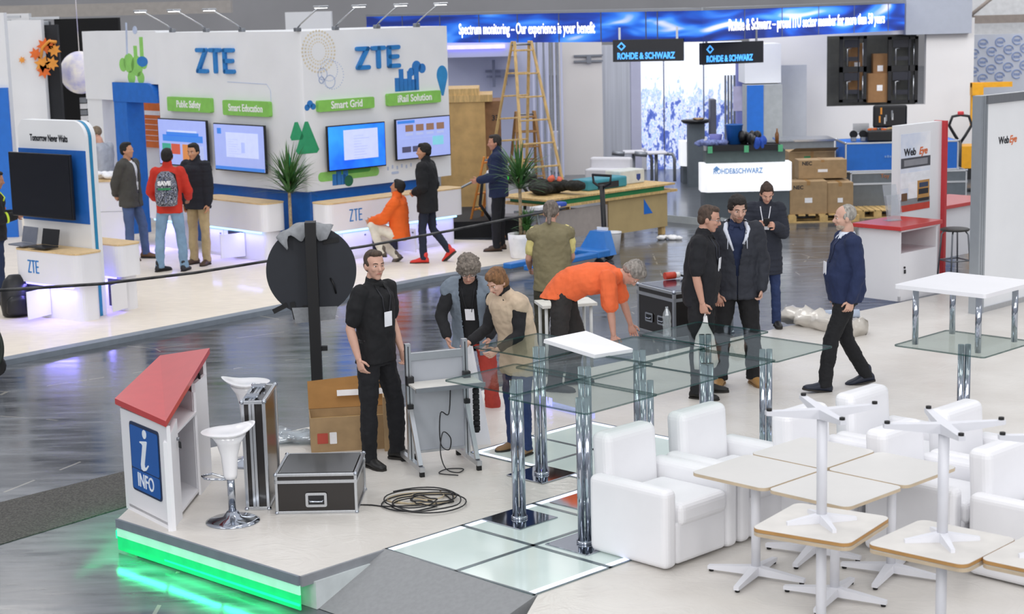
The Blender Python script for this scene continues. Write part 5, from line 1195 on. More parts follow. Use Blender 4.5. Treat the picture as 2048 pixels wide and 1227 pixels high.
s_ = MB().prism(rrect(sw+.02, zs1-zs0+.02, .03, 4, sx, (zs0+zs1)/2), -.008, 0, 'xz').build('info_sign', mat('sign_border', '#1c2c4c', .4), t)
SB_ = mat('info_blue', '#1559a8', .35, var=.02); WL_ = mat('sign_white', '#e9f0fa', .5)
MB().prism(rrect(sw-.005, zs1-zs0-.185, .02, 4, sx, zs0+.17+(zs1-zs0-.185)/2), -.011, -.008, 'xz').prism(rrect(sw-.005, .155, .02, 4, sx, zs0+.084), -.011, -.008, 'xz').build('sign_field', SB_, s_)
mb = MB(); cx_, cz_ = sx, zs0+.325
mb.prism([(cx_+.02+.034*math.cos(2*PI*i/20), cz_+.135+.034*math.sin(2*PI*i/20)) for i in range(20)], -.014, -.011, 'xz')
I = [(-.06, .075), (-.055, .06), (.06, .085), (.055, .06), (.005, -.10), (.003, -.135), (.02, -.138), (.05, -.105), (.06, -.115), (.02, -.165), (-.03, -.175), (-.055, -.155), (-.055, -.12), (-.012, .04), (-.015, .055), (-.05, .055)]
I = [(-.055, .072), (.035, .092), (.045, .085), (-.002, -.105), (.0, -.128), (.015, -.13), (.045, -.1), (.053, -.108), (.02, -.15), (-.02, -.165), (-.05, -.155), (-.055, -.12), (-.018, .045), (-.028, .058), (-.054, .06)]
mb.prism([(cx_+x_*1.25, cz_+z_*.93) for x_, z_ in I], -.014, -.011, 'xz')
mb.build('letter_i', WL_, s_)
mb = MB().text('INFO', .15, T((cx_, -.0125, zs0+.085)), .002, .0012, 'CENTER', xs=.82).build('lettering', WL_, s_)
# ---- bar stool with white swivel seat
def stool(p, lab, rz=0, H=.72):
    t = thing('bar_stool', lab, 'stool', p, rz, 'white swivel bar stools'); ABS = mat('white_gloss_plastic', '#efeff2', .18, var=.01, coat=.4)
    MB().lathe([(0, 0), (.2, 0), (.2, .008), (.17, .022), (.07, .04), (.045, .075), (.035, .085), (0, .085)], n=36).build('chrome_base', CHROME, t)
    MB().cyl((0, 0, .08), (0, 0, .38), .028).build('gas_lift', CHROME, t)
    rs = [((0, 0, z_), (r_, 0, 0), (0, r_, 0)) for z_, r_ in ((.33, .045), (.36, .052), (.5, .062), (.6, .09), (.66, .13))]
    MB().loft(rs, 24).build('seat_stem', ABS, t)
    vs = []; n = 28; m_ = 7; fs = []
    for lay in (0, 1):
        for j in range(m_+1):
            r_ = j/m_
            for i in range(n):
                a_ = 2*PI*i/n; x_, y_ = .2*r_*math.cos(a_), .18*r_*math.sin(a_); z_ = .67+.02*(x_/.2)**2+(.055 if x_ > 0 else 0)*(x_/.2)**2+.02*(y_/.18)**2+(0 if lay else .018*(1-r_**4)*1)
                vs.append((x_, y_, z_-(.022*(1-r_**6) if lay else 0)))
    B_ = (m_+1)*n
    for j in range(m_):
        for i in range(n):
            q = (i+1) % n; fs.append((j*n+i, (j+1)*n+i, (j+1)*n+q, j*n+q)); fs.append((B_+j*n+q, B_+(j+1)*n+q, B_+(j+1)*n+i, B_+j*n+i))
    for i in range(n): q = (i+1) % n; fs.append((m_*n+i, B_+m_*n+i, B_+m_*n+q, m_*n+q))
    MB().add(vs, fs, True).build('seat', ABS, t)
    MB().tube([(0, 0, .33), (-.04, -.02, .33), (-.16, -.05, .35), (-.19, -.02, .35), (-.2, .08, .345), (-.12, .14, .34), (-.03, .02, .33)], .009).build('footrest', CHROME, t)
    return t
stool(G(466, 1042, PZ), 'white swivel bar stool with chrome base in front of the info desk', R(15))
q = G(500, 960, PZ); t2 = thing('bar_stool', 'white swivel bar stool mostly hidden behind the upright flight case', 'stool', (q.x, q.y, PZ), 0, 'white swivel bar stools')
stool(G(487, 885, PZ)+Vector((-.0, 0, 0)), 'x', R(10)) if 0 else None
bpy.data.objects.remove(t2)
o = stool(G(500, 925, PZ), 'white swivel bar stool mostly hidden behind the upright flight case', R(190))
# ---- flight cases on the platform
p = G(552, 1028, PZ); q = G(716, 1025, PZ); r_ = G(738, 962, PZ)
aa = math.degrees(math.atan2(q.y-p.y, q.x-p.x)); w_ = (q-p).length; hh = ZH(948, p)-PZ
c2 = fcase('flight_case', p, w_, .62, hh, aa, FCBLACK, 'flat black flight case with chrome handle lying in front of the man in black', .8, 'black flight cases with metal edges', 1, 'flight case', wd=.022)
MB().b2(.03, w_-.03, .03, .59, hh-.004, hh+.002).build('lid_panel', mat('dusty_black_lid', '#3a3a38', .22, scale=3, var=.2, coat=.4), c2)
p = G(487, 1008, PZ)
# the upright one seen at an angle
q = G(541, 1020, PZ)
aa = math.degrees(math.atan2((G(541, 1018, PZ)-G(492, 1020, PZ)).y, (G(541, 1018, PZ)-G(492, 1020, PZ)).x)); hh = ZH(802, G(492, 1020, PZ))-PZ
w_ = (G(541, 1018, PZ)-G(492, 1020, PZ)).length
c1 = fcase('flight_case', G(492, 1020, PZ), w_, .60, hh, aa-4, FCBLACK, 'narrow black flight case standing upright beside the bar stool', 0, 'black flight cases with metal edges', 0, 'flight case', wd=.026)
mb = MB(); mb.b2(w_*.32, w_*.32+.02, -.006, .0, .02, hh-.02).b2(w_*.45, w_*.45+.02, -.006, .0, .02, hh-.02).b2(w_*.32, w_*.32+.02, 0, .6, hh, hh+.006).b2(w_*.45, w_*.45+.02, 0, .6, hh, hh+.006)
mb.build('closing_rails', ALU, c1)
for y_ in (.12, .46): MB().box((w_*.38, y_, hh+.012), (.1, .1, .02), .005).build('butterfly_latch', CHROME, c1)
# flight case on the hall floor behind the tables
p = G(1275, 660, 0); q = G(1348, 681, 0); aa = math.degrees(math.atan2(q.y-p.y, q.x-p.x)); w_ = (q-p).length; hh = ZH(584, q)
c3 = fcase('flight_case', p, w_, .85, hh, aa, FCBLACK, 'black flight case with two handles standing on the hall floor by the glass tables', .82, 'black flight cases with metal edges', 2, 'flight case', wd=.035)
MB().b2(.04, w_-.04, .04, .81, hh-.004, hh+.003).build('lid_panel', mat('glossy_navy_lid', '#23263a', .12, coat=.5), c3)
fb3 = T(p) @ RZ(R(aa)); P3 = lambda x, y, z=0: fb3 @ Vector((x, y, hh+z))
mb = MB().mat(mat('red_plug_plastic', '#c8402a', .4)).cyl((0, 0, .05), (.14, .02, .05), .045).mat(mat('white_plug_collar', '#e4e4e0', .4)).cyl((.14, .02, .05), (.2, .03, .05), .036).mat(BLACK).tube([(.2, .03, .05), (.28, .05, .02), (.38, .12, .05), (.5, .1, .1), (.62, .15, .06), (.5, .25, .03), (.4, .2, .09), (.55, .1, .12), (.68, .2, .05)], .013, 6)
mb.build('power_plug', None, label='red industrial power plug with coiled black cable on the flight case', cat='plug', loc=P3(-.0, .40), rz=R(15))
# ---- cardboard box behind the man in black
p = G(623, 905, PZ); t = thing('open_cardboard_box', 'open brown cardboard box behind the man in black, flap raised', 'box', (p.x, p.y, PZ), R(8)); H_ = .30; W_ = .78; Dp = .35
def panel(mb, vs, th_=.006):
    vs = [Vector(v) for v in vs]; n_ = (vs[1]-vs[0]).cross(vs[-1]-vs[0]).normalized()*th_; return mb.add(vs+[v+n_ for v in vs], [(0, 1, 2, 3), (7, 6, 5, 4), (0, 4, 5, 1), (1, 5, 6, 2), (2, 6, 7, 3), (3, 7, 4, 0)])
panel(MB(), [(0, 0, 0), (W_, 0, 0), (W_, 0, H_), (0, 0, H_)]).build('front_side', CARD, t); panel(MB(), [(0, Dp, 0), (W_, Dp, 0), (W_, Dp, H_), (0, Dp, H_)]).build('rear_side', CARD, t)
panel(MB(), [(0, 0, 0), (0, Dp, 0), (0, Dp, H_), (0, 0, H_)]).build('end_side', CARD, t); panel(MB(), [(W_, 0, 0), (W_, Dp, 0), (W_, Dp, H_), (W_, 0, H_)]).build('end_side', CARD, t)
panel(MB(), [(0, Dp, H_), (W_, Dp, H_), (W_, Dp+.12, H_+.27), (0, Dp+.12, H_+.22)]).build('raised_flap', mat('box_inner', '#9f7440', .85), t); MB().b2(0.01, W_-.01, .01, Dp-.01, .22, .226).build('inner_packing', mat('packing_tan', '#a98a58', .9), t)
lb_ = panel(MB(), [(.25, Dp+.012, H_+.1), (.66, Dp+.012, H_+.1), (.66, Dp+.025, H_+.15), (.25, Dp+.025, H_+.15)], .003).build('printed_label', PAPER, t)
MB().prism(rrect(.09, .09, .005, 2, .1, .12), -.01, -.006, 'xz').build('red_sticker', mat('sticker_red', '#b5493a', .6), t); MB().prism(rrect(.06, .1, .005, 2, .19, .12), -.011, -.006, 'xz').build('white_sticker', PAPER, t)
p = G(770, 905, PZ); t = thing('cardboard_box', 'flat upright carton with an orange corner mark right of the man in black', 'box', (p.x+.0, p.y, PZ), R(6)); MB().b2(.0, .16, .05, .2, 0, .47).build('carton', CARD, t); MB().text('H', .09, T((.1, .047, .23)), .001, .003).build('lettering', DARKINK, t); MB().b2(.1, .16, .045, .05, .41, .47).build('corner_mark', mat('orange_red_mark', '#d8583a', .6), t)
pile('plastic_sheet', G(600, 878, PZ), .7, .3, .1, CLEARP, 'crumpled clear plastic sheet at the platform edge behind the box', 'plastic sheet', 21, 8)
# ---- aluminium profile rig
pl = G(855, 968, PZ); pr2 = G(965, 952, PZ)
zt = ZH(687, G(823, 930, PZ))
A_ = G(823, 935, PZ); B_ = G(935, 922, PZ); aa = math.degrees(math.atan2(B_.y-A_.y, B_.x-A_.x)); W_ = (B_-A_).length; H1 = ZH(687, A_)-PZ; H2 = H1
t = thing('profile_rig', 'upright aluminium profile rig with grey panel and white shelf beside the man in black', 'rig', (A_.x, A_.y, PZ), R(aa))
PR = mat('anodised_profile', '#c3c6cb', .3, .9, var=.02)
for x_ in (0, W_):
    c = MB().mat(PR).b2(x_-.022, x_+.022, -.022, .022, .05, H1).mat(DARKINK).b2(x_-.004, x_+.004, -.0235, -.02, .08, H1-.02).build('upright_profile', None, t)
    c = MB().mat(PR).b2(x_-.02, x_+.02, -.32, .26, .04, .08).build('foot_profile', None, t)
    for y_ in (-.3, .24): MB().b2(x_-.018, x_+.018, y_-.018, y_+.018, 0, .04).build('rubber_foot', RUBBER, c)
    d = Vector((0, -.24, -.42)); L = d.length; q = d.to_track_quat('Z', 'Y').to_matrix().to_4x4()
    MB().mat(PR).box(Vector((x_, -.025, .5))+d/2, (.035, .035, L), 0, q).build('diagonal_brace', None, t)
    MB().box((x_, -.035, .52), (.05, .03, .04), .005).build('hinge_block', BLACK, t)
    MB().box((x_, -.04, H1-.30), (.06, .06, .08), .008).build('clamp', BLACK, t)
MB().b2(0, W_, -.02, .02, H1-.14, H1-.08).build('cross_bar', PR, t)
MB().b2(0, W_, -.015, .015, .12, .14).build('cross_bar', PR, t)
MB().b2(.02, W_-.02, .0, .008, .14, H1-.14).build('grey_panel', mat('grey_composite', '#a6aab2', .5, var=.01), t)
MB().b2(-.02, W_+.06, -.30, -.02, H1-.33, H1-.315).build('shelf', mat('scuffed_white', '#d6d4ce', .5, scale=6, var=.06), t); MB().b2(-.03, W_+.07, -.315, -.30, H1-.345, H1-.31).build('shelf_edge', GREYM, t)
mb = MB()
for k in range(9): mb.cyl((W_+.07, -.06, H1-.37-.045*k), (W_+.07, -.06, H1-.37-.045*k-.035), .028)
mb.cyl((W_+.07, -.06, H1-.34), (W_+.07, -.06, H1-.78), .02); mb.build('foam_grip', mat('foam_black', '#1b1c20', .8), t)
cab = [(W_*.72, -.03, H1-.34), (W_*.66, -.05, H1-.6), (W_*.5, -.07, .45), (W_*.48, -.08, .2), (W_*.6, -.12, .15), (W_*.62, -.14, .25), (W_*.5, -.12, .3), (W_*.42, -.16, .15), (W_*.45, -.25, .03), (W_*.6, -.34, .012), (W_*.75, -.25, .012), (W_*.5, -.2, .012), (W_*.3, -.3, .012), (W_*.55, -.42, .012)]
def smooth(pts, n=6):
    pts = [Vector(p) for p in pts]; out = []
    for i in range(len(pts)-1):
        p0, p1, p2, p3 = pts[max(i-1, 0)], pts[i], pts[i+1], pts[min(i+2, len(pts)-1)]
        for k in range(n):
            u = k/n; out.append(.5*((2*p1)+(p2-p0)*u+(2*p0-5*p1+4*p2-p3)*u*u+(3*p1-p0-3*p2+p3)*u**3))
    return out+[pts[-1]]
MB().tube(smooth(cab), .005, 6).build('power_cable', BLACK, t)
# cable coil on the floor
c = G(848, 1008, PZ); rn = random.Random(4); pts = []
for i in range(74):
    a_ = i*.55; r_ = .15+.09*math.sin(i*.37)+rn.uniform(-.02, .02); pts.append((r_*1.5*math.cos(a_)*.9, r_*math.sin(a_)*1.3, .008+.0006*i))
pts = [(-.55, .02, .006), (-.4, .0, .006), (-.25, -.05, .006)]+pts
MB().tube(smooth(pts, 3), .0055, 6).build('coiled_cable', BLACK, label='black cable lying in loose coils on the platform floor', cat='cable', loc=c)
pts = [(p_[0]*.8-.03, p_[1]*.6+.14, .006+.0004*i) for i, p_ in enumerate(pts[5:40])]
MB().tube(smooth(pts, 3), .006, 6).build('beige_cable', mat('beige_cable', '#b7a88c', .6), label='beige cable coiled behind the black one on the platform', cat='cable', loc=c)
# white tall panel leaning right of the rig
a = G(940, 897, PZ); b = G(982, 888, PZ); zt = ZH(700, a); mb = MB()
mb.add([Vector(v) for v in ((a.x-.06, a.y+.1, PZ), (b.x, b.y, PZ), (b.x-.14, b.y+.15, zt), (a.x-.02, a.y+.2, zt), (a.x-.06, a.y+.13, PZ), (b.x, b.y+.03, PZ), (b.x-.14, b.y+.18, zt), (a.x-.02, a.y+.23, zt))], [(0, 1, 2, 3), (7, 6, 5, 4), (0, 4, 5, 1), (1, 5, 6, 2), (2, 6, 7, 3), (3, 7, 4, 0)]).build('leaning_board', WHITE, label='tall thin white board leaning behind the aluminium rig', cat='panel')
# ---- round black sign on a post
q = G(652, 800, 0); angs = 4.0; t = thing('round_sign', 'large round black sign seen from behind on a black post, half wrapped', 'sign', (q.x, q.y, 0), R(angs)); BS = mat('matt_black_board', '#23272f', .55, var=.05); BP_ = mat('post_black', '#0e0f12', .5)
zc = (ZH(425, q)+ZH(640, q))/2; rr = .455; zc = ZH(540, q)
MB().cyl((-.09, -.02, zc), (-.09, .03, zc), .455, n=64, smooth=True).build('disc', BS, t)
MB().b2(-.13, -.02, -.20, -.02, .02, ZH(440, q)).build('post', BP_, t); MB().b2(-.13, .0, -.26, .1, 0, .02).build('foot_plate', BP_, t)
MB().box((.0, -.15, ZH(690, q)), (.09, .05, .05), .004).build('bracket', BP_, t)
# pale grey wrapping over the top and below
WR = mat('grey_foam_sheet', '#8f9296', .9, scale=20, var=.1)
vs = []; n = 20; fs = []
for j in range(5):
    for i in range(n+1):
        a_ = R(62+(i/n)*72); rr_ = .455+.035-(.12 if j in (0, 4) else 0)-(.03 if j in (1, 3) else 0)+.03*noise.noise(Vector((i*.35, j*.8, 0))); y_ = -.08+.045*j
        if j == 0: rr_ -= .05*math.sin(i*.7)
        vs.append((-.09+rr_*math.cos(a_), y_-(.03 if j == 0 else 0), zc+rr_*math.sin(a_)))
for j in range(4):
    for i in range(n): fs.append((j*(n+1)+i, j*(n+1)+i+1, (j+1)*(n+1)+i+1, (j+1)*(n+1)+i))
o = MB().add(vs, fs, True).build('foam_wrap', WR, t); md = o.modifiers.new('s', 'SOLIDIFY'); md.thickness = .012
MB().prism([(-.30, zc-.37), (.16, zc-.37), (.13, zc-.50), (-.27, zc-.53)], -.05, -.03, 'xz').build('foam_wrap', WR, t)
for (x0, z0, a_, L) in ((-.42, zc-.37, 25, .16), (-.28, zc-.40, 100, .18), (.12, zc+.30, 8, .16), (-.17, zc-.42, 92, .14)):
    MB().box((x0, -.03, z0), (L, .006, .05), 0, Matrix.Rotation(R(-a_), 4, 'Y')).build('black_tape', BP_, t)
MB().tube([(.10, -.025, zc-.08), (.13, -.05, zc-.14), (.15, -.025, zc-.24)], .009).build('handle_strap', BP_, t)
# ---- rolled plastic sheet behind the walking man
a = G(1578, 640, PZ); b = G(1720, 672, PZ); mb = MB(); k = 14; rs = []
d = (b-a).normalized(); s_ = Vector((-d.y, d.x, 0))
for i in range(k+1): u = i/k; rs.append((a.lerp(b, u)+Vector((0, 0, .08)), s_*(.17+.03*math.sin(i*1.7)), Vector((0, 0, .09+.02*math.sin(i*2.3)))))
mb.loft(rs, 28); disp(mb, .05, 5); disp(mb, .03, 17, 3); mb.build('plastic_film_roll', mat('milky_film', '#cfc9bf', .3, coat=.4, var=.05), label='bunched roll of milky plastic film lying behind the walking man', cat='plastic film')
a2 = G(1650, 640, PZ); MB().cyl(a2+Vector((0, .12, .05)), a2+Vector((.42, .12, .05)), .05).build('film_core_roll', mat('blue_tinted_film', '#b9c6da', .2, coat=.4), label='small bluish film roll lying against the bunched plastic', cat='roll')
# ---- red and white counter unit at the right
k0 = G(1798, 603, PZ); angW = 43.0; kz = ZH(452, k0)-PZ
def rcounter(p, ang, L, D, H, lab, open_=True):
    t = thing('red_top_counter', lab, 'counter', (p.x, p.y, PZ), R(ang), 'white counters with red tops')
    MB().b2(0, .03, 0, D, 0, H-.05).build('side_panel', WHITE, t); MB().b2(L-.03, L, 0, D, 0, H-.05).build('side_panel', WHITE, t); MB().b2(0, L, D-.02, D, 0, H-.05).build('back_panel', WHITE, t)
    if open_:
        MB().b2(.03, L-.03, .0, D-.02, H-.36, H-.34).build('shelf', WHITE, t); d = MB().b2(.03, L-.03, .0, .02, .06, H-.36).build('door', WHITE, t, label='white door with a small key lock')
        MB().cyl((.1, -.012, H-.52), (.1, .0, H-.52), .014).build('lock', BLACK, d); MB().box((.1, -.012, H-.57), (.03, .012, .05), .004).build('key', BLACK, d)
        MB().b2(0, L, 0, .02, 0, .06).build('plinth', WHITE, t); MB().b2(.0, L, 0, .02, H-.08, H-.05).build('top_rail', WHITE, t)
    else: MB().b2(0, L, 0, .02, 0, H-.05).build('front_panel', WHITE, t)
    MB().b2(-.07, L+.02, -.06, D+.03, H-.05, H, .004).build('red_top', mat('red_desk_top', '#c43a3a', .28), t)
    return t
LW_ = (G(1885, 585, PZ)-k0).length; Dw = .62
rcounter(k0, angW, LW_*.92, Dw, kz, 'white counter with red top and brochure stand before the poster wall')
# wall with poster, red edge
fw = T((k0.x, k0.y, 0)) @ RZ(R(angW)); kx = G(1885, 587, PZ); kl = fw.inverted() @ Vector((kx.x, kx.y, 0))
hw = ZH(257, kx)-PZ
t = thing('poster_wall', 'tall white wall with a truck poster and bright red end edge', 'wall', (k0.x, k0.y, PZ), R(angW))
Ow = along(k0, angW, 0, Dw+.04)
sl, _ = WL(1797, 300, Ow, angW); sr_, _ = WL(1883, 300, Ow, angW); 
MB().b2(sl, sr_, Dw+.04, Dw+.14, 0, hw+.0).build('wall_panel', PWHITE, t)
MB().b2(sr_, sr_+.05, Dw-.02, Dw+.16, 0, hw+.005).build('red_edge', RED, t)
(s0, z0), (s1, z1) = WL(1800, 425, Ow, angW), WL(1861, 262, Ow, angW); z0 -= PZ; z1 -= PZ; y_ = Dw+.036; hgt = z1-z0; wd_ = s1-s0
pm = MB().mat(mat('poster_sky', '#cdd9ee', .5, scale=2.2, col2='#f4f6fa')).b2(s0, s1, y_, y_+.004, z0, z1)
R_ = lambda m_, u0, v0, u1, v1, k=1: pm.mat(m_).b2(s0+u0*wd_, s0+u1*wd_, y_-.002*k, y_, z0+v0*hgt, z0+v1*hgt)
R_(mat('poster_charcoal', '#4a4c54', .5), 0, .56, 1, .69); R_(mat('poster_grey_print', '#8f9198', .6), .1, .585, .9, .665, 2)
R_(mat('poster_red', '#c8402e', .5), 0, 0, 1, .085); R_(mat('poster_road', '#8d8f92', .6), 0, .085, 1, .16)
R_(mat('poster_cloud', '#eef1f6', .5), .0, .3, 1, .5)
R_(PAPER, .26, .16, .66, .37, 2); R_(mat('poster_cab', '#b98a4a', .5), .56, .13, .97, .38, 3); R_(DARKINK, .6, .2, .93, .27, 4); R_(mat('poster_cab_dark', '#6a4a30', .5), .03, .14, .22, .24, 2); R_(DARKINK, .58, .11, .96, .15, 4); R_(mat('poster_windscreen', '#30405c', .4), .62, .29, .92, .35, 4)
pm.build('poster', None, t)
MB().text('Web', .13, T((s0+wd_*.1, y_-.003, z0+hgt*.76)), .002, .003).build('lettering', DARKINK, t); MB().text('Eye', .13, T((s0+wd_*.60, y_-.003, z0+hgt*.76)), .002, .003, shear=.3).build('lettering', mat('orange_lettering', '#d8703a', .5), t)
# brochure holder
p = fw @ Vector((LW_*.45, Dw*.62, PZ+kz)); t = thing('brochure_holder', 'clear acrylic brochure holder on the red counter top', 'holder', p, R(angW-20))
MB().box((0, .02, .22), (.2, .006, .46), 0, Matrix.Rotation(R(-15), 4, 'X')).build('back_plate', CLEARP, t); MB().box((0, -.03, .2), (.2, .006, .25), 0, Matrix.Rotation(R(-15), 4, 'X')).build('front_plate', CLEARP, t); MB().box((0, 0, .004), (.2, .14, .006)).build('foot', CLEARP, t)
# second counter beyond, and high stool
p = G(1888, 588-60, PZ); p = AY(1890, 415, 24.5); rcounter(Vector((p.x, 24.5, 0)), angW, 1.2, .7, AY(1890, 413, 24.5).z-PZ+.02, 'white counter with red top beyond the red-edged wall', False)
p = G(1908, 562, PZ); zs = ZH(456, p)-PZ; t = thing('high_stool', 'tall stool with dark round seat and thin steel legs', 'stool', (p.x, p.y, PZ), R(20))
MB().lathe([(0, zs-.03), (.18, zs-.03), (.19, zs-.01), (.17, zs), (0, zs)]).build('seat', mat('dark_seat', '#3b3a38', .5), t)
for k in range(4):
    a_ = R(45+90*k); MB().tube([(.13*math.cos(a_), .13*math.sin(a_), zs-.03), (.17*math.cos(a_), .17*math.sin(a_), zs-.08), (.22*math.cos(a_), .22*math.sin(a_), 0)], .011).build('leg', GREYM, t)
MB().tube([(.2*math.cos(R(45+90*k)), .2*math.sin(R(45+90*k)), .28) for k in range(5)], .009).build('footrest', GREYM, t)
# framed panel, far right
a = G(1950, 628, PZ); b = G(2120, 583, PZ); aa = math.degrees(math.atan2(b.y-a.y, b.x-a.x)); hh = ZH(192, a)-PZ
t = thing('framed_panel', 'tall white panel in an aluminium frame at the right edge', 'partition', (a.x, a.y, PZ), R(aa))
MB().b2(0, .14, -.03, .09, 0, hh).build('corner_post', mat('frame_aluminium', '#b6bdc4', .35, .7, var=.02), t); MB().b2(.045, .05, -.033, -.03, 0, hh).b2(.09, .095, -.033, -.03, 0, hh).build('post_groove', GREYM, t)
MB().b2(.14, 2.2, .0, .05, .06, hh-.1).build('infill_panel', PWHITE, t); MB().b2(.1, 2.2, -.03, .08, hh-.1, hh).build('top_rail', ALU, t); MB().b2(.1, 2.2, -.02, .06, .0, .06).build('bottom_rail', ALU, t)
s0, z0 = WL(1997, 282, a, aa); s1, _ = WL(2031, 282, a, aa); 
MB().text('Web', .12, T((s0, -.003, z0-PZ)), .002, .002, xs=(s1-s0)/.40).build('lettering', DARKINK, t); MB().text('Eye', .12, T((s0+(s1-s0)*.62, -.003, z0-PZ)), .002, .002, shear=.3, xs=(s1-s0)/.40).build('lettering', mat('orange_lettering', '#d8703a', .5), t)
# ---- blue pallet truck and white bucket
def heading0(a_, b_, c_, d_):
    q0_, q1_ = G(a_, b_), G(c_, d_); return math.degrees(math.atan2(q1_.y-q0_.y, q1_.x-q0_.x))
p = G(1195, 520, 0); hT = ZH(462, p); t = thing('pallet_truck', 'blue hand pallet truck with black tiller behind the bending man', 'pallet truck', (p.x, p.y, 0), R(heading0(1190, 525, 1010, 562)-90)); PB = mat('truck_blue', '#2a78c8', .4, var=.05, coat=.3)
L = 1.9
MB().add([Vector(v) for v in ((-.3, -.1, .1), (.3, -.1, .1), (.14, -.16, hT), (-.14, -.16, hT), (-.3, .14, .1), (.3, .14, .1), (.14, .0, hT), (-.14, .0, hT))], [(0, 3, 2, 1), (4, 5, 6, 7), (0, 1, 5, 4), (1, 2, 6, 5), (2, 3, 7, 6), (3, 0, 4, 7)]).build('mast_housing', PB, t)
for s in (-1, 1): MB().b2(s*.2-.08, s*.2+.08, .1, L, .1, .18, .015).build('fork', PB, t)
MB().b2(-.3, .3, .05, .35, .09, .2, .02).build('cross_head', PB, t)
MB().b2(-.1, .1, -.20, -.17, .3, .5).build('rating_plate', PAPER, t).location = (0, .045, 0)
zt = ZH(352, p); MB().tube([(0, -.16, .12), (0, -.18, hT*.9), (0, -.14, zt-.15)], .04).build('tiller', BLACK, t); MB().tube([(0, -.14, zt-.2), (-.16, -.14, zt-.12), (-.18, -.14, zt), (.18, -.14, zt), (.16, -.14, zt-.12), (0, -.14, zt-.2)], .022).build('grip_loop', BLACK, t)
for s in (-1, 1): MB().cyl((s*.1-.03, -.16, .1), (s*.1+.03, -.16, .1), .1).build('steer_wheel', RUBBER, t)
p = G(1222, 508, 0); t = thing('white_bucket', 'white plastic bucket standing beside the blue pallet truck', 'bucket', (p.x+.02, p.y+.1, 0)); MB().lathe([(0, 0), (.12, 0), (.15, .3), (.155, .32), (.14, .32), (.115, .02), (0, .02)]).build('pail', mat('white_pail', '#e4e4e6', .4), t); MB().lathe([(0, .32), (.16, .32), (.16, .345), (0, .35)]).build('lid', mat('white_pail', '#e4e4e6', .4), t)
pile('paper_scrap', G(1338, 478, 0), .3, .2, .08, PAPER, 'crumpled white scrap lying on the floor right of the workbench', 'paper', 31, 6)
# white trestle table behind the bending man
p = G(1185, 640, 0)
zt = 0.72; q = G(1190, 602, .8); t = thing('trestle_table', 'white topped folding table behind the bending man in orange', 'table', (q.x, q.y, 0), R(12)); MB().b2(-.6, 0, -.1, .3, .77, .8).build('table_top', mat('white_fold_top', '#e2e0d8', .5), t)
for x_ in (-.06, -.55):
    for y_ in (-.05, .25): MB().cyl((x_, y_, 0), (x_, y_, .77), .018).build('leg', mat('white_leg', '#d8dad8', .4), t)
# green tray under the tables on the platform
p = G(1335, 700, PZ)
# ---- cleaning machine at the left edge
p = G(-12, 755, 0); t = thing('cleaning_machine', 'grey floor cleaning machine with looped hose at the left edge', 'machine', (p.x, p.y, 0), 0)
MB().box((-.15, .1, .35), (.35, .45, .45), .05).build('tank', GREYM, t); MB().tube(smooth([(-.2, 0, .75), (-.02, -.05, .72), (.12, -.05, .45), (.1, -.05, .2), (-.05, -.05, .05)]), .025).build('hose', mat('hose_green_black', '#2c332e', .5), t)
MB().cyl((.02, -.06, .14), (.02, .0, .14), .13).build('wheel', RUBBER, t); MB().tube([(-.1, -.05, .3), (.05, -.05, .6), (-.05, -.05, .9)], .02).build('frame', ALU, t)
# lettered light box under the glass tables (blue glow)
a = G(1070, 808, PZ); b = G(1180, 838, PZ); aa = math.degrees(math.atan2(b.y-a.y, b.x-a.x))
t = thing('light_box_edge', 'blue glowing lettered strip low among the glass table legs', 'light box', (a.x, a.y, PZ), R(aa)); MB().b2(0, (b-a).length, 0, .06, 0, .05).build('strip_body', mat('pale_violet_acrylic', '#b9bdf0', .3, emit=.4), t); MB().text('HAUI', .1, T((.03, -.003, .06)), .004, .004).build('lettering', PURPLED, t)
# ================================================================== people
def voxel(mb, size, smooth_it=2):
    me = bpy.data.meshes.new('tmp'); me.from_pydata([tuple(v) for v in mb.v], [], mb.f); o = bpy.data.objects.new('tmp', me); COL.objects.link(o)
    r = o.modifiers.new('r', 'REMESH'); r.mode = 'VOXEL'; r.voxel_size = size; r.use_smooth_shade = True
    if smooth_it: s = o.modifiers.new('s', 'SMOOTH'); s.factor = .5; s.iterations = smooth_it
    dg = bpy.context.evaluated_depsgraph_get(); e = o.evaluated_get(dg).to_mesh()
    out = MB(); out.add([v.co.copy() for v in e.vertices], [list(p.vertices) for p in e.polygons], True)
    bpy.data.objects.remove(o); return out
def cutmesh(mb, keep):
    'drop the faces whose centre fails the test'
    f2 = []; s2 = []
    for f in mb.f:
        c = sum((mb.v[i] for i in f), Vector())/len(f)
        if keep(c): f2.append(f)
    used_ = {}; vs = []
    for f in f2:
        for k, i in enumerate(f):
            if i not in used_: used_[i] = len(vs); vs.append(mb.v[i])
            f[k] = used_[i]
    o = MB(); o.add(vs, f2, True); return o
def wrinkle(mb, amp, sc, seed=0, stretch=(1, 1, 1)):
    'push vertices along rough normals by noise'
    n = [Vector() for _ in mb.v]
    for f in mb.f:
        a, b, c = mb.v[f[0]], mb.v[f[1]], mb.v[f[2]]; q = (b-a).cross(c-a)
        for i in f: n[i] += q
    st = Vector(stretch)
    for i, v in enumerate(mb.v):
        q = Vector((v.x*st.x, v.y*st.y, v.z*st.z))*sc+Vector((seed*3.1, seed, 0)); h = noise.noise(q)+.5*noise.noise(q*2.3)
        if n[i].length > 0: mb.v[i] = v+n[i].normalized()*h*amp
    return mb
def solid(o, th):
    m = o.modifiers.new('thickness', 'SOLIDIFY'); m.thickness = th; m.offset = 1; return o
def V3(*a): return Vector(a)
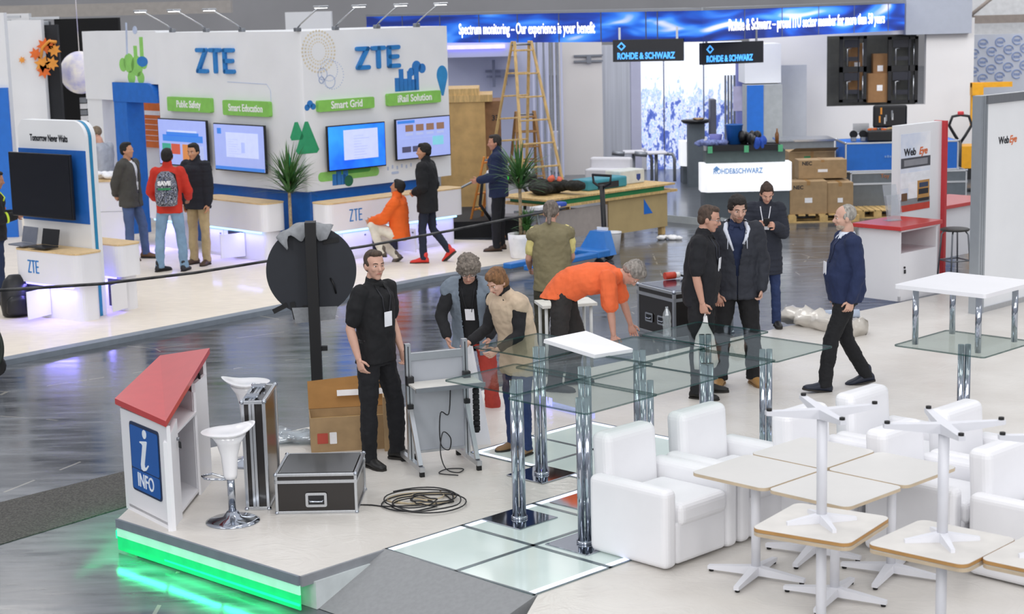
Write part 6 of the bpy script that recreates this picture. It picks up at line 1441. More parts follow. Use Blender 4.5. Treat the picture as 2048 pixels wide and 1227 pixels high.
def person(name_label, p, face, height=1.76, sex='m', pose=None, skin='#d2a08a', hair=None, top=None, legs=None, shoe='#1c1a1a', near=True, extra=None, fit=1.0, belly=0.0, z=None):
    """pose keys: pelvis(dz), s1, s2 spine dirs, twist deg, head (yaw, pitch down, roll), ra/la (upper, fore dirs), rl/ll (thigh, shin dirs), feet yaw. local +y is forward, +x right"""
    P_ = dict(s1=(0, 0, 1), s2=(0, 0.02, 1), twist=0, head=(0, 0, 0), ra=((.12, 0, -1), (.04, .12, -1)), la=((-.12, 0, -1), (-.04, .12, -1)), rl=((.08, .03, -1), (.03, -.03, -1)), ll=((-.08, .03, -1), (-.03, -.03, -1)), fr=12, fl=-12, curl=.6, rf=None, lf=None, rh=None, lh=None, toe=0)
    P_.update(pose or {}); k = height/1.76; vx = .0085 if near else .013
    N = lambda v: Vector(v).normalized()
    s1, s2 = N(P_['s1']), N(P_['s2']); tw = R(P_['twist'])
    pel = V3(0, 0, 0); wa = pel+s1*.17*k; ch = wa+s2*.22*k; nb = ch+s2*.15*k
    sx = V3(math.cos(tw), math.sin(tw), 0); sx = (sx-s2*sx.dot(s2)).normalized(); sy = s2.cross(sx).normalized()
    px_ = V3(1, 0, 0); py_ = s1.cross(px_).normalized(); py0 = V3(0, 1, 0)
    sw = (.172 if sex == 'm' else .155)*k
    J = dict(pel=pel, wa=wa, ch=ch, nb=nb)
    sh = {'r': ch+s2*.085*k+sx*sw, 'l': ch+s2*.085*k-sx*sw}
    arm = {}
    for s, key in (('r', 'ra'), ('l', 'la')):
        u, f = N(P_[key][0]), N(P_[key][1]); e = sh[s]+u*.285*k; wr_ = e+f*.25*k; arm[s] = (sh[s], e, wr_, u, f)
    leg = {}
    for s, key, sg in (('r', 'rl', 1), ('l', 'll', -1)):
        t_, c_ = N(P_[key][0]), N(P_[key][1]); h = pel+V3(sg*.088*k, 0, -.03*k); kn = h+t_*.43*k; an = kn+c_*.42*k; leg[s] = (h, kn, an, t_, c_)
    lowest = min(leg['r'][2].z, leg['l'][2].z)
    if P_.get('toe'): pass
    off = V3(0, 0, -lowest+.085*k)
    fm = (leg['r'][2]+leg['l'][2])/2
    if P_.get('anchor') == 'r': fm = leg['r'][2]
    if P_.get('anchor') == 'l': fm = leg['l'][2]
    off = off-V3(fm.x, fm.y, 0)
    # head frame
    hy, hp, hr = P_['head']; hq = Matrix.Rotation(R(hy)+tw, 3, 'Z') @ Matrix.Rotation(R(-hp), 3, 'X') @ Matrix.Rotation(R(hr), 3, 'Y')
    hz = hq @ V3(0, 0, 1); hf = hq @ V3(0, 1, 0); hx = hq @ V3(1, 0, 0)
    nk = nb+(s2*.55+hz*.45)*.045*k; hc = nk+hz*.118*k+hf*.02*k
    HM = Matrix.Translation(hc) @ hq.to_4x4() @ Matrix.Scale(k if sex == 'm' else k*.96, 4)
    root = thing('person', name_label, 'person', (p.x, p.y, p.z if z is None else z), R(face))
    SK = mat('skin_%s' % skin.strip('#'), skin, .55, var=.04, scale=14); hcx = hair or {}
    def add_head(b):
        e = lambda c, r, n=18: b.ell(c, r, HM, n, 11)
        e((0, -.008, .035), (.074, .094, .083)); e((0, .022, -.02), (.064, .07, .08)); e((0, .03, -.062), (.05, .055, .048)); e((0, .062, -.092), (.028, .024, .022))
        e((0, .08, .022), (.05, .017, .014)); e((.036, .07, -.02), (.022, .02, .02)); e((-.036, .07, -.02), (.022, .02, .02))
        q = MB(); q.cap((0, .088, .012), .008, (0, .109, -.022), .0145, 10); q.cap((0, .104, -.026), .012, (0, .09, -.03), .016, 10)
        q.cap((-.02, .084, -.058), .008, (.02, .084, -.058), .008, 8)
        for s in (-1, 1): q.ell((s*.076, -.004, -.01), (.012, .02, .032))
        b.add(q.v, q.f, True, HM)
    sc_ = fit
    def torso(b, inf, z0=-.08, hem=None, top_=True, bel=belly, waist=1.0):
        a = (lambda w_: px_*w_*k); y = (lambda w_: py0*w_*k)
        rs = []
        if hem is not None: rs.append((pel-s1*hem*k, px_*(.168+inf)*k, py0*(.118+inf)*k))
        fh = 1.04 if sex == 'f' else 1
        rs += [(pel+s1*z0*k, px_*(.162*fh+inf)*k, py0*(.115+inf+bel*.3)*k), (pel+s1*.04*k, px_*(.158*fh+inf)*k, py_*(.112+inf+bel*.8)*k), (wa+py_*bel*.5, px_*((.142 if sex == 'm' else .125)*waist+inf)*k, py_*(.104+inf+bel)*k),
               (wa.lerp(ch, .5)+py_*bel*.2, (px_+sx).normalized()*(.153*waist+inf)*k, sy*(.113+inf+bel*.5)*k), (ch, sx*(.165+inf)*k, sy*(.118+inf)*k), (ch+s2*.07*k, sx*(.162+inf)*k, sy*(.106+inf)*k), (ch+s2*.115*k, sx*(.125+inf)*k, sy*(.084+inf)*k), (nb, sx*(.062+inf*.6)*k, sy*(.06+inf*.6)*k)]
        b.loft(rs, 22, ex=.88)
        for s_ in 'rl': b.cap(nb-s2*.012*k, (.048+inf*.8)*k, sh[s_]-s2*.012*k, (.050+inf*.8)*k, 12)
    # ---- body
    b = MB(); torso(b, -.02); add_head(b)
    b.cap(nb-s2*.04*k, .062*k, nk+hz*.03*k, .055*k, 14)
    for s in 'rl':
        a0, e, w_, u, f = arm[s]; b.cap(a0, .048*k, e, .038*k); b.cap(e, .038*k, e.lerp(w_, .35), .039*k); b.cap(e.lerp(w_, .35), .039*k, w_, .025*k)
        h, kn, an, t_, c_ = leg[s]; b.cap(h, .075*k, kn, .05*k); b.cap(kn, .05*k, kn.lerp(an, .35), .048*k); b.cap(kn.lerp(an, .35), .048*k, an, .034*k)
    bb = voxel(b, vx, 1)
    # ---- hands
    for s, sg in (('r', 1), ('l', -1)):
        a0, e, w_, u, f = arm[s]; hd = N(P_[s+'h'][0]) if P_[s+'h'] else f; pn = Vector(P_[s+'h'][1]) if P_[s+'h'] else V3(-sg, 0.1, 0)
        pn = (pn-hd*pn.dot(hd)).normalized(); th = hd.cross(pn)*(1 if s == 'r' else -1)   # thumb side
        if P_[s+'h'] is None and th.y < 0: th = -th
        cu_ = P_['curl']; kk = k*(1 if sex == 'm' else .92)
        pa = w_-hd*.01*k; pc = w_+hd*.088*kk; m_ = MB()
        m_.loft([(pa, th*.024*kk, pn*.019*kk), (w_+hd*.02*kk, th*.030*kk, pn*.017*kk), (w_+hd*.055*kk, th*.040*kk, pn*.016*kk), (pc, th*.040*kk, pn*.013*kk), (pc+hd*.006*kk, th*.034*kk, pn*.008*kk)], 14)
        for i, (o_, L_) in enumerate(((.030, .070), (.0105, .078), (-.0095, .072), (-.0285, .058))):
            c0 = pc+th*o_*kk-hd*.006*kk; d = hd; pts = [c0]; rr_ = [.0092*kk]; q = Quaternion((hd.cross(pn)).normalized(), cu_*(.55+.12*i)); dd = (hd+th*o_*2.2).normalized()
            for j, seg in enumerate((.42, .32, .26)):
                dd = q @ dd; pts.append(pts[-1]+dd*L_*seg*kk); rr_.append((.0088, .0080, .0062)[j]*kk)
            m_.tube(pts, rr_, 8)
            m_.ell(pts[-1], (.0062*kk,)*3, n=8, k=5)
        t0 = w_+hd*.025*kk+th*.026*kk; t1 = t0+(th*.75+hd*.6+pn*.35).normalized()*.038*kk; t2 = t1+(th*.25+hd*.9+pn*.45).normalized()*.034*kk
        m_.tube([t0, t1, t2], [.0125*kk, .0105*kk, .008*kk], 8); m_.ell(t2, (.008*kk,)*3, n=8, k=5)
        bb.add(m_.v, m_.f, True)
    J.update(arm=arm, leg=leg, head=HM, hc=hc, sx=sx, sy=sy, s2=s2, s1=s1, nb=nb, k=k, off=off, root=root, hf=hf, hx=hx, hz=hz, torso=torso, vx=vx)
    def fin(mb, nm, m, par=None, **kw):
        for i in range(len(mb.v)): mb.v[i] = mb.v[i]+off
        return mb.build(nm, m, par or root, **kw)
    J['fin'] = fin
    body = fin(bb, 'body', SK)
    # ---- face details
    if near or P_.get('facedet'):
        EM = mat('eye_white', '#e8e4e0', .3); IR = mat('eye_iris', '#3a2a20', .3)
        for s in (-1, 1):
            m_ = MB().mat(EM); q = MB(); q.ell((s*.030, .0775, .006), (.0125, .009, .0065), n=12, k=7); m_.add(q.v, q.f, True, HM); m_.mat(IR); q = MB(); q.ell((s*.030, .0855, .006), (.0055, .0035, .0055), n=10, k=5); m_.add(q.v, q.f, True, HM)
            fin(m_, 'eye', None)
            m_ = MB(); q = MB(); q.tube([(s*.014, .094, .026), (s*.032, .092, .031), (s*.048, .078, .026)], [.0035, .0042, .003], 6); m_.add(q.v, q.f, True, HM); fin(m_, 'eyebrow', mat('brow_'+hcx.get('col', '#2a1d14').strip('#'), hcx.get('brow', hcx.get('col', '#2a1d14')), .9))
        m_ = MB(); q = MB(); q.tube([(-.022, .0885, -.058), (-.008, .0945, -.0555), (0, .0945, -.0565), (.008, .0945, -.0555), (.022, .0885, -.058)], [.002, .0045, .005, .0045, .002], 8); m_.add(q.v, q.f, True, HM); fin(m_, 'lips', mat('lips_'+skin.strip('#'), '#a8655a' , .5))
        if hcx.get('glasses'):
            m_ = MB(); q = MB()
            for s in (-1, 1): q.tube([(s*.032+.021*math.cos(2*PI*i/14), .098, .006+.016*math.sin(2*PI*i/14)) for i in range(15)], .0015, 5); q.tube([(s*.053, .097, .01), (s*.078, .0, .005)], .0015, 5)
            q.tube([(-.011, .099, .01), (.011, .099, .01)], .0015, 5); m_.add(q.v, q.f, True, HM); fin(m_, 'glasses', GREYM)
        if hcx.get('stubble'):
            m_ = MB(); q = MB(); q.ell((0, .036, -.070), (.0505, .052, .044), n=18, k=9); q.ell((0, .085, -.0455), (.024, .009, .006), n=10, k=5); q.ell((0, .066, -.094), (.027, .022, .02), n=10, k=5); m_.add(q.v, q.f, True, HM); fin(m_, 'beard', mat('beard_'+hcx['stubble'].strip('#'), hcx['stubble'], .9, scale=60, var=.2))
    # ---- hair
    if hcx:
        st = hcx.get('style', 'short'); v_ = hcx.get('vol', .012); q = MB()
        q.ell((0, -.022-(.008 if hcx.get('recede') else 0), .043), (.074+v_, .088+v_-(.008 if hcx.get('recede') else 0), .080+v_), n=22, k=13)
        if not hcx.get('recede'): q.ell((0, .022, .098), (.056+v_*.5, .056+v_*.5, .026+v_*.6), n=16, k=9); q.ell((0, -.055, -.01), (.068+v_*.7, .048+v_, .065), n=18, k=9)
        for s in (-1, 1): q.ell((s*(.062+v_*.6), -.012, .018), (.016+v_*.6, .045, .04), n=12, k=7)
        if st == 'long': q.ell((0, -.08, -.07), (.055, .04, .12), n=16, k=9)
        if st == 'bob': q.ell((0, -.04, -.03), (.088, .07, .075), n=16, k=9); q.ell((0, .045, .085), (.068, .045, .028), n=14, k=7)
        if st == 'fringe' or hcx.get('fringe'): q.ell((0, .038, .088), (.066, .05, .03), n=16, k=7)
        if st == 'bun': q.ell((0, -.075, .09), (.04, .04, .038), n=12, k=7)
        if st == 'tail': q.cap((0, -.1, -.0), .03, (0, -.12, -.14), .022, 12)
        m_ = MB(); m_.add(q.v, q.f, True, HM); hm = voxel(m_, .007 if near else .011, 1); a_ = hcx.get('curl', .004); wrinkle(hm, a_, hcx.get('hsc', 38), 3)
        if a_ > .008: wrinkle(hm, a_*.6, 80, 5)
        fin(hm, 'hair', mat('hair_'+hcx['col'].strip('#'), hcx['col'], .7, scale=50, var=.35, bump=.6, bscale=180, stretch=(1, 1, .3)))
    # ---- trousers
    tr = legs or dict(col='#17181c'); LM = mat('trousers_'+tr['col'].strip('#'), tr['col'], .85, scale=7, var=.12, bump=.25, bscale=25)
    lw = tr.get('w', .0); b = MB(); fh = 1.04 if sex == 'f' else 1
    b.loft([(pel-s1*.12*k, px_*.15*k, py0*.115*k), (pel, px_*(.165*fh)*k, py0*.122*k), (pel+s1*.07*k, px_*(.158*fh)*k, py_*.118*k), (pel+s1*.11*k, px_*.152*k, py_*.113*k)], 20, ex=.9)
    for s in 'rl':
        h, kn, an, t_, c_ = leg[s]; b.cap(h+V3(0, 0, .0), (.092+lw)*k, kn, (.066+lw)*k, 16); e_ = an+c_*(-.01)*k; b.cap(kn, (.066+lw)*k, kn.lerp(an, .5), (.064+lw)*k, 16); b.cap(kn.lerp(an, .5), (.064+lw)*k, e_, (.055+lw)*k, 16)
        if tr.get('boot') is None: b.loft([(e_-c_*.05*k, *[q*(.055+lw)*k for q in (V3(1, 0, 0), V3(0, 1, 0))]), (e_+c_*.045*k, *[q*(.062+lw)*k for q in (V3(1, 0, 0), V3(0, 1, 0))])], 14)
    bt = voxel(b, vx*1.15, 2); wrinkle(bt, .011*k, 9, 2, (1, 1, .9)); wrinkle(bt, .004*k, 30, 4, (1, 1, 1.6)); fin(bt, 'trousers', LM)
    # ---- shoes
    SM = mat('shoe_'+shoe.strip('#'), shoe, .5, var=.1); SO_ = mat('shoe_sole', '#2a2724', .7) if not P_.get('sole') else mat('sole_'+P_['sole'].strip('#'), P_['sole'], .6)
    for s, yw, key in (('r', P_['fr'], 'rf'), ('l', P_['fl'], 'lf')):
        an = leg[s][2]; pitch = P_[key] or 0; m4 = Matrix.Translation(an) @ Matrix.Rotation(R(-yw), 4, 'Z') @ Matrix.Rotation(R(pitch), 4, 'X') @ Matrix.Scale(k*(1.04 if sex == 'm' else .93), 4)
        q = MB(); X, Z_ = V3(1, 0, 0), V3(0, 0, 1)
        q.loft([((0, -.078, -.045), X*.026, Z_*.026), ((0, -.06, -.035), X*.038, Z_*.045), ((0, -.01, -.02), X*.042, Z_*.062), ((0, .05, -.04), X*.043, Z_*.042), ((0, .11, -.052), X*.05, Z_*.030), ((0, .165, -.058), X*.045, Z_*.024), ((0, .195, -.062), X*.022, Z_*.014)], 16)
        q.cap((0, -.02, -.0), .043, (0, -.025, .05), .042, 14)
        for i, v in enumerate(q.v): v.z = max(v.z, -.078)
        m_ = MB(); m_.add(q.v, q.f, True, m4); so = fin(m_, 'shoe', SM)
        q = MB(); q.prism([(.0, -.085), (.03, -.078), (.038, -.04), (.036, .03), (.048, .1), (.044, .16), (.02, .2), (-.02, .2), (-.044, .16), (-.048, .1), (-.036, .03), (-.038, -.04), (-.03, -.078)], -.085, -.068)
        m_ = MB(); m_.add(q.v, q.f, False, m4); fin(m_, 'sole', SO_, so)
    # ---- upper garment
    if top:
        TM = mat('top_'+top['col'].strip('#'), top['col'], top.get('rough', .85), scale=top.get('sc', 6), var=top.get('var', .08), bump=.2, bscale=30)
        inf = top.get('inf', .014); b = MB(); torso(b, inf, hem=top.get('hem', .1), waist=top.get('waist', 1.06))
        sl = top.get('sleeve', 1.0)
        for s in 'rl':
            a0, e, w_, u, f = arm[s]
            if sl >= .05:
                b.cap(a0-u*.01*k, (.060+inf*.9)*k, a0+u*.1*k, (.055+inf*.9)*k, 14)
                if sl <= 1: q = a0.lerp(e, sl); b.cap(a0+u*.08*k, (.055+inf)*k, q, (.046+inf*1.2)*k, 14)
                else:
                    b.cap(a0+u*.08*k, (.055+inf)*k, e, (.045+inf)*k, 14); q = e.lerp(w_, sl-1); b.cap(e, (.045+inf)*k, q, (.030+inf)*k, 14)
        if top.get('collar'): b.cap(nb-s2*.02*k, (.062+inf*.4)*k, nb+(s2+hz*.4)*(.02 if top['collar'] == 1 else .05)*k, (.060+inf*.4)*k, 16)
        bt = voxel(b, vx*1.1, 2); wr_a = top.get('wr', .011)
        if top.get('quilt'):
            for i, v in enumerate(bt.v): pass
            wrinkle(bt, .010*k, 5, 7, (.25, .25, 6)); wrinkle(bt, .004, 20, 3)
        else: wrinkle(bt, wr_a*k, 8, 5, (1, 1, 1)); wrinkle(bt, wr_a*.5*k, 24, 8, (1, 1, .5))
        J['bvh'] = BVHTree.FromPolygons([tuple(v) for v in bt.v], bt.f)
        fin(bt, top.get('name', 'shirt'), TM)
    over = (extra or {}).get('over') if isinstance(extra, dict) else None
    if over:
        OM = mat('over_'+over['col'].strip('#'), over['col'], over.get('rough', .8), scale=over.get('sc', 6), var=over.get('var', .1), bump=.25, bscale=30); inf = over.get('inf', .032); b = MB(); torso(b, inf, hem=over.get('hem', .14), waist=over.get('waist', 1.1)); sl = over.get('sleeve', 0)
        for s in 'rl':
            a0, e, w_, u, f = arm[s]
            if sl > .05:
                b.cap(a0-u*.01*k, (.058+inf*.8)*k, e, (.046+inf*.7)*k, 14); q = e.lerp(w_, max(0, sl-1)); b.cap(e, (.046+inf*.7)*k, q, (.033+inf*.6)*k, 14)
            elif over.get('cap', True): b.cap(a0-sx*(.03 if s == 'r' else -.03)*k, (.074+inf*.5)*k, a0+u*.016*k, (.073+inf*.5)*k, 14)
        if over.get('hood'): b.cap(nb-sx*.06*k-sy*.03*k, .04*k, nb-sy*.075*k, .05*k); b.cap(nb+sx*.06*k-sy*.03*k, .04*k, nb-sy*.075*k, .05*k)
        if over.get('collar'): b.cap(nb-s2*.02*k, .072*k, nb+s2*.04*k, .068*k, 16)
        bt = voxel(b, vx*1.1, 2)
        if over.get('quilt'): wrinkle(bt, .011*k, 5, 7, (.2, .2, 6))
        wrinkle(bt, .012*k, 8, 6); wrinkle(bt, .005*k, 24, 9)
        gp = over.get('gap', .06)
        def keep(c):
            d = c-wa; y = d.dot(sy); x_ = abs((c-wa).dot(sx)-over.get('gx', 0)); zz = d.dot(s2)
            hz_ = (c-pel).dot(s1)
            g_ = gp if not isinstance(gp, (tuple, list)) else gp[0]+(gp[1]-gp[0])*max(0, min(1, (zz+.25)/.62))**over.get('pw', 1)
            if gp and y > .02 and x_ < g_ and zz < .50: return False
            if zz > .40 and y > -.02 and x_ < .07 and gp: return False
            return True
        if gp: bt = cutmesh(bt, keep)
        J['obvh'] = BVHTree.FromPolygons([tuple(v) for v in bt.v], bt.f)
        o = fin(bt, over.get('name', 'jacket'), OM); 
        if gp: solid(o, .008)
    def lay(x, zz, side=1, which='bvh', o_=.006):
        'point on the garment surface: x across, zz up the chest from the waist; side 1 front, -1 back'
        c = wa+sx*x*k+s2*zz*k; d = sy*side; bv = J.get(which) or J.get('bvh'); hit = bv.ray_cast(c+d*.6, -d) if bv else (None,)
        return (hit[0]+d*o_) if hit[0] is not None else c+d*(.13)*k
    J['lay'] = lay
    # collar tabs, lanyard, badge, belt
    ex = extra if isinstance(extra, dict) else {}
    if ex.get('polo'):
        CM = mat('collar_'+ex['polo'].strip('#'), ex['polo'], .8); b = MB()
        b.loft([(nb-s2*.012*k+sy*.004, sx*.079*k, sy*.078*k), (nb+s2*.018*k+sy*.006, sx*.070*k, sy*.069*k), (nb+s2*.03*k+sy*.004, sx*.062*k, sy*.060*k)], 20, cap=False)
        for s in (-1, 1):
            q = [nb+sx*s*.05*k+sy*.055*k+s2*.02*k, nb+sx*s*.02*k+sy*.078*k+s2*.005*k, lay(s*.035, .335), lay(s*.07, .345)]
            b.add(q, [(0, 1, 2, 3)])
        solid(fin(b, 'collar', CM), .006)
    if ex.get('lanyard'):
        LC = mat('lanyard_'+ex['lanyard'].strip('#'), ex['lanyard'], .7); wch = 'obvh' if ex.get('lover') else 'bvh'
        l1 = [lay(s*x, z_, 1, wch, .008) for s, x, z_ in ((-1, .06, .35), (-1, .05, .28), (-1, .035, .2), (-1, .02, .12), (1, 0, ex.get('bz', .05)))]; l2 = [lay(x, z_, 1, wch, .008) for x, z_ in ((.06, .35), (.05, .28), (.035, .2), (.02, .12), (0, ex.get('bz', .05)))]
        b = MB(); b.tube(l1, .0055, 6); b.tube(l2, .0055, 6); b.tube([nb+sx*.06*k+sy*.05*k+s2*.01*k, nb+sx*.072*k-sy*.02*k+s2*.012*k, nb-sy*.075*k+s2*.012*k, nb-sx*.072*k-sy*.02*k+s2*.012*k, nb-sx*.06*k+sy*.05*k+s2*.01*k], .0055, 6); fin(b, 'lanyard', LC)
        c = lay(0, ex.get('bz', .05)-.06, 1, wch, .014); q = Matrix((sx, sy, s2)).transposed().to_4x4(); b = MB(); b.box(c, (.085*k, .006, .12*k), 0, q); fin(b, 'name_badge', mat('badge_card', '#eceef4', .4))
    if ex.get('belt'):
        b = MB(); b.loft([(pel+s1*.075*k, px_*.168*k, py_*.124*k), (pel+s1*.11*k, px_*.166*k, py_*.122*k)], 24, cap=False, ex=.9); solid(fin(b, 'belt', BLACK), .004)
    return J
HB = dict(col='#1b1614')
FEW = None
def look(px, py, z): return G(px, py, z)
# --- near people
J = person('person in black polo shirt and black trousers, thumb in pocket, standing by the flight cases', G(772, 928, PZ), -62+180-90+0, 1.74, pose=dict(head=(-15, 6, 0), ra=((.16, -.12, -1), (.05, .22, -1)), la=((-.2, -.1, -1), (.15, .5, -1)), rl=((.08, .02, -1), (.02, -.02, -1)), ll=((-.12, .1, -1), (-.04, -.02, -1)), fr=8, fl=-22, curl=.9), hair=dict(col='#3a2e25', vol=.004, curl=.002), top=dict(col='#0f1013', sleeve=.72, collar=1, inf=.016), legs=dict(col='#101115', w=.006), extra=dict(polo='#0c0d10', lanyard='#1a1a20', belt=1, bz=.12), belly=.015) if 0 else None
def heading(px0, py0, px1, py1, z=PZ):
    a, b = G(px0, py0, z), G(px1, py1, z); return math.degrees(math.atan2(b.y-a.y, b.x-a.x))
# face = degrees turning local +y (forward) to the facing direction; 180 faces the camera, 90 faces left, -90 faces right
person('person in black polo shirt and black trousers standing by the flight cases, looking right', G(768, 925, PZ), -128, 1.76, pose=dict(head=(-22, 4, 0), ra=((.30, -.15, -1), (-.02, .32, -1)), la=((-.2, -.05, -1), (.1, .5, -1)), rl=((.06, .02, -1), (.02, -.02, -1)), ll=((-.16, .12, -1), (-.08, -.04, -1)), fr=12, fl=-14, curl=.7), skin='#c99f8c', hair=dict(col='#43352a', vol=.003, curl=.002), top=dict(col='#101115', sleeve=.74, collar=1, inf=.018), legs=dict(col='#131419', w=.008), shoe='#141414', extra=dict(polo='#0c0d10', lanyard='#22232a', belt=1, bz=.16), belly=.02)
person('person with curly grey hair in a grey vest over black, bent over the rig work', G(955, 870, 0.0)+Vector((0, .15, 0)), 172, 1.76, pose=dict(s1=(0, .18, 1), s2=(0, .42, 1), head=(8, 38, 0), ra=((.35, .35, -1), (-.35, .65, -.8)), la=((-.35, .35, -1), (.25, .65, -.8)), rl=((.12, .05, -1), (.03, -.1, -1)), ll=((-.16, .12, -1), (-.04, -.1, -1)), curl=.6), skin='#c29582', hair=dict(col='#7a7168', vol=.03, curl=.016, hsc=26, glasses=1), top=dict(col='#131418', sleeve=1.85, inf=.016), legs=dict(col='#a8392e', w=.008), shoe='#2a2622', extra=dict(over=dict(col='#737f8c', inf=.036, hem=.2, gap=(.07, .085), name='vest'), lanyard='#1a1b20', bz=.15))
person('person with short brown hair in a beige quilted vest and dark sleeves, head bowed', G(1040, 905, PZ), 128, 1.62, 'f', pose=dict(s1=(0, .12, 1), s2=(0, .32, 1), head=(6, 34, 0), ra=((.15, .35, -1), (-.1, .95, -.4)), la=((-.2, .15, -1), (.15, .9, -.45)), rl=((.07, .04, -1), (.0, -.06, -1)), ll=((-.08, .12, -1), (0, -.03, -1)), curl=.8), skin='#cfa592', hair=dict(col='#7b5737', vol=.014, curl=.006, style='bob'), top=dict(col='#16161a', sleeve=1.85, collar=2, inf=.014), legs=dict(col='#243763', w=.0), shoe='#8a6a48', extra=dict(over=dict(col='#c4b098', inf=.045, hem=.22, gap=.0, name='quilted_vest', waist=1.15)))
person('person in bright orange shirt and dark trousers bending far forward over the tables', G(1128, 775, PZ), -98, 1.78, pose=dict(s1=(0, .8, .60), s2=(0, 1, .10), head=(0, 72, 0), ra=((.05, .10, -1), (.0, .1, -1)), la=((-.1, .45, -1), (0, .3, -1)), rl=((.1, -.10, -1), (.03, -.1, -1)), ll=((-.16, .25, -1), (-.04, -.1, -1)), curl=.9, anchor=None), skin='#c39583', hair=dict(col='#8d8781', vol=.016, curl=.007), top=dict(col='#ea6c3c', sleeve=.85, collar=1, inf=.03, waist=1.15, wr=.010), legs=dict(col='#2d2b2a', w=.014), shoe='#2b2a29', extra=dict(polo='#ea6c3c'), belly=.03)
person('person seen from behind in olive vest and camouflage trousers with grey tied hair', G(1108, 728, 0.0), 8, 1.80, pose=dict(s2=(0, .12, 1), head=(-18, 22, 0), ra=((.22, .15, -1), (-.1, .9, -.5)), la=((-.25, .1, -1), (.15, .8, -.5)), curl=.6), skin='#c29582', hair=dict(col='#6f665e', vol=.010, curl=.006, style='tail'), top=dict(col='#d8cc86', sleeve=.7, inf=.014), legs=dict(col='#3c3a2e', w=.018), shoe='#2b2a26', extra=dict(over=dict(col='#7d7558', inf=.04, hem=.14, gap=.0, name='olive_vest', waist=1.18)), belly=.02)
JB = person('person in black polo shirt and glasses holding a thin plastic bag, facing right', G(1405, 790, PZ), -108, 1.80, pose=dict(s2=(0, .08, 1), head=(2, 14, 0), ra=((.22, -.05, -1), (-.02, .22, -1)), la=((-.18, .05, -1), (.0, .3, -1)), rl=((.08, .0, -1), (.02, 0, -1)), ll=((-.12, .06, -1), (-.02, 0, -1)), curl=1.1), skin='#c29480', hair=dict(col='#4a3a30', vol=.004, curl=.002, glasses=1), top=dict(col='#17181e', sleeve=.78, collar=1, inf=.024, waist=1.18), legs=dict(col='#17181c', w=.012), shoe='#171615', extra=dict(polo='#101116', lanyard='#2c2f3a', bz=.18), belly=.045)
JH = person('person in charcoal hooded jacket over navy shirt, tan boots, looking down to the right', G(1475, 768, PZ), 178, 1.84, pose=dict(head=(12, 16, 0), ra=((.22, .02, -1), (-.12, .22, -1)), la=((-.24, .0, -1), (.05, .2, -1)), rl=((.1, .02, -1), (.03, -.02, -1)), ll=((-.14, .04, -1), (-.05, -.02, -1)), fr=18, fl=-18, curl=1.3, sole='#8a6a44'), skin='#c8a08d', hair=dict(col='#1f1815', vol=.012, curl=.006, fringe=1, stubble='#8a6a58'), top=dict(col='#1e2a4a', sleeve=.9, collar=1, inf=.012), legs=dict(col='#17171a', w=.014), shoe='#a8804c', extra=dict(polo='#1e2a4a', over=dict(col='#2a2d36', inf=.038, hem=.13, sleeve=1.95, gap=(.004, .10), pw=2.2, hood=1, name='hooded_jacket', waist=1.16)))
JP = person('person in dark padded coat reading a phone behind the young man in the hooded jacket', G(1532, 655, PZ)+Vector((0, .05, 0)), 172, 1.66, 'f', pose=dict(head=(10, 32, 0), ra=((.2, .25, -1), (-.45, .8, .45)), la=((-.2, .25, -1), (.4, .85, .4)), curl=1.2), skin='#cf9f8a', hair=dict(col='#3a281e', vol=.008, curl=.003, style='bun'), top=dict(col='#232733', sleeve=1.9, inf=.035, hem=.30, quilt=1, collar=2, waist=1.1, name='padded_coat'), legs=dict(col='#24345c', w=-.004), shoe='#1c1a1a', extra=dict(lanyard='#e4e6ee', bz=.2))
J = person('person in navy sweater and black trousers striding to the left', G(1690, 775, PZ), 96, 1.78, pose=dict(s1=(0, -.04, 1), s2=(0, -.03, 1), head=(-4, 4, 0), ra=((.12, .02, -1), (.02, .1, -1)), la=((-.15, -.15, -1), (-.02, .28, -1)), ll=((-.05, .42, -1), (-.02, .15, -1)), rl=((.06, -.08, -1), (.02, -.55, -1)), fr=6, fl=-6, lf=10, rf=-10, curl=.9), skin='#cda491', hair=dict(col='#9a968f', vol=.004, curl=.003, recede=1, stubble='#b0a090', brow='#6a625a', glasses=0), top=dict(col='#1d2a4e', sleeve=1.93, inf=.024, waist=1.2, hem=.09), legs=dict(col='#121317', w=.008), shoe='#1c2233', extra=dict(polo='#dfe6f4', lanyard='#2a3350', bz=.12), belly=.06)
# --- far people
Z6 = PZT
JV = person('person in hi-vis trimmed black jacket at the left frame edge, hands together', G(2, 606, Z6), -70, 1.80, pose=dict(head=(0, 12, 0), ra=((.1, .1, -1), (-.3, .95, .1)), la=((-.1, .1, -1), (.4, .95, .1)), curl=1), near=False, skin='#b98468', hair=dict(col='#141211', vol=.006), top=dict(col='#1a1b1e', sleeve=1.85, inf=.035, name='jacket', col2=0), legs=dict(col='#22304e'))
person('person in pale grey shirt leaning behind the freestanding panel', Vector((AY(212, 400, 29.9).x, 29.9, Z6)), 60, 1.98, pose=dict(s2=(0, .12, 1), head=(5, 18, 0), ra=((.15, .1, -1), (0, .35, -1)), la=((-.15, .1, -1), (0, .35, -1))), near=False, skin='#d0a08a', hair=dict(col='#7a6a58', vol=.001, recede=1), top=dict(col='#a9aeb8', sleeve=1.1, inf=.018), legs=dict(col='#23242a'))
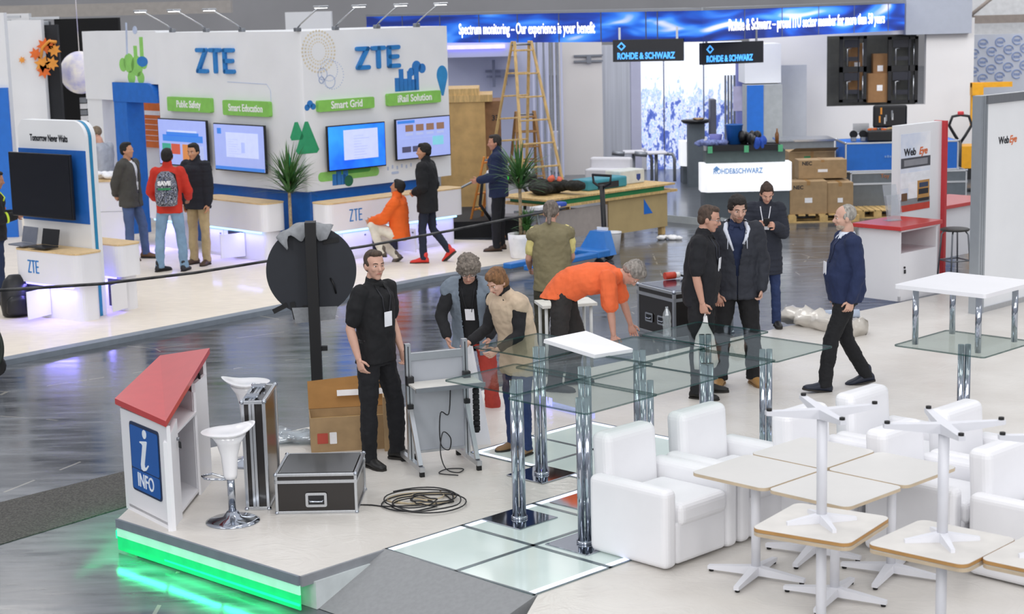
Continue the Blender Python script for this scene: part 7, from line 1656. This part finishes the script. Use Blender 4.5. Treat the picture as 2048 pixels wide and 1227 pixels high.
person('person in dark grey jacket and blue jeans, hands behind back, facing right', G(277, 518, Z6), -112, 1.84, pose=dict(s2=(0, -.06, 1), head=(0, -4, 0), ra=((.18, -.35, -1), (-.5, -.35, -.6)), la=((-.18, -.35, -1), (.5, -.35, -.6)), rl=((.05, .05, -1), (.0, -.04, -1)), ll=((-.12, .22, -1), (-.03, .05, -1))), near=False, skin='#c08d6e', hair=dict(col='#15110f', vol=.008), top=dict(col='#dfe2ea', sleeve=.5, inf=.008), legs=dict(col='#4c6088', w=.004), shoe='#6a4c34', extra=dict(over=dict(col='#44433f', inf=.034, hem=.14, sleeve=1.9, gap=(.005, .06), hood=1, name='grey_jacket'), lanyard='#e4e6ee', lover=0, bz=.05))
JR = person('person in red jacket and light jeans seen from behind wearing a patterned backpack', G(345, 542, Z6), 2, 1.84, pose=dict(head=(-5, 0, 0), ra=((.35, .15, -1), (-.1, .85, -.55)), la=((-.35, .15, -1), (.1, .85, -.55)), rl=((.12, .02, -1), (.05, 0, -1)), ll=((-.18, .02, -1), (-.06, 0, -1)), fl=40), near=False, skin='#b98468', hair=dict(col='#15110f', vol=.010), top=dict(col='#c93222', sleeve=1.85, inf=.028, collar=2, name='red_jacket'), legs=dict(col='#7d9cb8', w=.006), shoe='#1b1d24')
person('person in black puffer jacket and khaki trousers facing the man in red', G(402, 528, Z6), 152, 1.86, pose=dict(head=(6, 8, 0), ra=((.12, .0, -1), (0, .1, -1)), la=((-.12, 0, -1), (0, .1, -1)), rl=((.06, .02, -1), (.0, 0, -1)), ll=((-.08, .04, -1), (-.0, 0, -1)), facedet=1), near=False, skin='#c99674', hair=dict(col='#15110f', vol=.008), top=dict(col='#1b1e28', sleeve=1.9, inf=.04, hem=.14, collar=2, quilt=1, name='puffer_jacket'), legs=dict(col='#b39f78', w=.004), shoe='#4a3628')
person('person in orange quilted jacket squatting before the counter, looking up', G(778, 526, Z6), 76, 1.74, pose=dict(s1=(0, .04, 1), s2=(0, .05, 1), head=(0, -16, 0), ra=((.15, .55, -.8), (-.35, .9, -.2)), la=((-.15, .55, -.8), (.35, .9, -.2)), rl=((.14, 1, -.15), (.02, -.75, -.75)), ll=((-.2, .85, .35), (-.02, -.35, -1)), rf=-38, lf=0), near=False, skin='#b98260', hair=dict(col='#15110f', vol=.010), top=dict(col='#e8641e', sleeve=1.9, inf=.04, hem=.08, collar=2, quilt=1, name='orange_jacket'), legs=dict(col='#d8d2c4', w=.004), shoe='#5a5148')
JD = person('person in black duffle coat and red trainers walking, face turned to the screens', G(873, 524, Z6), 72, 1.80, pose=dict(head=(28, 2, 0), ra=((.2, -.15, -1), (-.1, .5, -.7)), la=((-.2, -.1, -1), (.5, .75, -.4)), ll=((-.04, .14, -1), (-.02, -.02, -1)), rl=((.06, -.05, -1), (.02, -.75, -1)), rf=-38), near=False, skin='#c08d6e', hair=dict(col='#15110f', vol=.012, curl=.008), top=dict(col='#15161a', sleeve=1.9, inf=.034, hem=.20, collar=2, name='duffle_coat'), legs=dict(col='#1f2638', w=-.004), shoe='#d8352a')
person('person in navy jacket and dark trousers standing beside the potted dracaena', G(998, 500, Z6), 82, 1.82, pose=dict(head=(20, 6, 0), ra=((.12, -.1, -1), (-.05, .4, -.9)), la=((-.15, .1, -1), (.1, .95, -.2)), rl=((.07, 0, -1), (0, 0, -1)), ll=((-.09, .08, -1), (0, 0, -1))), near=False, skin='#c08a70', hair=dict(col='#2a2320', vol=.006), top=dict(col='#1b2748', sleeve=1.9, inf=.034, hem=.13, collar=2, name='navy_jacket'), legs=dict(col='#16171d', w=.006), shoe='#4a3628')

def W_(J, v): 'local figure point -> world'; return Matrix.Translation(J['root'].location) @ RZ(J['root'].rotation_euler.z) @ (Vector(v)+J['off'])
# patterned backpack worn by the man in red
M_ = JR; k = M_['k']; c = M_['lay'](0, -.02, -1, 'bvh', .0)
pw = W_(M_, c); up = Vector((0, 0, 1))
PAT = bpy.data.materials.new('doodle_print_fabric'); PAT.use_nodes = True; n_ = PAT.node_tree.nodes; l_ = PAT.node_tree.links; tcc = n_.new('ShaderNodeTexCoord'); vo = n_.new('ShaderNodeTexNoise'); vo.inputs['Scale'].default_value = 22; vo.inputs['Detail'].default_value = 2; vo.inputs['Distortion'].default_value = 3
l_.new(tcc.outputs['Object'], vo.inputs[0]); rm = n_.new('ShaderNodeValToRGB'); rm.color_ramp.interpolation = 'CONSTANT'; l_.new(vo.outputs['Fac'], rm.inputs[0]); e = rm.color_ramp.elements; e[0].color = lin('#1b2030'); e[1].position = .5; e[1].color = lin('#c9ccd6'); q_ = e.new(.56); q_.color = lin('#232838'); q_ = e.new(.63); q_.color = lin('#5a6c9c')
l_.new(rm.outputs[0], n_['Principled BSDF'].inputs['Base Color']); n_['Principled BSDF'].inputs['Roughness'].default_value = .8
t = thing('backpack', 'black and white doodle-print backpack worn by the person in the red jacket', 'backpack', (pw.x, pw.y, pw.z-.12), M_['root'].rotation_euler.z)
rs = [((0, -.10, z_), (rx, 0, 0), (0, ry, 0)) for z_, rx, ry in ((-.02, .12, .06), (.0, .155, .10), (.15, .17, .115), (.32, .16, .11), (.44, .12, .09), (.50, .06, .05))]
MB().loft(rs, 20, ex=.8).build('bag_body', PAT, t); MB().loft([((0, -.195, z_), (rx, 0, 0), (0, .045, 0)) for z_, rx in ((.02, .1), (.05, .13), (.19, .125), (.23, .08))], 16).build('front_pocket', PAT, t)
MB().b2(-.10, .09, -.247, -.236, .235, .265).build('green_patch', GREENT, t); MB().text('SAVE', .085, T((-.1, -.218, .33)), .004, .006).build('lettering', PAPER, t)
for s in (-1, 1): MB().tube([(s*.11, -.02, .04), (s*.15, .02, .2), (s*.12, .0, .44), (s*.08, -.05, .47)], .016).build('shoulder_strap', BLACK, t)

# ---- things held, and trims
a0, e0, w0, u0, f0 = JP['arm']['r']; a1, e1, w1_, u1, f1 = JP['arm']['l']
mid = W_(JP, (w0+f0*.09+w1_+f1*.09)/2); rz_ = JP['root'].rotation_euler.z
MB().mat(BLACK).box((0, 0, 0), (.07, .012, .14), .004, Matrix.Rotation(R(-45), 4, 'X')).build('phone', None, label='black phone held by the person in the padded coat', cat='phone', loc=mid+Vector((0, 0, .01)), rz=rz_)
a0, e0, w0, u0, f0 = JV['arm']['r']; a1, e1, w1_, u1, f1 = JV['arm']['l']
MB().box((0, 0, 0), (.08, .01, .15), .003, Matrix.Rotation(R(-40), 4, 'X')).build('phone', PAPER, label='white phone held by the person at the left frame edge', cat='phone', loc=W_(JV, (w0+w1_)/2+f0*.1), rz=JV['root'].rotation_euler.z)
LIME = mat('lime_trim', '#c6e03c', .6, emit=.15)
for s in (-1, 1):
    ps = [JV['lay'](s*.05, .36), JV['lay'](s*.09, .3), JV['lay'](s*.14, .26)]; JV['fin'](MB().tube(ps, .012, 6), 'reflective_trim', LIME)
    a_, e_, w_, u_, f_ = JV['arm']['r' if s > 0 else 'l']; JV['fin'](MB().cyl(e_+f_*.1, e_+f_*.13, .078), 'reflective_trim', LIME)
for z_ in (.05, .14): JV['fin'](MB().ell(JV['lay'](-.07, z_), (.02, .02, .02)), 'badge_button', OR2)
# bag in the hand
a0, e0, w0, u0, f0 = JB['arm']['r']; h = W_(JB, w0+f0*.12)
bag = MB(); rs = []
for z_, rx, ry in ((0, .01, .008), (-.10, .035, .02), (-.2, .09, .045), (-.3, .11, .06), (-.44, .12, .07), (-.5, .10, .05)): rs.append(((0, 0, z_), (rx, 0, 0), (0, ry, 0)))
bag.loft(rs, 18); disp(bag, .018, 9)
BAGM = glassmat('thin_white_plastic', '#e4e8ec', .05, .25, .8)
t = thing('plastic_bag', 'thin white plastic carrier bag hanging from a hand above the glass tables', 'bag', h, R(20)); bag.build('bag_body', BAGM, t); MB().tube([(-.01, 0, -.12), (-.012, .0, -.02), (0, 0, .02), (.012, 0, -.02), (.01, 0, -.12)], .006).build('handle_loop', BAGM, t)
# hood lining, strings and zip
LIN = mat('white_hood_lining', '#d5dae6', .8)
for s in (-1, 1):
    ps = [JH['nb']+JH['sx']*s*.085*JH['k']-JH['sy']*.03+JH['s2']*.03, JH['nb']+JH['sx']*s*.095*JH['k']+JH['sy']*.04+JH['s2']*.005]+[JH['lay'](s*x, z_, 1, 'obvh', .004) for x, z_ in ((.105, .34), (.085, .28), (.062, .22), (.04, .16), (.02, .10))]
    JH['fin'](MB().tube(ps, [.022, .024, .022, .018, .014, .010, .006], 8), 'hood_lining', LIN)
    JH['fin'](MB().tube([JH['lay'](s*.085, .30, 1, 'obvh', .014), JH['lay'](s*.088, .24, 1, 'obvh', .014), JH['lay'](s*.09, .17, 1, 'obvh', .014)], .0045, 6), 'drawstring', LIN)
JH['fin'](MB().tube([JH['lay'](0, z_, 1, 'obvh', .003) for z_ in (.08, .0, -.08, -.16, -.24)], .004, 5), 'zip', GREYM)
for z_ in (.02, .13, .24): JD['fin'](MB().tube([JD['lay'](-.04, z_), JD['lay'](0, z_+.005), JD['lay'](.04, z_)], .009, 6), 'toggle', mat('horn_toggle', '#cfc8b8', .5))
